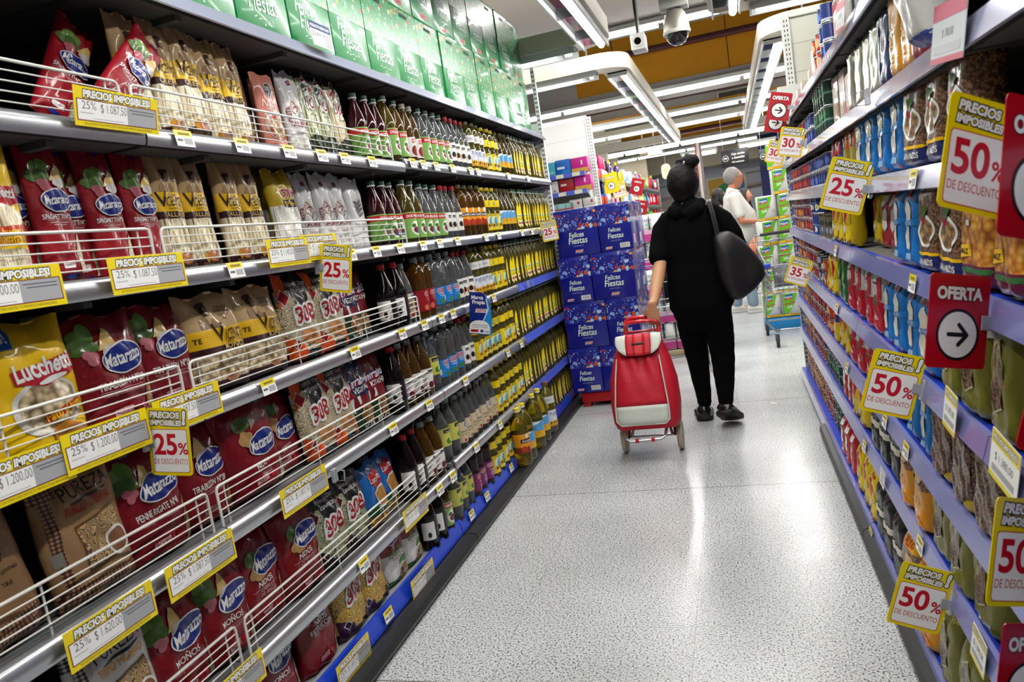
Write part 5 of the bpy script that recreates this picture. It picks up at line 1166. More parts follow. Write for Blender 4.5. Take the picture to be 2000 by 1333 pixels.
def descuento(pct, loc, rot, label, side, w=.12, h=.155, big=True):
    o = card('discount_sign', w, h, .009, SY, loc, rot, label, 'price sign', 'yellow discount signs')
    p = PR(w, h); p.RR(-.44, -.455, .44, .19, .006, PR_RED); p.RR(-.428, -.446, .428, .18, .0055, PR_WHT)
    p.T(-.06, .355, .0135, 'PRECIOS', PR_WHT, bold=.05, ol=PR_BLK, olw=.10, shear=.12, mw=.74, rot=-.03); p.T(-.04, .245, .0115, 'IMPOSIBLES', PR_WHT, bold=.05, ol=PR_BLK, olw=.10, shear=.12, mw=.76, rot=-.03); p.T(.40, .26, .030, '!', PR_WHT, bold=.05, ol=PR_BLK, olw=.05, shear=.12)
    p.T(-.10, -.18, .046 * h / .155, pct, PR_RED, bold=.028, mw=.56); p.T(.32, -.18, .026 * h / .155, '%', PR_RED, bold=.02, mw=.26); p.T(0, -.33, .0125 * h / .155, 'DE DESCUENTO', PR_RED, bold=.0, mw=.80)
    p.build('front_print', flat_map, o, L=0, step=.0001, base=.0002); clip(o, side, w); return o
def oferta(loc, rot, label, side, left=False, w=.12, h=.155, m=None):
    o = card('offer_sign', w, h, .008, m or SR, loc, rot, label, 'offer sign', 'red offer signs')
    p = PR(w, h); p.T(0, .24, .019, 'OFERTA', PR_WHT, bold=.05, ol=PR_BLK, olw=.05, mw=.76)
    p.E(0, -.14, .043, .043, PR_BLK, n=36); p.E(0, -.14, .038, .038, PR_WHT, n=36); arrow(p, 0, -.14, .030, PR_BLK, left)
    p.build('front_print', flat_map, o, L=0, step=.0001, base=.0002); clip(o, side, w); return o
D = math.radians
descuento('25', (.335, 2.45, 1.355), (D(-4), D(20), 0), 'yellow 25% card on the sixth flour shelf up', 1)
descuento('50', (.328, 1.95, .868), (D(-4), D(19), D(4)), 'yellow 50% card on the fourth flour shelf up, beside sky blue packets', 1)
oferta((.338, 1.38, 1.105), (D(-3), D(13), D(30)), 'red arrow OFERTA card in front of the olive lentil bags', 1)
descuento('50', (.328, 1.83, .378), (D(-4), D(20), D(6)), 'lowest yellow 50% card, at the second flour shelf', 1)
descuento('30', (.332, 4.17, 1.620), (D(-3), D(15), 0), 'upper yellow 30% card before the red cans', 1, w=.118, h=.145)
descuento('30', (.330, 5.40, 1.652), (D(-3), D(20), 0), 'lower yellow 30% card half hidden by the other', 1, w=.118, h=.145)
oferta((.331, 4.70, 1.862), (D(-3), D(16), 0), 'upper small red OFERTA card at the far top shelf', 1)
oferta((.318, 4.86, 1.812), (D(-3), D(16), 0), 'red arrow card peeking out below another OFERTA card', 1)
descuento('35', (.330, 4.50, .928), (D(-4), D(23), 0), 'yellow 35% card beside the shopping cart', 1, w=.125, h=.15)
descuento('50', (.336, 1.21, 1.365), (D(-3), D(18), D(32)), 'largest yellow 50% card, beside the big red card', 1, h=.16)
oferta((.348, 1.035, 1.335), (D(-3), D(15), D(36)), 'big red card cut off by the picture edge', 1, h=.165)
descuento('50', (.346, 1.17, .797), (D(-4), D(18), D(34)), 'yellow 50% card cut by the picture edge, lower flour shelves', 1)
oferta((.346, 1.18, .598), (D(-4), D(18), D(34)), 'bottom corner red OFERTA card', 1)
oferta((.362, 1.03, 1.055), (D(-3), D(25), D(30)), 'red card corner beside the white price label', 1, h=.14)
descuento('25', (-1.238, 2.19, 1.345), (D(-2), D(11), D(-4)), 'yellow 25% card below the fifth pasta shelf', -1)
descuento('25', (-1.248, 1.34, 1.022), (D(-2), D(6), D(4)), 'yellow 25% card before the red spiral pasta bags', -1, w=.105)
descuento('25', (-1.240, 5.27, 1.370), (D(-2), D(-4), 0), 'yellow 25% card beside the blue cartons', -1, w=.118, h=.145)
# own-brand flag
FLAG = [(-.49, .49), (.05, .49), (.24, .40), (.38, .25), (.46, .06), (.495, -.14), (.495, -.49), (-.42, -.49), (-.46, 0)]
mb = MB(); mb.prism([(x * .125, y * .215) for x, y in FLAG], 0, .0012, NAVY, 'xzy'); o = fixnormals(mb.build('shelf_flag', smooth=False)); o.location = (-1.238, 3.52, 1.012); o.rotation_euler = (D(-2), D(10), 0); tag(o, 'blue curved flag sign among the bottles', 'shelf sign')
p = PR(.125, .215); p.G([(.16, .44), (.30, .34), (.42, .14), (.485, -.12), (.49, -.485), (.0, -.485), (.08, -.2), (.28, .08), (.25, .3)], ink('1f8fd8')); p.G([(.20, .35), (.31, .1), (.10, -.18), (.14, -.18), (.35, .1), (.25, .35)], ink('cfe6f4'))
p.E(-.02, -.30, .052, .030, WHT); p.Rc(-.44, -.47, .42, -.30, WHT); p.T(-.14, .33, .018, 'Marca', WHT, bold=.035, mw=.6); p.T(-.08, .22, .018, 'Propia', WHT, bold=.035, mw=.6)
p.G([(-.22, .02), (.26, .02), (.30, .11), (-.18, .11)], WHT); p.T(.04, .035, .014, 'COTO', iR, bold=.05, mw=.4)
for i in range(3): p.Rc(-.34, -.27 - i * .03, .32, -.262 - i * .03, PR_TXT)
p.G([(-.40, -.44), (-.08, -.44), (-.05, -.38), (-.37, -.38)], iR); p.Rc(.02, -.44, .14, -.38, NAVY); p.T(.27, -.435, .009, 'Ciudad', NAVY, mw=.2)
p.build('front_print', flat_map, o, L=0, step=.0001, base=.0002)
# long price strips
def strip(y0, y1, z, pct, price, label, x=-1.284, lean=0.0, roll=0.0, h=.082, w=None):
    w = w or (y1 - y0); o = card('price_strip', w, h, .001, SY, (x, (y0 + y1) / 2, z), (lean, roll, PI / 2), label, 'price strip', 'long yellow price strips', t=.0008)
    p = PR(w, h); p.Rc(-.475, -.36, .475, .19, M('7a1020', r=.5)); p.Rc(-.465, -.335, .465, .165, PR_WHT); p.Rc(.10, -.335, .465, .165, PR_GRY)
    p.T(0, .24, .0145, 'PRECIOS IMPOSIBLES!', PR_WHT, bold=.05, ol=PR_BLK, olw=.09, shear=.12, mw=.80)
    p.T(-.34, -.06, .0165, pct, PR_BLK, bold=-.01, mw=.17); p.T(-.06, -.10, .0185, price, PR_BLK, bold=-.012, mw=.30)
    for i in range(2): p.Rc(.13 + .03 * i, .06 - i * .08, .44, .085 - i * .08, PR_TXT)
    p.Rc(-.44, -.17, -.30, -.15, PR_GRY); p.Rc(-.30, -.29, .05, -.275, PR_GRY); p.T(0, -.45, .0045, 'NO ACUMULA CON OTROS DESCUENTOS Y/O PROMOCIONES BANCARIAS', M('7a6a10', r=.6), bold=0, mw=.8)
    p.build('front_print', flat_map, o, L=0, step=.0001, base=.0002); return o
for a in ((1.316, 1.56, 1.765, '25%', '$ 1.087,50', 'price strip reading 1.087,50 on the sixth pasta shelf', -1.278, .18),
          (1.315, 1.55, 1.402, '25%', '$ 1.087,50', 'price strip reading 1.087,50 below the red spaghetti packets'),
          (.95, 1.195, 1.400, '25%', '$ 1.200,00', 'price strip cut by the picture edge on the fifth pasta shelf'),
          (1.895, 2.118, 1.415, '25%', '$ 1.140,00', 'front price strip reading 1.140,00 below the tall brown packets', -1.278),
          (2.09, 2.315, 1.422, '25%', '$ 1.140,00', 'price strip reading 1.140,00 half behind the 25% card', -1.286),
          (.90, 1.122, 1.062, '25%', '$ 1.200,00', 'price strip cut by the picture edge on the fourth pasta shelf', -1.282),
          (1.10, 1.325, 1.068, '25%', '$ 1.200,00', 'price strip reading 1.200,00 below the yellow pasta bag', -1.278),
          (1.352, 1.582, 1.072, '25%', '$ 1.087,50', 'price strip half behind the 25% card on the fourth pasta shelf'),
          (1.012, 1.24, .705, '25%', '$ 1.620,00', 'price strip reading 1.620,00 below the brown checked bag'),
          (1.281, 1.519, .705, '25%', '$ 1.087,50', 'price strip reading 1.087,50 on the third pasta shelf'),
          (1.736, 1.985, .715, '25%', '$ 1.807,50', 'price strip reading 1.807,50 on the third pasta shelf'),
          (1.30, 1.535, .368, '25%', '$ 1.807,50', 'price strip at the bottom edge on the second pasta shelf'),
          (2.43, 2.655, .370, '25%', '$ 1.125,00', 'price strip on the second pasta shelf below the dark bottles'),
          (1.87, 2.085, .092, '25%', '$ 1.807,50', 'price strip on the lowest rail below the golden nests', -1.308),
          (2.44, 2.66, .086, '25%', '$ 1.125,00', 'price strip on the lowest rail below the white pasta bags', -1.308)):
    strip(*a)
# small shelf tags
@kind('tag_l', 'small yellow white shelf tag', 'shelf tag', 'small shelf tags')
def _():
    mb = MB(); mb.box((-.033, 0, -.021), (.033, .0006, .021), PR_WHT); o = mb.build('shelf_tag', smooth=False); p = PR(.066, .042); p.Rc(-.5, .12, .5, .5, SY); p.Rc(-.3, .2, .35, .36, M('8a7a10', r=.6)); p.Rc(-.05, -.36, .42, .02, PR_GRY); p.Rc(-.42, -.2, -.12, -.05, PR_TXT)
    p.build('front_print', flat_map, o, L=0, step=.0001, base=.0001); return o
TL = {6: [1.66, 1.90, 2.14, 2.34, 2.5, 2.72, 3.12, 3.24, 3.4, 3.62, 3.9, 4.02, 4.62, 5.1], 5: [1.76, 2.42, 2.62, 2.84, 3.08, 3.28, 3.52, 3.98, 4.22, 4.74, 5.0], 4: [1.80, 2.32, 2.72, 2.95, 3.15, 3.30, 3.95], 3: [2.50, 2.86, 3.32, 4.05, 4.34], 2: [2.12, 2.82, 2.98, 3.32, 3.72, 4.08], 1: [2.26, 3.18, 3.42, 3.86]}
for lv, ys in TL.items():
    for y in ys:
        dz = (.028 if lv == 2 else .016 if lv == 6 else 0) if y < 3.05 else 0
        put('tag_l', (-1.2905 if lv > 1 else -1.3155) - .004, y, LZ[lv] - dz - .022, PI / 2, RNAME[lv].replace('pasta shelf up', 'grey rail up') if lv > 1 else 'blue bottom rail', tx=-.16)
for lv, ys in {5: [1.95, 3.3], 4: [2.02, 3.45], 3: [2.2, 2.5, 3.3], 2: [2.12, 3.0], 6: [1.86], 1: [2.9]}.items():
    for y in ys: put('tag_l', RX - .0125 - (.02 if lv == 1 else 0), y, RZ[lv] - .024, -PI / 2, RROW[lv].replace('flour shelf up', 'lilac rail up') if lv > 1 else 'bottom lilac rail', tx=-.2)
def hang(y, z, w, h, top, label, x=RX - .016, price='$ 1.095,00', tilt=.1, head=None):
    o = card('price_card', w, h, .001, M('b4b8bc', r=.5) if head else PR_WHT, (x, y, z), (-.12, tilt, -PI / 2), label, 'price card'); p = PR(w, h); p.Rc(-.5, .22, .5, .5, top); p.Rc(-.5, -.5, .5, -.40, top)
    p.T(.0, -.08, .014, price, PR_TXT, bold=-.01, mw=.7); p.Rc(-.4, -.34, .4, -.2, PR_GRY); p.T(0, .30, .010, head or 'PRECIOS IMPOSIBLES!', PR_WHT, bold=.03, mw=.85, ol=PR_BLK if not head else None)
    p.build('front_print', flat_map, o, L=0, step=.0001, base=.0002)
hang(1.68, .868, .085, .085, SY, 'yellow and white price card hanging on the fourth flour shelf')
hang(1.36, .862, .13, .085, SY, 'yellow price card next to the 50% card at the edge', price='$ 1.380,00')
hang(1.60, .385, .085, .075, SY, 'price card behind the lowest 50% card', price='$ 1.095,00')
hang(2.62, .385, .07, .055, PR_WHT, 'small white tag on the second flour shelf rail', price='$ 980,00')
hang(1.50, 1.585, .20, .10, M('b2204c', r=.5), 'large grey price board with pink edges near the white bag', price='$ 780,00', head=' ')
hang(2.62, 1.868, .17, .085, M('a81c34', r=.5), 'red edged price board on the top flour shelf', price='$ 690,00', head=' ')
o = card('price_card', .14, .085, .001, PR_WHT, (-1.285, 2.47, 2.145), (-.1, .0, PI / 2), 'navy and white card reading PRODUCTO DESTACADO', 'price card'); p = PR(.14, .085); p.Rc(-.5, .18, .5, .5, M('1c2f6e', r=.6)); p.T(0, .27, .010, 'PRODUCTO DESTACADO', PR_WHT, bold=.02, mw=.9); p.T(-.15, -.12, .018, '$ 8.499,99', PR_TXT, mw=.6); p.Rc(.1, -.45, .45, .1, PR_GRY)
p.build('front_print', flat_map, o, L=0, step=.0001, base=.0002)
o = card('price_card', .15, .07, .001, PR_WHT, (-1.285, 5.10, 2.145), (-.1, .0, PI / 2), 'small dark edged card before the far green cartons', 'price card'); p = PR(.15, .07); p.Rc(-.5, .25, .5, .5, PR_BLK); p.Rc(-.4, -.3, .4, .1, PR_GRY); p.build('front_print', flat_map, o, L=0, step=.0001, base=.0002)
# empty translucent sign clips on the rails
def bare_clip(x, y, z, s, lab):
    o = empty('sign_clip', (x, y, z)); tag(o, lab, 'sign clip'); mb = MB()
    mb.tube([(-s * .006, 0, -.02), (-s * .034, 0, -.018), (-s * .038, 0, .014), (-s * .008, 0, .018)], .0028, CLIP, 6, closed=True); mb.build('loop', o)
    mb = MB(); mb.rbox((-.006, -.012, -.022), (.006, .012, .022), CLIP, .002, 1); mb.build('base', o)
bare_clip(RX - .02, 2.26, 1.578, 1, 'empty clear sign clip below the silver pouches'); bare_clip(-1.286, 2.03, .70, -1, 'empty clear clip beside the 1.807,50 strip'); bare_clip(-1.286, 4.66, 1.052, -1, 'clear clip on the blue rail beside the cartons')
# ------------------------------------------------------------------ cameras on the ceiling
t = empty('dome_camera', (-.195, 5.0, 2.47)); tag(t, 'grey dome camera hanging over the aisle', 'camera')
BODY = M('a39f92', r=.35, metal=.5)
mb = MB(); mb.lathe([(.03, .12), (.05, .11), (.065, .08), (.078, .02), (.08, -.015), (.075, -.02)], BODY, 28); mb.build('housing', t)
mb = MB(); mb.lathe([(.082, -.03), (.084, -.022), (.084, -.012), (.08, -.008)], M('c9c7c0', r=.4), 28); mb.build('ring', t)
mb = MB(); mb.lathe([(.002, -.098), (.03, -.092), (.052, -.075), (.066, -.05), (.07, -.025)], M('101214', r=.05, coat=1), 28); mb.build('dome', t)
mb = MB(); mb.rbox((-.085, -.06, .12), (.085, .06, .19), M('c4c2bb', r=.5), .004); mb.tube([(0, 0, .19), (0, 0, .95)], .012, STEEL, 8); mb.build('bracket', t)
t = empty('bullet_camera', (-.435, 5.0, 2.445)); tag(t, 'small white box camera on a thin rod', 'camera')
mb = MB(); mb.rbox((-.045, -.03, -.05), (.045, .12, .05), M('e4e4e0', r=.4), .006); mb.build('housing', t)
mb = MB(); mb.lathe([(.034, -.036), (.034, -.03), (.030, -.028)], M('d8d8d4', r=.3), 20, axis='y'); mb.build('lens_ring', t); mb = MB(); mb.lathe([(.002, -.0375), (.022, -.037), (.022, -.034)], M('060606', r=.08), 18, axis='y'); mb.build('lens', t)
mb = MB(); mb.tube([(0, .02, .05), (0, .02, .98)], .008, M('2a2a2a'), 8); mb.tube([(.012, .02, .05), (.012, .02, .98)], .006, WHITEP, 8); mb.build('rod', t)
# ------------------------------------------------------------------ far end gondola with boxes, facing the camera
t = empty('end_gondola', (0, 0, 0)); tag(t, 'white end gondola with small boxes behind the blue cartons', 'shelving')
EY = 8.0
mb = MB(); mb.box((-2.3, EY, 0), (-1.33, EY + .03, 2.46), WHITEP)
for z in (2.05, 2.28): mb.box((-2.3, EY - .001, z), (-1.33, EY, z + .003), M('b9bcb8'))
mb.build('back_panel', t, False)
mb = MB(); slot_post(mb, -1.335, -1.28, EY - .01, EY + .03, 0, 2.48, WHITEP, 'y'); mb.build('upright', t, False)
ES = {3: 1.915, 2: 1.735, 1: 1.50}
for lv, z in ES.items():
    mb = MB(); mb.box((-2.3, EY - .30, z - .02), (-1.36, EY, z), WHITEP); mb.prism([(EY - .30, z - .02), (EY, z - .02), (EY, z - .12)], -1.362, -1.356, WHITEP, 'yzx'); sh = mb.build('shelf', t, False)
    mb = MB(); mb.box((-2.3, EY - .308, z - .035), (-1.36, EY - .30, z + .012), M('5a6ad0', r=.35, coat=.4))
    for i in range(4): mb.box((-2.0 + i * .17, EY - .3095, z - .03), (-1.92 + i * .17, EY - .308, z + .008), paper('e8e6c8'))
    mb.build('price_rail', sh, False)
EN = {3: 'top end shelf', 2: 'middle end shelf', 1: 'lower end shelf'}
def ebox(k, desc, w, h, c, els): cbox(k, desc, w, h, .12, c, els)
ebox('e_teal', 'teal towel box', .15, .145, '38a8c0', [(-.4, .2, .4, .35, '8fd0dc')]); ebox('e_blue', 'bright blue towel box', .155, .155, '1468c0', [(-.4, .4, .1, .55, 'e8f0f8'), (-.1, .1, .4, .3, '2f8ad8')])
ebox('e_mag', 'magenta box with white tick', .17, .15, 'c8188a', [(-.5, 0, .5, .3, 'd8a83a'), (.1, .5, .2, .8, 'f0d8e8')]); ebox('e_red', 'red towel box', .15, .14, 'a8141c', [(-.4, .5, .0, .65, 'e8d8d8')]); ebox('e_white', 'plain white box', .16, .135, 'd8d4d4', [(.2, .2, .3, .3, 'b03040'), (-.2, .8, .1, .9, '202020')])
ebox('e_mint', 'mint green small box', .085, .065, '9fd0cc', [(-.5, 0, .5, .2, 'c84060')]); ebox('e_pale', 'pale grey small box', .13, .075, 'd8d6d4', [(.1, .3, .3, .7, 'b05060')])
def eput(k, lv, xs, z=0):
    for x in xs: put(k, x, EY - .27, ES[lv] + .001 + z, 0, EN[lv], order=x)
eput('e_teal', 3, [-1.74]); eput('e_blue', 3, [-1.58]); eput('e_mag', 3, [-1.41]); eput('e_white', 2, [-1.74]); eput('e_red', 2, [-1.57]); eput('e_mag', 2, [-1.40])
for z in (0, .067): eput('e_mint', 1, [-1.84 + .09 * i for i in range(4)], z); eput('e_pale', 1, [-1.50, -1.36], z * 1.15)
# ------------------------------------------------------------------ far household shelves along the aisle
t = empty('household_shelving', (0, 0, 0)); tag(t, 'far household shelves with brushes and cloths', 'shelving')
HX = -1.30; HZ = {4: 1.86, 3: 1.57, 2: 1.28, 1: .95}
mb = MB(); mb.box((-1.72, 8.35, 0), (-1.70, 15.6, 2.1), M('b9bec4', r=.5)); mb.build('back_panel', t, False)
for lv, z in HZ.items():
    mb = MB(); mb.box((-1.70, 8.35, z - .02), (HX, 15.6, z), GREY); mb.box((HX, 8.35, z - .04), (HX + .006, 15.6, z + .005), RAILG); mb.build('shelf', t, False)
mb = MB(); mb.box((HX - .03, 15.6, 0), (HX, 15.64, 2.1), STEEL); mb.build('upright', t, False)
HN = {4: 'top household shelf', 3: 'third household shelf up', 2: 'second household shelf up', 1: 'lowest household shelf'}
def hkind(k, desc, nm, c, c2, R, H, shape):
    @kind(k, desc, 'household item', desc + 's')
    def _():
        mb = MB()
        if shape == 'brush': mb.rbox((-R, -.02, 0), (R, .02, H * .45), M(c, r=.35), .006); mb.rbox((-R * .4, -.012, H * .45), (R * .4, .012, H), M(c, r=.35), .006); mb.rbox((-R * .8, -.03, .01), (R * .8, -.02, H * .36), M(c2, r=.7), .003)
        elif shape == 'bottle': mb.lathe([(R * .9, 0), (R, .01), (R, H * .6), (R * .6, H * .74), (R * .3, H * .8), (R * .3, H * .86)], M(c, r=.3, coat=.3), 14); mb.lathe([(R * .36, H * .84), (R * .36, H), (R * .3, H)], M(c2, r=.4), 12); mb.rbox((-R * .7, -R * 1.02, H * .15), (R * .7, -R * .9, H * .5), M(c2, r=.5), .002)
        else: mb.rbox((-R, -.03, 0), (R, .03, H), M(c, r=.3, coat=.4, wr=.3, ws=20), .012); mb.rbox((-R * .7, -.0325, H * .3), (R * .7, -.03, H * .75), M(c2, r=.4), .001)
        return mb.build(nm)
HK = [('h_pbrush', 'pink scrubbing brush', 'scrubbing_brush', 'd81f6a', 'f0b0c8', .045, .22, 'brush'), ('h_bbrush', 'blue scrubbing brush', 'scrubbing_brush', '1f3fc0', 'e05030', .04, .22, 'brush'), ('h_pbot', 'purple cleaner bottle', 'cleaner_bottle', '3a1a5a', 'd8c030', .04, .22, 'bottle'), ('h_black', 'black handled brush', 'scrubbing_brush', '18161c', 'c8a8b8', .04, .2, 'brush'),
      ('h_lb', 'light blue cloth pack', 'cloth_pack', '9fc8e0', 'e8eef4', .06, .16, 'pack'), ('h_or', 'orange sponge pack', 'sponge_pack', 'e8701c', 'f0d0a0', .06, .14, 'pack'), ('h_gr', 'green sponge pack', 'sponge_pack', '6fb83a', 'c8e0b0', .055, .15, 'pack'), ('h_rd', 'red cloth pack', 'cloth_pack', 'd01c28', 'f0c0c0', .055, .17, 'pack'), ('h_bb', 'blue cleaner bottle', 'cleaner_bottle', '2a6ad0', 'e8e8f0', .04, .2, 'bottle'), ('h_wh', 'white cloth pack', 'cloth_pack', 'dfe4e8', '8fb0d0', .06, .15, 'pack'), ('h_yl', 'yellow glove pack', 'glove_pack', 'd8a81c', 'f0e0a0', .06, .14, 'pack')]
for a in HK: hkind(*a)
hr = random.Random(11); PAT = {4: [1, 0, 0, 0, 3, 2, 3, 2, 10, 4, 9, 4, 5, 5, 8, 7, 6, 6, 7, 2, 7], 3: [1, 1, 4, 0, 3, 0, 2, 9, 4, 9, 4, 5, 8, 5, 6, 6, 8, 7, 7, 7], 2: [1, 8, 0, 3, 0, 7, 9, 4, 9, 5, 5, 4, 8, 6, 6, 7, 7], 1: [6, 8, 6, 10, 10, 9, 4, 9, 8, 6, 7, 7]}
for lv, L in PAT.items():
    for i, q in enumerate(L):
        put(HK[q][0], HX - .07 + hr.uniform(-.02, .01), 1 / (1 / 8.5 + (1 / 15.3 - 1 / 8.5) * i / (len(L) - 1)), HZ[lv] + .001, PI / 2 + hr.uniform(-.5, .2), HN[lv], sc=1.25)
oferta((-1.235, 8.55, 1.80), (0, D(-4), 0), 'yellow arrow card on the far brush shelf', -1, left=True, m=SY, w=.17, h=.22)
descuento('35', (-1.215, 9.0, 1.74), (0, D(-4), 0), 'far yellow 35% card beside the yellow arrow card', -1, w=.16, h=.2)
descuento('15', (-1.21, 8.6, 1.40), (0, 0, 0), 'far yellow 15% card above the toilet paper', -1, w=.17, h=.2)
oferta((-1.21, 8.9, 1.36), (0, D(10), 0), 'far red arrow card behind the 15% card', -1, left=True, w=.16, h=.2)
oferta((-1.18, 10.6, 1.80), (0, D(20), 0), 'upper far red arrow card on the cloth shelf', -1, left=True, w=.18, h=.22)
oferta((-1.17, 10.6, 1.50), (0, D(16), 0), 'lower far red arrow card on the cloth shelf', -1, left=True, w=.18, h=.22)
# ------------------------------------------------------------------ toilet paper and kitchen towels
def roll_pack(name, desc, w, h, d, art, nx, nz, base='eceae6'):
    @kind(name, desc, 'paper pack', desc + 's')
    def _():
        mb = MB(); f = M(base, r=.28, coat=.5, wr=.25, ws=14); rad = d / 2
        for i in range(nx):
            cx = -w / 2 + w * (i + .5) / nx; r = w / nx / 2
            V = []; n = 16
            for z in (0.0, .006, h - .006, h):
                q = r * (.92 if z in (0.0, h) else 1.0)
                for k in range(n):
                    a = 2 * PI * k / n; ca, sa = math.cos(a), math.sin(a); e = .55
                    V.append((cx + q * math.copysign(abs(ca) ** e, ca), q / r * rad * math.copysign(abs(sa) ** e, sa), z))
            mb.add(V, [(j * n + k, j * n + (k + 1) % n, (j + 1) * n + (k + 1) % n, (j + 1) * n + k) for j in range(3) for k in range(n)] + [tuple(range(n))[::-1], tuple(range(3 * n, 4 * n))], f)
        o = mb.build('paper_pack', angle=70); p = PR(w, h); art(p); p.build('front_print', lambda x, y, l: (x, -d / 2 - l - .001, y), o, L=0); return o
def a_cristal(p):
    p.Rc(-.48, .04, .48, .36, ink('d04a92')); p.G([(-.48, .36), (-.1, .46), (.48, .42), (.48, .30), (-.48, .28)], ink('e8b0d0')); p.Rc(-.48, .50, .48, .515, ink('2f9a6a')); p.T(.05, .74, .036, 'Cristal', NAVY, bold=0, mw=.45); p.T(.12, .62, .030, 'Lago', ink('3aa8a0'), bold=0, mw=.35); p.E(-.22, .76, .02, .03, ink('5a7ac8')); p.E(-.23, .76, .014, .024, ink('eceae6')); p.E(-.38, .84, .012, .012, ink('d04a92'))
roll_pack('tp_front', 'white and pink toilet paper pack', .34, .265, .24, a_cristal, 3, 1)
for i in range(5):
    for j, x in enumerate((-.80, -.455)):
        if i < 5: put('tp_front', x + .03 * (i % 2) + rr.uniform(-.01, .01), 7.45 + rr.uniform(-.02, .02), .06 + i * .2655, rr.uniform(-.05, .05), ('lowest', 'second', 'third', 'fourth', 'top')[i] + ' paper pack layer', order=x)
mb = MB(); mb.rbox((-1.0, 7.28, 0), (-.25, 7.7, .055), M('b9a888', r=.6), .008); tag(mb.build('pallet'), 'wooden pallet under the toilet paper', 'pallet')
def a_felp(p):
    p.G([(-.48, .14), (-.48, .95), (.25, .95), (.10, .6), (-.02, .35), (-.28, .14)], ink('6cc81e')); p.Rc(-.48, .02, .48, .11, ink('f2d21a')); p.Rc(-.2, .04, .3, .09, ink('d8901a')); p.G([(-.40, .70), (-.38, .88), (.02, .92), (.0, .74)], ink('2f5fc0')); p.G([(-.40, .64), (-.2, .70), (.0, .68), (.0, .73), (-.2, .75), (-.40, .70)], ink('e8602a'))
    p.T(-.19, .76, .022, 'Felpita', WHT, bold=.03, mw=.36, rot=.1); p.T(-.14, .50, .022, 'Maxirollo', ink('d0305a'), bold=.03, mw=.55, rot=.15); p.T(-.16, .34, .026, '200', WHT, bold=.03, mw=.3, rot=.1); p.G([(.22, .36), (.30, .44), (.38, .36), (.32, .30)], PR_GRY)
roll_pack('towel', 'green and white kitchen towel pack', .20, .255, .20, a_felp, 1, 1)
ly = 0
for i in range(5):
    for j, x in enumerate((.345, .55)): put('towel', x + .012 * i - .03, 8.42 + rr.uniform(-.01, .01), .115 + i * .2555, rr.uniform(-.12, .12) + (.5 if (i == 3 and j == 0) else 0), ('lowest', 'second', 'third', 'fourth', 'fifth')[i] + ' towel layer', order=x)
for i in range(2): put('towel', .53 - .015 * i, 8.44, .115 + (5 + i) * .2555, .1 - .2 * i, ('sixth', 'top')[i] + ' towel layer')
mb = MB(); mb.rbox((.22, 8.24, 0), (.75, 8.62, .11), M('1f86c8', r=.4), .01); tag(mb.build('display_base'), 'light blue base under the kitchen towels', 'display base')
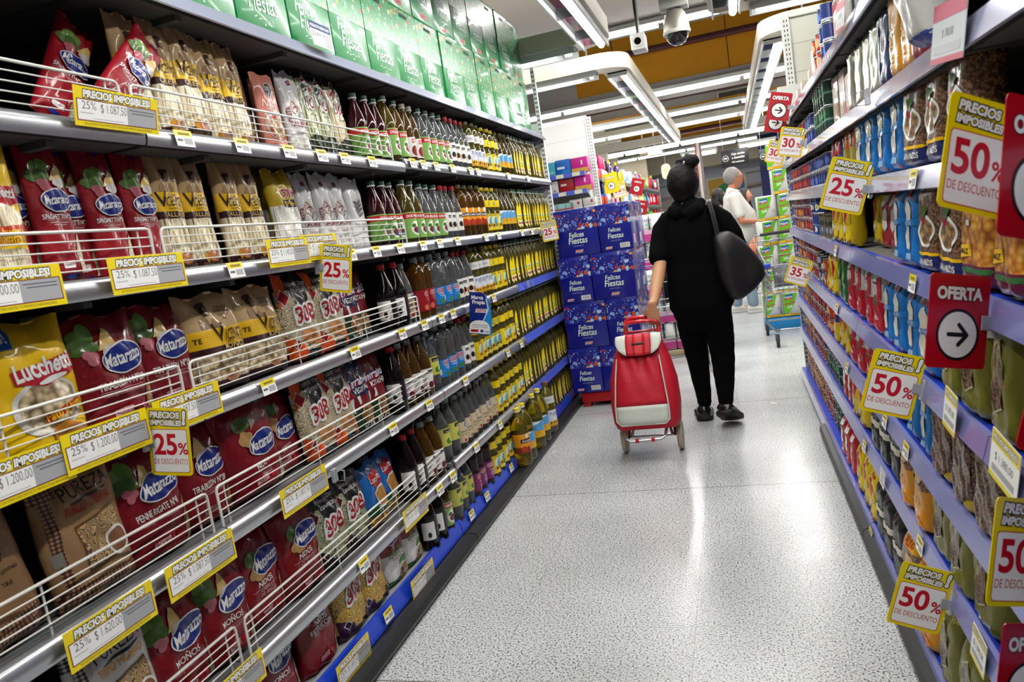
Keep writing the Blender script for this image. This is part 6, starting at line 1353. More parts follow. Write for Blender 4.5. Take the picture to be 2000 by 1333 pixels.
# ------------------------------------------------------------------ shopping carts
CHR = M('9a9da2', r=.25, metal=.95); CB = M('1f3fb0', r=.35); RUB = M('26272a', r=.6)
def cart(loc, rz, label, hc=CB, gc=None):
    """pushed towards +X local; handle at -X"""
    t = empty('shopping_cart', loc, rz); tag(t, label, 'shopping cart')
    mb = MB(); B0 = [(-.40, .26, .95), (.42, .20, .76)]; b0 = [(-.30, .22, .50), (.36, .17, .50)]
    def rim(P, q=.005): mb.tube([(P[0][0], -P[0][1], P[0][2]), (P[1][0], -P[1][1], P[1][2]), (P[1][0], P[1][1], P[1][2]), (P[0][0], P[0][1], P[0][2])], q, CHR, 6, closed=True)
    rim(B0, .006); rim(b0, .005)
    for k in (.33, .66): rim([tuple(b0[i][j] + (B0[i][j] - b0[i][j]) * k for j in range(3)) for i in (0, 1)], .003)
    for i in range(13):
        u = i / 12
        for s in (-1, 1):
            a = [B0[0][j] + (B0[1][j] - B0[0][j]) * u for j in range(3)]; c = [b0[0][j] + (b0[1][j] - b0[0][j]) * u for j in range(3)]
            mb.tube([(a[0], s * a[1], a[2]), (c[0], s * c[1], c[2])], .0024, CHR, 5)
        if i % 2 == 0: mb.tube([(c[0], -c[1], c[2]), (c[0], c[1], c[2])], .0024, CHR, 5)
    for i in range(8):
        v = -1 + 2 * i / 7
        for e in (0, 1): mb.tube([(B0[e][0], v * B0[e][1], B0[e][2]), (b0[e][0], v * b0[e][1], b0[e][2])], .0024, CHR, 5)
    mb.build('basket', t)
    mb = MB(); mb.tube([(-.40, -.26, .95), (-.47, -.26, 1.0), (-.50, -.25, 1.01), (-.50, .25, 1.01), (-.47, .26, 1.0), (-.40, .26, .95)], .009, CHR, 8); h = mb.build('handle', t)
    mb = MB(); mb.tube([(-.50, -.20, 1.01), (-.50, .20, 1.01)], .015, gc or hc, 10); mb.build('grip', h)
    mb = MB()
    for s in (-1, 1): mb.tube([(-.33, s * .22, .55), (-.42, s * .23, .16), (-.36, s * .23, .13), (.38, s * .17, .15), (.42, s * .14, .17)], .010, CHR, 8); mb.tube([(.0, s * .19, .54), (-.30, s * .225, .30), (-.40, s * .23, .2)], .007, CHR, 6)
    mb.tube([(.42, -.14, .17), (.42, .14, .17)], .008, CHR, 6); mb.tube([(-.38, -.23, .14), (-.38, .23, .14)], .008, CHR, 6); mb.build('frame', t)
    for (x, y) in ((-.36, -.23), (-.36, .23), (.36, -.17), (.36, .17)):
        mb = MB(); mb.lathe([(.02, -.014), (.058, -.014), (.062, -.008), (.062, .008), (.058, .014), (.02, .014)], RUB, 18, (x, y, .062), axis='y'); mb.lathe([(.002, -.016), (.024, -.015), (.024, .015), (.002, .016)], CHR, 12, (x, y, .062), axis='y'); mb.rbox((x - .02, y - .02, .06), (x + .02, y - .016, .135), CHR, .001, 1); mb.rbox((x - .02, y + .016, .06), (x + .02, y + .02, .135), CHR, .001, 1); mb.build('wheel', t)
    mb = MB()
    for s_ in (-1, 1): mb.rbox((.385, s_ * .20 - .035, .735), (.435, s_ * .20 + .035, .785), hc, .012)
    mb.build('bumper', t); return t
cart((.46, 7.58, 0), -PI / 2, 'shopping cart with blue corners beyond the stacked cans', gc=RUB)
cart((-.60, 6.86, 0), PI * .58, 'shopping cart beside the blue cartons')
cart((.26, 10.9, 0), PI * .5 + .25, 'shopping cart pushed by the old man')
cart((.62, 12.3, 0), PI * .5 - .5, 'shopping cart in front of the dark haired woman')
def shirtbag(name, loc, w, h, d, c, label, seed):
    p = Packet(w, h, d, seed, top=.3, bot=.1, wr=2.0); o = p.mesh(name, [(0, 1, M(c, r=.35, coat=.3, wr=.6, ws=14))], nu=14, nv=16); o.location = loc; return tag(o, label, 'bag')
shirtbag('shopping_bag', (.46, 7.42, .53), .30, .22, .2, '55585c', 'dark grey plastic bag in the cart beyond the cans', 91); shirtbag('shopping_bag', (-.58, 6.9, .57), .18, .5, .12, '151518', 'black bag standing in the cart beside the blue cartons', 92)
shirtbag('shopping_bag', (.25, 10.9, .57), .26, .3, .2, 'c86a3a', 'orange bag in the cart of the old man', 93); shirtbag('shopping_bag', (.27, 11.08, .57), .2, .26, .16, 'd8d8e0', 'white bag in the cart of the old man', 94)
shirtbag('shopping_bag', (-.20, 6.42, .0), .2, .60, .14, 'd8d2cc', 'pale bag on the floor beside the walking woman', 95)
# ------------------------------------------------------------------ till signs, ceiling fixtures at the back
def board(loc, w, h, label, txt):
    t = empty('hanging_sign', loc); tag(t, label, 'hanging sign'); mb = MB(); mb.rbox((-w / 2, -.015, 0), (w / 2, .015, h), M('1c1c1e', r=.4), .004); b = mb.build('board', t)
    p = PR(w, h); p.E(-.34, .52, .052, .052, WHT); p.E(-.34, .52, .046, .046, M('1c1c1e', r=.4)); p.Rc(-.40, .48, -.28, .56, WHT)
    if txt: p.T(.12, .66, .034, 'Caja envíos', WHT, bold=.03, mw=.62); p.T(.12, .44, .034, 'a domicilio', WHT, bold=.03, mw=.62); p.T(.10, .20, .026, 'NO exclusiva', WHT, bold=.02, mw=.56)
    else: p.T(.1, .5, .05, 'S', WHT)
    p.build('front_print', lambda x, y, l: (x, -.0155 - l, y), b, L=0)
    mb = MB()
    for s in (-.4, .4): mb.tube([(s * w, 0, h), (s * w, 0, 4.005 - loc[2])], .004, STEEL, 5)
    mb.build('wire', t)
board((.178, 14.0, 2.015), .46, .29, 'black hanging till sign reading Caja envíos a domicilio', 1); board((.82, 15.0, 2.0), .4, .28, 'second black hanging sign behind the 30% cards', 0)
mb = MB(); mb.rbox((-1.42, 15.3, 2.54), (-1.15, 15.5, 2.68), M('eeeeec', r=.4), .02); mb.tube([(-1.28, 15.4, 2.67), (-1.28, 15.4, 3.045)], .008, STEEL, 6); tag(mb.build('emergency_light'), 'white wedge shaped light box on the far ceiling beam', 'light box')
mb = MB(); mb.lathe([(.02, 2.56), (.06, 2.58), (.09, 2.62), (.09, 2.64), (.012, 2.645), (.012, 3.045)], M('c9b9a0', r=.5), 16, (-1.5, 15.4, 0)); tag(mb.build('smoke_detector'), 'small beige smoke detector on the far ceiling beam', 'smoke detector')
o = card('oval_sign', .16, .27, .07, M('ead9b0', r=.5), (-1.015, 14.0, 2.125), (0, 0, 0), 'small cream oval sign hanging beside the hair bun', 'hanging sign'); p = PR(.16, .27); p.T(0, .0, .03, '1987', ink('b07a4a'), mw=.6); p.build('front_print', flat_map, o, L=0); mb = MB(); mb.tube([(0, 0, .13), (0, 0, 1.875)], .004, STEEL, 5); mb.build('wire', o)
# ------------------------------------------------------------------ people
SKIN = M('c9946e', r=.5, vary=.12); SKIN2 = M('c08468', r=.5, vary=.12); CLOTH = M('060607', r=1, wr=.25, ws=40, ior=1.2); CLOTH2 = M('040405', r=1, wr=.25, ws=60, ior=1.2); HAIR = M('060505', r=.55, wr=.45, ws=130, ior=1.3)
def limb(mb, pts, rad, m, n=16, side=(1, 0, 0)):
    """tapering limb: elliptical rings along a chain of joints; rad = [(across, fore-aft)]"""
    P = [Vector(p) for p in pts]; rings = []; sd = Vector(side)
    for i, p in enumerate(P):
        t = (P[min(i + 1, len(P) - 1)] - P[max(i - 1, 0)]).normalized(); a = (sd - t * sd.dot(t)).normalized(); b = t.cross(a)
        q = rad[i] if isinstance(rad[i], tuple) else (rad[i], rad[i])
        rings.append([tuple(p + a * q[0] * math.cos(2 * PI * k / n) + b * q[1] * math.sin(2 * PI * k / n)) for k in range(n)])
    for e, s_ in ((0, -1), (-1, 1)):      # rounded ends
        p = P[e]; t = (P[1] - P[0]).normalized() if e == 0 else (P[-1] - P[-2]).normalized(); q = rad[e] if isinstance(rad[e], tuple) else (rad[e], rad[e])
        r0 = rings[e]; new = []
        for k_ in (.8, .4): new.append([tuple(p + (Vector(v) - p) * k_ + t * s_ * min(q) * math.sqrt(1 - k_ * k_) * .9) for v in r0])
        if e == 0: rings = new[::-1] + rings
        else: rings = rings + new
    return mb.loft(rings, m)
def ball(mb, c, r, m, n=18, k=12, fn=None):
    rings = []
    for j in range(1, k):
        th = PI * j / k; z = math.cos(th); q = math.sin(th); ring = []
        for i in range(n):
            a = 2 * PI * i / n; v = Vector((q * math.cos(a) * r[0], q * math.sin(a) * r[1], z * r[2]))
            if fn: v = fn(v)
            ring.append(tuple(v + Vector(c)))
        rings.append(ring)
    return mb.loft(rings[::-1], m)
def remesh(o, vox, sm=4, noise=0.0, nscale=.08):
    m = o.modifiers.new('remesh', 'REMESH'); m.mode = 'VOXEL'; m.voxel_size = vox; m.use_smooth_shade = True
    s = o.modifiers.new('smooth', 'SMOOTH'); s.factor = .5; s.iterations = sm
    if noise:
        t = bpy.data.textures.new('folds', 'CLOUDS'); t.noise_scale = nscale; d = o.modifiers.new('folds', 'DISPLACE'); d.texture = t; d.strength = noise; d.texture_coords = 'GLOBAL'
    return o
def hand(mb, wrist, d, n, thumb, m, s=1.0, curl=.35):
    """palm, four fingers of different lengths and a thumb; d along the hand, n out of the palm, thumb = +1/-1 along d x n"""
    d = Vector(d).normalized(); n = Vector(n); n = (n - d * n.dot(d)).normalized(); w = d.cross(n) * thumb; W = Vector(wrist)
    limb(mb, [W - d * .02 * s, W + d * .02 * s, W + d * .055 * s, W + d * .085 * s], [(.026 * s, .018 * s), (.032 * s, .016 * s), (.040 * s, .014 * s), (.038 * s, .012 * s)], m, 14, side=w)
    for i, (o, L) in enumerate(((.029, .070), (.010, .078), (-.010, .073), (-.028, .058))):
        p = W + d * .085 * s + w * o * s; a = .12 + curl * .5; dd = (d + w * (.5 - i) * .05).normalized(); pts = [p - d * .015 * s]; q = p
        pts.append(q)
        for f in (.45, .30, .25):
            q = q + (dd * math.cos(a) + n * math.sin(a)) * L * f * s; pts.append(q); a += curl * 1.25
        limb(mb, pts, [.0095 * s, .0095 * s, .0088 * s, .0080 * s, .0070 * s], m, 8, side=w)
    p = W + d * .025 * s + w * .028 * s; q1 = p + (w * .6 + d * .6 + n * .4) * .034 * s; q2 = q1 + (d * .8 + n * (.4 + curl * .5)) * .030 * s; q3 = q2 + (d * .6 + n * (.5 + curl) - w * .2).normalized() * .022 * s
    limb(mb, [p - d * .01 * s, q1, q2, q3], [.013 * s, .0115 * s, .010 * s, .008 * s], m, 8, side=n)
def headfn(v):
    """skull to chin: jaw narrows, face flattens; +Y is the face"""
    x, y, z = v
    if z < 0: k = 1 - .30 * min(1, (-z / .11)) ** 1.4; x *= k; y = y * (1 - .10 * (-z / .11)) + .012 * (-z / .11)
    if y > 0: y *= .97
    return Vector((x, y, z))
def face(mb, c, m, s=1.0):
    c = Vector(c)
    limb(mb, [c + Vector((0, .094, .022)) * s, c + Vector((0, .108, -.004)) * s, c + Vector((0, .112, -.022)) * s], [.007 * s, .010 * s, .013 * s], m, 8)
    for sx in (-1, 1):
        ball(mb, c + Vector((sx * .077, -.004, -.002)) * s, (.008 * s, .018 * s, .030 * s), m, 10, 8)
        limb(mb, [c + Vector((sx * .012, .090, .030)) * s, c + Vector((sx * .048, .080, .030)) * s], [.008 * s, .008 * s], m, 8)
    limb(mb, [c + Vector((-.022, .086, -.052)) * s, c + Vector((0, .094, -.052)) * s, c + Vector((.022, .086, -.052)) * s], [.006 * s, .009 * s, .006 * s], m, 8)
def face_parts(root, c, s=1.0, glasses=False):
    c = Vector(c)
    for sx in (-1, 1):
        mb = MB(); ball(mb, c + Vector((sx * .031, .082, .010)) * s, (.0125 * s, .010 * s, .009 * s), M('e8e4e0', r=.3), 10, 8); ball(mb, c + Vector((sx * .031, .090, .010)) * s, (.0055 * s, .004 * s, .0055 * s), M('20140e', r=.2), 8, 6); mb.build('eye', root)
        mb = MB(); limb(mb, [c + Vector((sx * .014, .094, .033)) * s, c + Vector((sx * .048, .082, .034)) * s], [.004 * s, .003 * s], M('4a4440', r=.7), 6); mb.build('eyebrow', root)
    mb = MB(); limb(mb, [c + Vector((-.023, .090, -.052)) * s, c + Vector((0, .100, -.051)) * s, c + Vector((.023, .090, -.052)) * s], [.004 * s, .006 * s, .004 * s], M('9a5048', r=.5), 8); mb.build('mouth', root)
    if glasses:
        mb = MB(); g = M('2a2622', r=.3)
        for sx in (-1, 1):
            mb.tube([tuple(c + Vector((sx * .034 + .024 * math.cos(a), .104, .008 + .018 * math.sin(a))) * s) for a in np.linspace(0, 2 * PI, 16, endpoint=False)], .0016 * s, g, 6, closed=True)
            mb.tube([tuple(c + Vector(p) * s) for p in ((sx * .058, .102, .012), (sx * .080, .06, .012), (sx * .083, -.005, .008))], .0018 * s, g, 6)
        mb.tube([tuple(c + Vector((-.010, .105, .012)) * s), tuple(c + Vector((.010, .105, .012)) * s)], .0016 * s, g, 6); mb.build('glasses', root)
# ---- the woman in black, walking away
WY = 4.85
mb = MB(); HC = Vector((-.262, 4.90, 1.525))
ball(mb, HC, (.076, .096, .112), SKIN, 24, 18, headfn); face(mb, HC, SKIN)
limb(mb, [(-.258, 4.885, 1.47), (-.255, 4.87, 1.40), (-.25, 4.86, 1.33)], [.050, .052, .062], SKIN)
limb(mb, [(-.245, 4.86, 1.34), (-.242, 4.86, 1.28), (-.24, 4.86, 1.10), (-.238, 4.85, .95), (-.235, 4.85, .82)], [(.085, .05), (.135, .085), (.14, .09), (.135, .09), (.15, .10)], SKIN)
limb(mb, [(-.40, 4.86, 1.285), (-.432, 4.82, 1.18), (-.452, 4.73, 1.045), (-.470, 4.66, .965), (-.492, 4.535, .86), (-.499, 4.475, .838)], [.052, .046, .040, .041, .030, .026], SKIN)
hand(mb, (-.500, 4.462, .836), (0, .10, -1), (0, 1, .1), -1, SKIN, 1.0, .85)
limb(mb, [(-.085, 4.87, 1.285), (-.035, 4.86, 1.20), (-.005, 4.87, 1.10), (-.02, 5.0, 1.06), (-.05, 5.13, 1.10)], [.052, .046, .042, .036, .028], SKIN)
hand(mb, (-.052, 5.14, 1.10), (-.3, 1, .3), (-1, 0, -.4), 1, SKIN, .95, .6)
for (h, k, a) in (((-.305, 4.86, .82), (-.303, 4.92, .43), (-.292, 4.92, .10)), ((-.165, 4.84, .82), (-.150, 4.82, .43), (-.152, 4.70, .14))):
    limb(mb, [h, k, a], [.075, .05, .036], SKIN)
limb(mb, [(-.292, 4.915, .10), (-.294, 4.97, .066), (-.300, 5.05, .050)], [.032, .028, .022], SKIN); limb(mb, [(-.152, 4.70, .14), (-.148, 4.755, .098), (-.140, 4.80, .066)], [.032, .030, .024], SKIN)
woman = remesh(mb.build('person'), .0052, 3); tag(woman, 'woman in black walking away, pulling a red shopping trolley', 'person')
# shirt: loose torso, sleeves and hood
mb = MB()
limb(mb, [(-.243, 4.86, 1.355), (-.240, 4.86, 1.30), (-.238, 4.86, 1.20), (-.238, 4.855, 1.02), (-.236, 4.85, .88), (-.234, 4.845, .765)], [(.115, .07), (.185, .105), (.190, .125), (.188, .125), (.196, .132), (.202, .138)], CLOTH, 24)
limb(mb, [(-.36, 4.86, 1.315), (-.415, 4.85, 1.26), (-.440, 4.81, 1.17), (-.455, 4.765, 1.095)], [.070, .070, .066, .064], CLOTH)
limb(mb, [(-.11, 4.87, 1.315), (-.055, 4.87, 1.26), (-.010, 4.86, 1.17), (.012, 4.87, 1.09), (-.01, 4.96, 1.05)], [.070, .074, .072, .066, .052], CLOTH)
limb(mb, [(-.34, 4.80, 1.375), (-.30, 4.775, 1.35), (-.245, 4.765, 1.335), (-.19, 4.775, 1.36), (-.165, 4.82, 1.40)], [(.040, .034), (.045, .038), (.046, .04), (.042, .036), (.034, .03)], CLOTH)
limb(mb, [(-.315, 4.84, 1.40), (-.258, 4.815, 1.385), (-.20, 4.85, 1.405)], [(.04, .035), (.045, .035), (.04, .03)], CLOTH)
remesh(mb.build('shirt', woman), .0075, 4, .012)
mb = MB()
limb(mb, [(-.235, 4.85, .92), (-.235, 4.85, .80), (-.235, 4.85, .70)], [(.165, .125), (.185, .135), (.178, .13)], CLOTH2, 22)
limb(mb, [(-.315, 4.86, .78), (-.315, 4.89, .60), (-.303, 4.925, .42), (-.298, 4.93, .25), (-.292, 4.925, .115)], [(.098, .115), (.088, .095), (.072, .078), (.058, .062), (.046, .05)], CLOTH2)
limb(mb, [(-.155, 4.84, .78), (-.145, 4.835, .60), (-.142, 4.815, .42), (-.148, 4.755, .26), (-.153, 4.705, .165)], [(.098, .115), (.088, .095), (.074, .080), (.058, .062), (.047, .05)], CLOTH2)
remesh(mb.build('trousers', woman), .007, 4, .008, .05)
# hair pulled into a bun
mb = MB()
def hairfn(v): return headfn(v) if v.y < .03 else headfn(v) * .96
ball(mb, HC + Vector((.0, -.012, .012)), (.100, .112, .122), HAIR, 24, 16); limb(mb, [HC + Vector((0, -.05, -.03)), HC + Vector((0, -.045, -.09)), HC + Vector((.002, -.03, -.125))], [(.082, .06), (.064, .045), (.04, .03)], HAIR)
bc = HC + Vector((.056, -.028, .130))
ball(mb, bc, (.062, .054, .046), HAIR, 16, 10)
for a in np.linspace(0, 2 * PI, 6, endpoint=False): limb(mb, [bc + Vector((.032 * math.cos(a), .01, .026 * math.sin(a))), bc + Vector((.046 * math.cos(a + .8), -.015, .038 * math.sin(a + .8))), bc + Vector((.034 * math.cos(a + 1.7), -.032, .030 * math.sin(a + 1.7)))], [.016, .017, .012], HAIR, 8)
limb(mb, [HC + Vector((-.03, -.01, .11)), HC + Vector((-.01, -.02, .145)), HC + Vector((.03, -.03, .14))], [.02, .018, .02], HAIR, 8)
remesh(mb.build('hair', woman), .006, 2, .006, .03)
mb = MB(); mb.tube([tuple(bc + Vector((-.050 + .004 * k, -.02 + .03 * math.sin(k), .012 * math.cos(k)))) for k in range(6)], .006, M('e8e6e2', r=.4), 8); mb.build('hair_tie', woman)
SH = M('050506', r=.25, coat=.5); SOLE = M('101011', r=.55)
def shoe(name, heel, toe, lift, parent, m, sole, wd=.044):
    """heel and toe points on the sole line"""
    H, T = Vector(heel), Vector(toe); d = (T - H); L = d.length; d.normalize(); up = Vector((1, 0, 0)).cross(d).normalized()
    if up.z < 0: up = -up
    sd = d.cross(up); R1 = []; at = lambda u, x, z: tuple(H + d * L * u + sd * x + up * z); k = L / .26
    for (u, wv, hz) in ((.005, .35, .060), (.03, .70, .088), (.10, .86, .100), (.24, .90, .100), (.36, .90, .094), (.50, .98, .078), (.64, 1.06, .062), (.78, 1.06, .052), (.90, .86, .043), (.97, .55, .036), (.995, .2, .030)):
        w_ = wd * wv; hz *= k
        R1.append([at(u, w_ * math.cos(a) * (1 - .30 * max(0, math.sin(a)) ** 2), .018 + (hz - .018) * (.5 + .5 * math.sin(a))) for a in np.linspace(0, 2 * PI, 24, endpoint=False)])
    mb = MB(); mb.loft(R1, m)
    O = [(0, .30), (.02, .62), (.07, .86), (.2, .95), (.4, .93), (.6, 1.08), (.78, 1.12), (.90, .95), (.97, .62), (1.0, .2)]
    P = [(u, w_ * wd * 1.10) for u, w_ in O] + [(u, -w_ * wd * 1.10) for u, w_ in O[::-1]]; n = len(P)
    mb.loft([[at(.5 + (u - .5) * q, x * q, z) for u, x in P] for z, q in ((0, .95), (.004, 1), (.026, 1), (.031, .96))], sole)
    for u in (.38, .46, .54): mb.tube([at(u, -.022, (.098 - (u - .36) * .14) * k), at(u + .01, 0, (.104 - (u - .36) * .14) * k), at(u, .022, (.098 - (u - .36) * .14) * k)], .003, sole, 6)
    return fixnormals(mb.build(name, parent, angle=75))
shoe('shoe', (-.298, 4.865, .002), (-.318, 5.135, .002), 0, woman, SH, SOLE, .052)
shoe('shoe', (-.168, 4.635, .098), (-.112, 4.835, .002), 0, woman, SH, SOLE, .058)
# ---- her woven shoulder bag
t = empty('shoulder_bag', (0, 0, 0)); tag(t, 'large black woven bag hanging from the shoulder of the woman', 'bag')
def woven():
    m, nt, b = newmat('woven_leather'); b.inputs['Base Color'].default_value = hx('0a0a0b') + (1,); b.inputs['Roughness'].default_value = .5
    tc = N(nt, 'ShaderNodeTexCoord'); mp = N(nt, 'ShaderNodeMapping'); nt.links.new(tc.outputs['Object'], mp.inputs['Vector']); mp.inputs['Rotation'].default_value = (0, .6, 0)
    k = N(nt, 'ShaderNodeTexChecker', Scale=75.0); nt.links.new(mp.outputs[0], k.inputs['Vector']); nt.links.new(ramp(nt, k.outputs['Fac'], [(0, '050506'), (1, '121214')]), b.inputs['Base Color']); bump(nt, b, k.outputs['Fac'], .6, .003); return m
WOV = woven()
P = [(-.115, 1.19), (-.02, 1.20), (.055, 1.13), (.150, .985), (.158, .905), (.09, .835), (.0, .780), (-.055, .80), (-.105, .94)]
PP = [q for a_, b_ in zip(P, P[1:] + P[:1]) for q in (a_, ((a_[0] + b_[0]) / 2, (a_[1] + b_[1]) / 2))]
C = Vector((.0, 4.735, .98)); mb = MB(); rings = []
for y, k in ((-.085, .30), (-.075, .72), (-.05, .92), (0, 1.0), (.05, .94), (.072, .75), (.08, .3)):
    rings.append([(C.x + (x - C.x) * k * 1.06, C.y + y + .16 * (x + .09), C.z + (z - C.z) * k * 1.06) for x, z in PP])
mb.loft(rings, WOV); b = fixnormals(mb.build('body', t)); s = b.modifiers.new('sub', 'SUBSURF'); s.levels = 3; s.render_levels = 3
mb = MB()
for k in (-1, 1):
    pts = [(-.085, 4.715, 1.15), (-.093, 4.728, 1.24), (-.105, 4.745, 1.33), (-.117, 4.79, 1.388), (-.118, 4.86, 1.404), (-.105, 4.945, 1.36), (-.07, 4.99, 1.24)]
    mb.tube([(x + k * .007, y, z) for x, y, z in pts], .008, WOV, 8)
mb.build('strap', t)
mb = MB(); mb.tube([(-.088 + .012 * math.cos(a), 4.700, 1.155 + .012 * math.sin(a)) for a in np.linspace(0, 2 * PI, 12, endpoint=False)], .003, STEEL, 6, closed=True); mb.build('ring', t)
# ---- the red shopping trolley, tilted towards her
t = empty('shopping_trolley', (-.578, 4.325, .088)); t.rotation_euler.x = -.25; tag(t, 'red and white shopping trolley pulled by the woman in black', 'trolley')
TR = M('bf0f28', r=.55, wr=.25, ws=22); TRD = M('8a0a1a', r=.55, wr=.2, ws=22); OFFW = M('d3d6cc', r=.6, wr=.15, ws=60); TRP = M('c8101e', r=.28, coat=.4)
ZK = [(.045, .150, .075), (.055, .172, .095), (.09, .188, .112), (.20, .197, .122), (.33, .190, .118), (.44, .165, .100), (.52, .138, .082), (.56, .120, .066), (.575, .09, .045)]
def trol(z):
    for (a, w0, d0), (b_, w1, d1) in zip(ZK, ZK[1:]):
        if a <= z <= b_: k = (z - a) / (b_ - a); return w0 + (w1 - w0) * k, d0 + (d1 - d0) * k
    return ZK[-1][1:] if z > .5 else ZK[0][1:]
YC = -.135
def sup(w_, d_, a, e=.55): c, s_ = math.cos(a), math.sin(a); return math.copysign(abs(c) ** e, c) * w_, YC + math.copysign(abs(s_) ** e, s_) * d_
mb = MB(); mb.loft([[(*sup(w_, d_, a), z) for a in np.linspace(0, 2 * PI, 36, endpoint=False)] for z, w_, d_ in ZK], TR); mb.build('bag', t, angle=70)
def front(x, z, l=0.0):
    w_, d_ = trol(z); u = min(.97, abs(x) / w_); return (x, YC - d_ * (1 - u ** (2 / .55)) ** (.55 / 2) - l, z)
mb = MB(); pts = []; nx, nz = 16, 18
def pw(z): return .150 - .030 * max(0, (z - .16) / .30) ** 1.2 - (.03 * ((.10 - z) / .03) ** 2 if z < .10 else 0)
for j in range(nz + 1):
    z = .072 + (.455 - .072) * j / nz
    for i in range(nx + 1):
        u = -1 + 2 * i / nx; fold = -.020 * math.exp(-((u - .12) / .22) ** 2) * max(0, (z - .28) / .17) + .006 * math.sin(9 * u + z * 22) * max(0, (z - .2) / .2)
        pts.append(front(u * pw(z) - .012, z, .012 * (1 - u ** 4) + fold + .004))
for mat_, a, b_ in ((OFFW, 0, 5), (TR, 5, nz)):
    mb.add(pts, [(j * (nx + 1) + i, j * (nx + 1) + i + 1, (j + 1) * (nx + 1) + i + 1, (j + 1) * (nx + 1) + i) for j in range(a, b_) for i in range(nx)], mat_)
o = mb.build('front_pocket', t, angle=80); bm = bmesh.new(); bm.from_mesh(o.data); bmesh.ops.delete(bm, geom=[v for v in bm.verts if not v.link_faces], context='VERTS'); bm.to_mesh(o.data); bm.free(); sd = o.modifiers.new('thick', 'SOLIDIFY'); sd.thickness = .004
edge = [front(-pw(z) - .012, z, .007) for z in np.linspace(.455, .072, 16)] + [front(x - .012, .072, .012) for x in np.linspace(-.9 * pw(.072), .9 * pw(.072), 8)] + [front(pw(z) - .012, z, .007) for z in np.linspace(.072, .455, 16)]
mb = MB(); mb.tube(edge, .0042, OFFW, 6); mb.build('piping', o)
mb = MB(); nx, nz = 18, 12; pts = []
for j in range(nz + 1):
    v = j / nz
    for i in range(nx + 1):
        u = -1 + 2 * i / nx; lenk = 1 - .20 * abs(u) ** 3
        q = v * lenk
        if q < .45: y = -.055 - .165 * (q / .45); z = .590 - .012 * (q / .45) ** 2
        else: k = (q - .45) / .55; z = .578 - .125 * k; y = -.222 - .036 * k ** .7
        pts.append((u * (.122 + .012 * v - .02 * max(0, v - .8) * 5 * abs(u)), y - .006 * (1 - u * u), z + .006 * (1 - u * u)))
for mat_, a, b_ in ((OFFW, 0, 4), (TR, 4, 7), (M('c8202a', r=.5), 7, 11), (TR, 11, 14), (OFFW, 14, nx)):
    mb.add(pts, [(j * (nx + 1) + i, j * (nx + 1) + i + 1, (j + 1) * (nx + 1) + i + 1, (j + 1) * (nx + 1) + i) for j in range(nz) for i in range(a, b_)], mat_)
o = mb.build('flap', t, angle=80); bm = bmesh.new(); bm.from_mesh(o.data); bmesh.ops.delete(bm, geom=[v for v in bm.verts if not v.link_faces], context='VERTS'); bm.to_mesh(o.data); bm.free(); sd = o.modifiers.new('thick', 'SOLIDIFY'); sd.thickness = .005
mb = MB(); mb.rbox((-.036, -.256, .520), (.036, -.240, .534), M('1c1416', r=.5), .003); mb.build('flap_handle', o)
mb = MB()
for s in (-1, 1): mb.tube([(s * .092, .0, .62), (s * .092, .0, .30), (s * .105, .0, .06), (s * .118, -.01, .0)], .0085, STEEL, 10)
mb.tube([(-.16, 0, 0), (.16, 0, 0)], .007, STEEL, 8); mb.build('frame', t)
mb = MB(); mb.tube([(-.128, -.06, .055), (-.130, -.17, .04), (-.120, -.205, -.005), (-.095, -.212, -.02), (.075, -.212, -.012), (.098, -.205, .0), (.105, -.17, .045), (.105, -.06, .06)], .0085, STEEL, 10); st = mb.build('stand', t)
for x in (-.06, .03):
    mb = MB(); mb.tube([(x - .010, -.212, -.016), (x + .010, -.212, -.015)], .0125, TRP, 10); mb.build('clamp', st)
mb = MB(); H0 = [(-.100, .0, .56), (-.097, 0, .66), (-.088, 0, .695), (-.066, 0, .708), (.066, 0, .708), (.088, 0, .695), (.097, 0, .66), (.100, 0, .56)]
mb.tube(H0, .0135, TRP, 12); mb.tube([(-.098, 0, .625), (.098, 0, .625)], .0075, TRP, 10); mb.tube([(-.094, -.028, .668), (-.07, -.03, .680), (.07, -.03, .680), (.094, -.028, .668)], .012, TRP, 10); mb.tube([(-.098, 0, .64), (-.094, -.028, .668)], .010, TRP, 8); mb.tube([(.098, 0, .64), (.094, -.028, .668)], .010, TRP, 8); mb.build('handle', t)
TY = M('b9ad98', r=.7)
for s in (-1, 1):
    c = (s * .163, 0, 0); mb = MB(); mb.lathe([(.06, -.014), (.078, -.015), (.086, -.009), (.088, 0), (.086, .009), (.078, .015), (.06, .014)], TY, 28, c, axis='x'); wl = mb.build('wheel', t)
    mb = MB(); mb.lathe([(.012, -.012), (.06, -.010), (.062, 0), (.06, .010), (.012, .012)], TRP, 20, c, axis='x'); mb.lathe([(.001, -.018), (.012, -.017), (.012, .017), (.001, .018)], STEEL, 12, c, axis='x'); mb.build('hub', wl)
    mb = MB(); mb.rbox((s * .163 - s * .03 - .006, -.03, -.005), (s * .163 - s * .03 + .006, .03, .12), TRD, .004); mb.build('wheel_bracket', t)
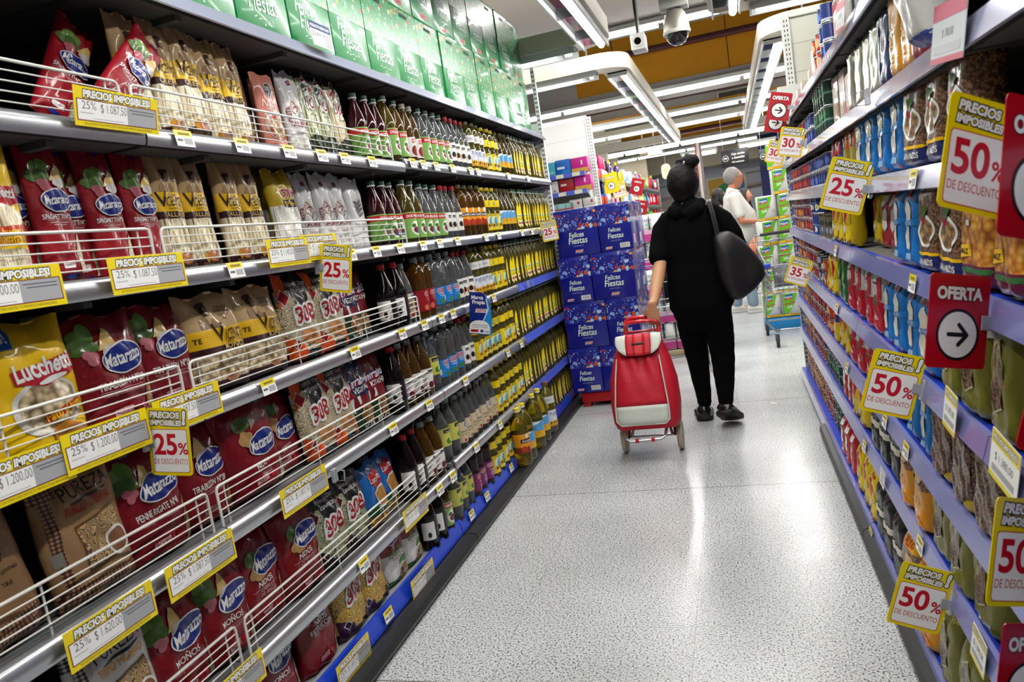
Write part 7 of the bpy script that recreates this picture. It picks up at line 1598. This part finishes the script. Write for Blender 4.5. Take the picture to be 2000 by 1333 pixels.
# ---- other shoppers
def shopper(loc, rz, ht, skin, shirt, pants, hair, label, arms, hairfn=None, glasses=False, belly=.0, shoes='e2e2de', sleeves=.55, step=.06):
    """local +Y is ahead; arms = [(elbow, wrist)] for the left (-X) and right arm"""
    k = ht / 1.70; mb = MB(); V = lambda x, y, z: (x * k, y * k, z * k); hc = Vector(V(0, .035, 1.575))
    S_ = M(skin, r=.5, vary=.12); ball(mb, hc, (.076 * k, .097 * k, .118 * k), S_, 22, 16, lambda v: headfn(v / k) * k); face(mb, hc, S_, k)
    limb(mb, [V(0, .01, 1.50), V(0, -.005, 1.44), V(0, -.01, 1.36)], [.052 * k, .055 * k, .065 * k], S_)
    limb(mb, [V(0, -.01, 1.38), V(0, 0, 1.28), V(0, .01, 1.08), V(0, .01, .92)], [(.14 * k, .08 * k), (.17 * k, .105 * k), (.145 * k, .105 * k), (.16 * k, .11 * k)], S_)
    sh = MB(); T = M(shirt, r=.8, wr=.15, ws=40)
    limb(sh, [V(0, -.012, 1.436), V(0, -.01, 1.385), V(0, .0, 1.29), V(0, .02 + belly * .4, 1.12), V(0, .03 + belly * .5, 1.0), V(0, .012, .88)], [(.066 * k, .066 * k), (.165 * k, .102 * k), (.195 * k, .13 * k), (.180 * k, (.13 + belly * .5) * k), (.180 * k, (.135 + belly * .5) * k), (.180 * k, .13 * k)], T, 22)
    for s, (e, w_) in zip((-1, 1), arms):
        s0 = V(s * .175, -.005, 1.36); limb(mb, [s0, V(*e), V(*w_)], [.052 * k, .042 * k, .028 * k], S_); e_ = Vector(V(*e)); q = Vector(s0)
        limb(sh, [V(s * .12, -.005, 1.375), s0, tuple(q + (e_ - q) * sleeves), tuple(q + (e_ - q) * (sleeves + .18))], [.06 * k, .07 * k, .062 * k, .060 * k], T)
        dv = Vector(V(*w_)) - e_; hand(mb, V(*w_), dv, (0, 0, -1) if abs(dv.normalized().z) < .8 else (-s, 0, 0), -s, S_, k, .55)
    for s in (-1, 1): limb(mb, [V(s * .09, 0, .88), V(s * .095, s * step, .48), V(s * .095, s * step * 1.4, .09)], [.075 * k, .052 * k, .036 * k], S_); limb(mb, [V(s * .095, s * step * 1.4 - .01, .07), V(s * .095, s * step * 1.4 + .12, .035)], [.03 * k, .03 * k], S_)
    o = remesh(mb.build('person'), .0075, 3); o.location = loc; o.rotation_euler.z = rz; tag(o, label, 'person')
    remesh(sh.build('shirt', o), .009, 3, .006)
    pm = MB(); Q = M(pants, r=.85, wr=.2, ws=50)
    limb(pm, [V(0, .01, .96), V(0, .005, .84)], [(.165 * k, .12 * k), (.175 * k, .125 * k)], Q, 20)
    for s in (-1, 1): limb(pm, [V(s * .09, .0, .86), V(s * .097, s * step * .5, .66), V(s * .097, s * step, .47), V(s * .095, s * step * 1.4, .12)], [.098 * k, .086 * k, .070 * k, .062 * k], Q)
    remesh(pm.build('trousers', o), .009, 3)
    hm = MB(); Hm = M(hair, r=.6, wr=.6, ws=70); ball(hm, hc + Vector(V(0, -.026, .030)), (.087 * k, .102 * k, .108 * k), Hm, 20, 14)
    if hairfn: hairfn(hm, hc, Hm, k)
    h = hm.build('hair', o); remesh(h, .007, 1, .004, .03)
    face_parts(o, hc, k, glasses)
    for s in (-1, 1): shoe('shoe', V(s * .095, s * step * 1.4 - .07, .0), V(s * .10, s * step * 1.4 + .20, .0), 0, o, M(shoes, r=.5), M('d8d6d0', r=.6), .046)
    return o
man = shopper((.055, 9.80, 0), -PI / 2 + .08, 1.80, 'b9785a', 'd3d0c8', '8ea3b4', '7f7c77', 'grey haired man with glasses in a white polo shirt', [((-.22, .02, 1.08), (-.20, .26, 1.02)), ((.23, .04, 1.08), (.20, .28, 1.04))], glasses=True, belly=.09, shoes='e4e2da')
mb = MB(); limb(mb, [(-.06, .06, 1.508), (0, .085, 1.495), (.06, .06, 1.508)], [.016, .016, .016], M('e8e5de', r=.8), 8); limb(mb, [(-.07, .0, 1.53), (-.06, .06, 1.508)], [.016, .016], M('e8e5de', r=.8), 8); limb(mb, [(.07, .0, 1.53), (.06, .06, 1.508)], [.016, .016], M('e8e5de', r=.8), 8); mb.build('collar', man)
def longhair(m, c, H, k):
    for s in (-1, 1): limb(m, [c + Vector((s * .072, -.01, .03)) * k, c + Vector((s * .085, .0, -.08)) * k, c + Vector((s * .10, .03, -.20)) * k, c + Vector((s * .095, .06, -.32)) * k], [(.03 * k, .05 * k), (.035 * k, .05 * k), (.035 * k, .04 * k), (.02 * k, .02 * k)], H, 12)
    limb(m, [c + Vector((0, -.07, .04)) * k, c + Vector((0, -.085, -.10)) * k, c + Vector((0, -.09, -.26)) * k], [(.08 * k, .04 * k), (.085 * k, .04 * k), (.07 * k, .03 * k)], H, 14)
shopper((.225, 12.75, 0), -PI * .62, 1.58, 'c0805f', '9a9896', '2a2c34', '17110e', 'dark haired woman in a grey blouse looking down at a cart', [((-.20, .10, 1.10), (-.10, .32, 1.12)), ((.20, .12, 1.10), (.10, .34, 1.12))], longhair)
shopper((-.16, 11.95, 0), -PI * .3, 1.63, 'b87a5a', '4a4c54', '22242c', '0c0a0a', 'dark haired person half hidden behind the man in white', [((-.22, .05, 1.08), (-.16, .22, 1.0)), ((.22, .05, 1.08), (.16, .22, 1.0))], longhair)
label_all()
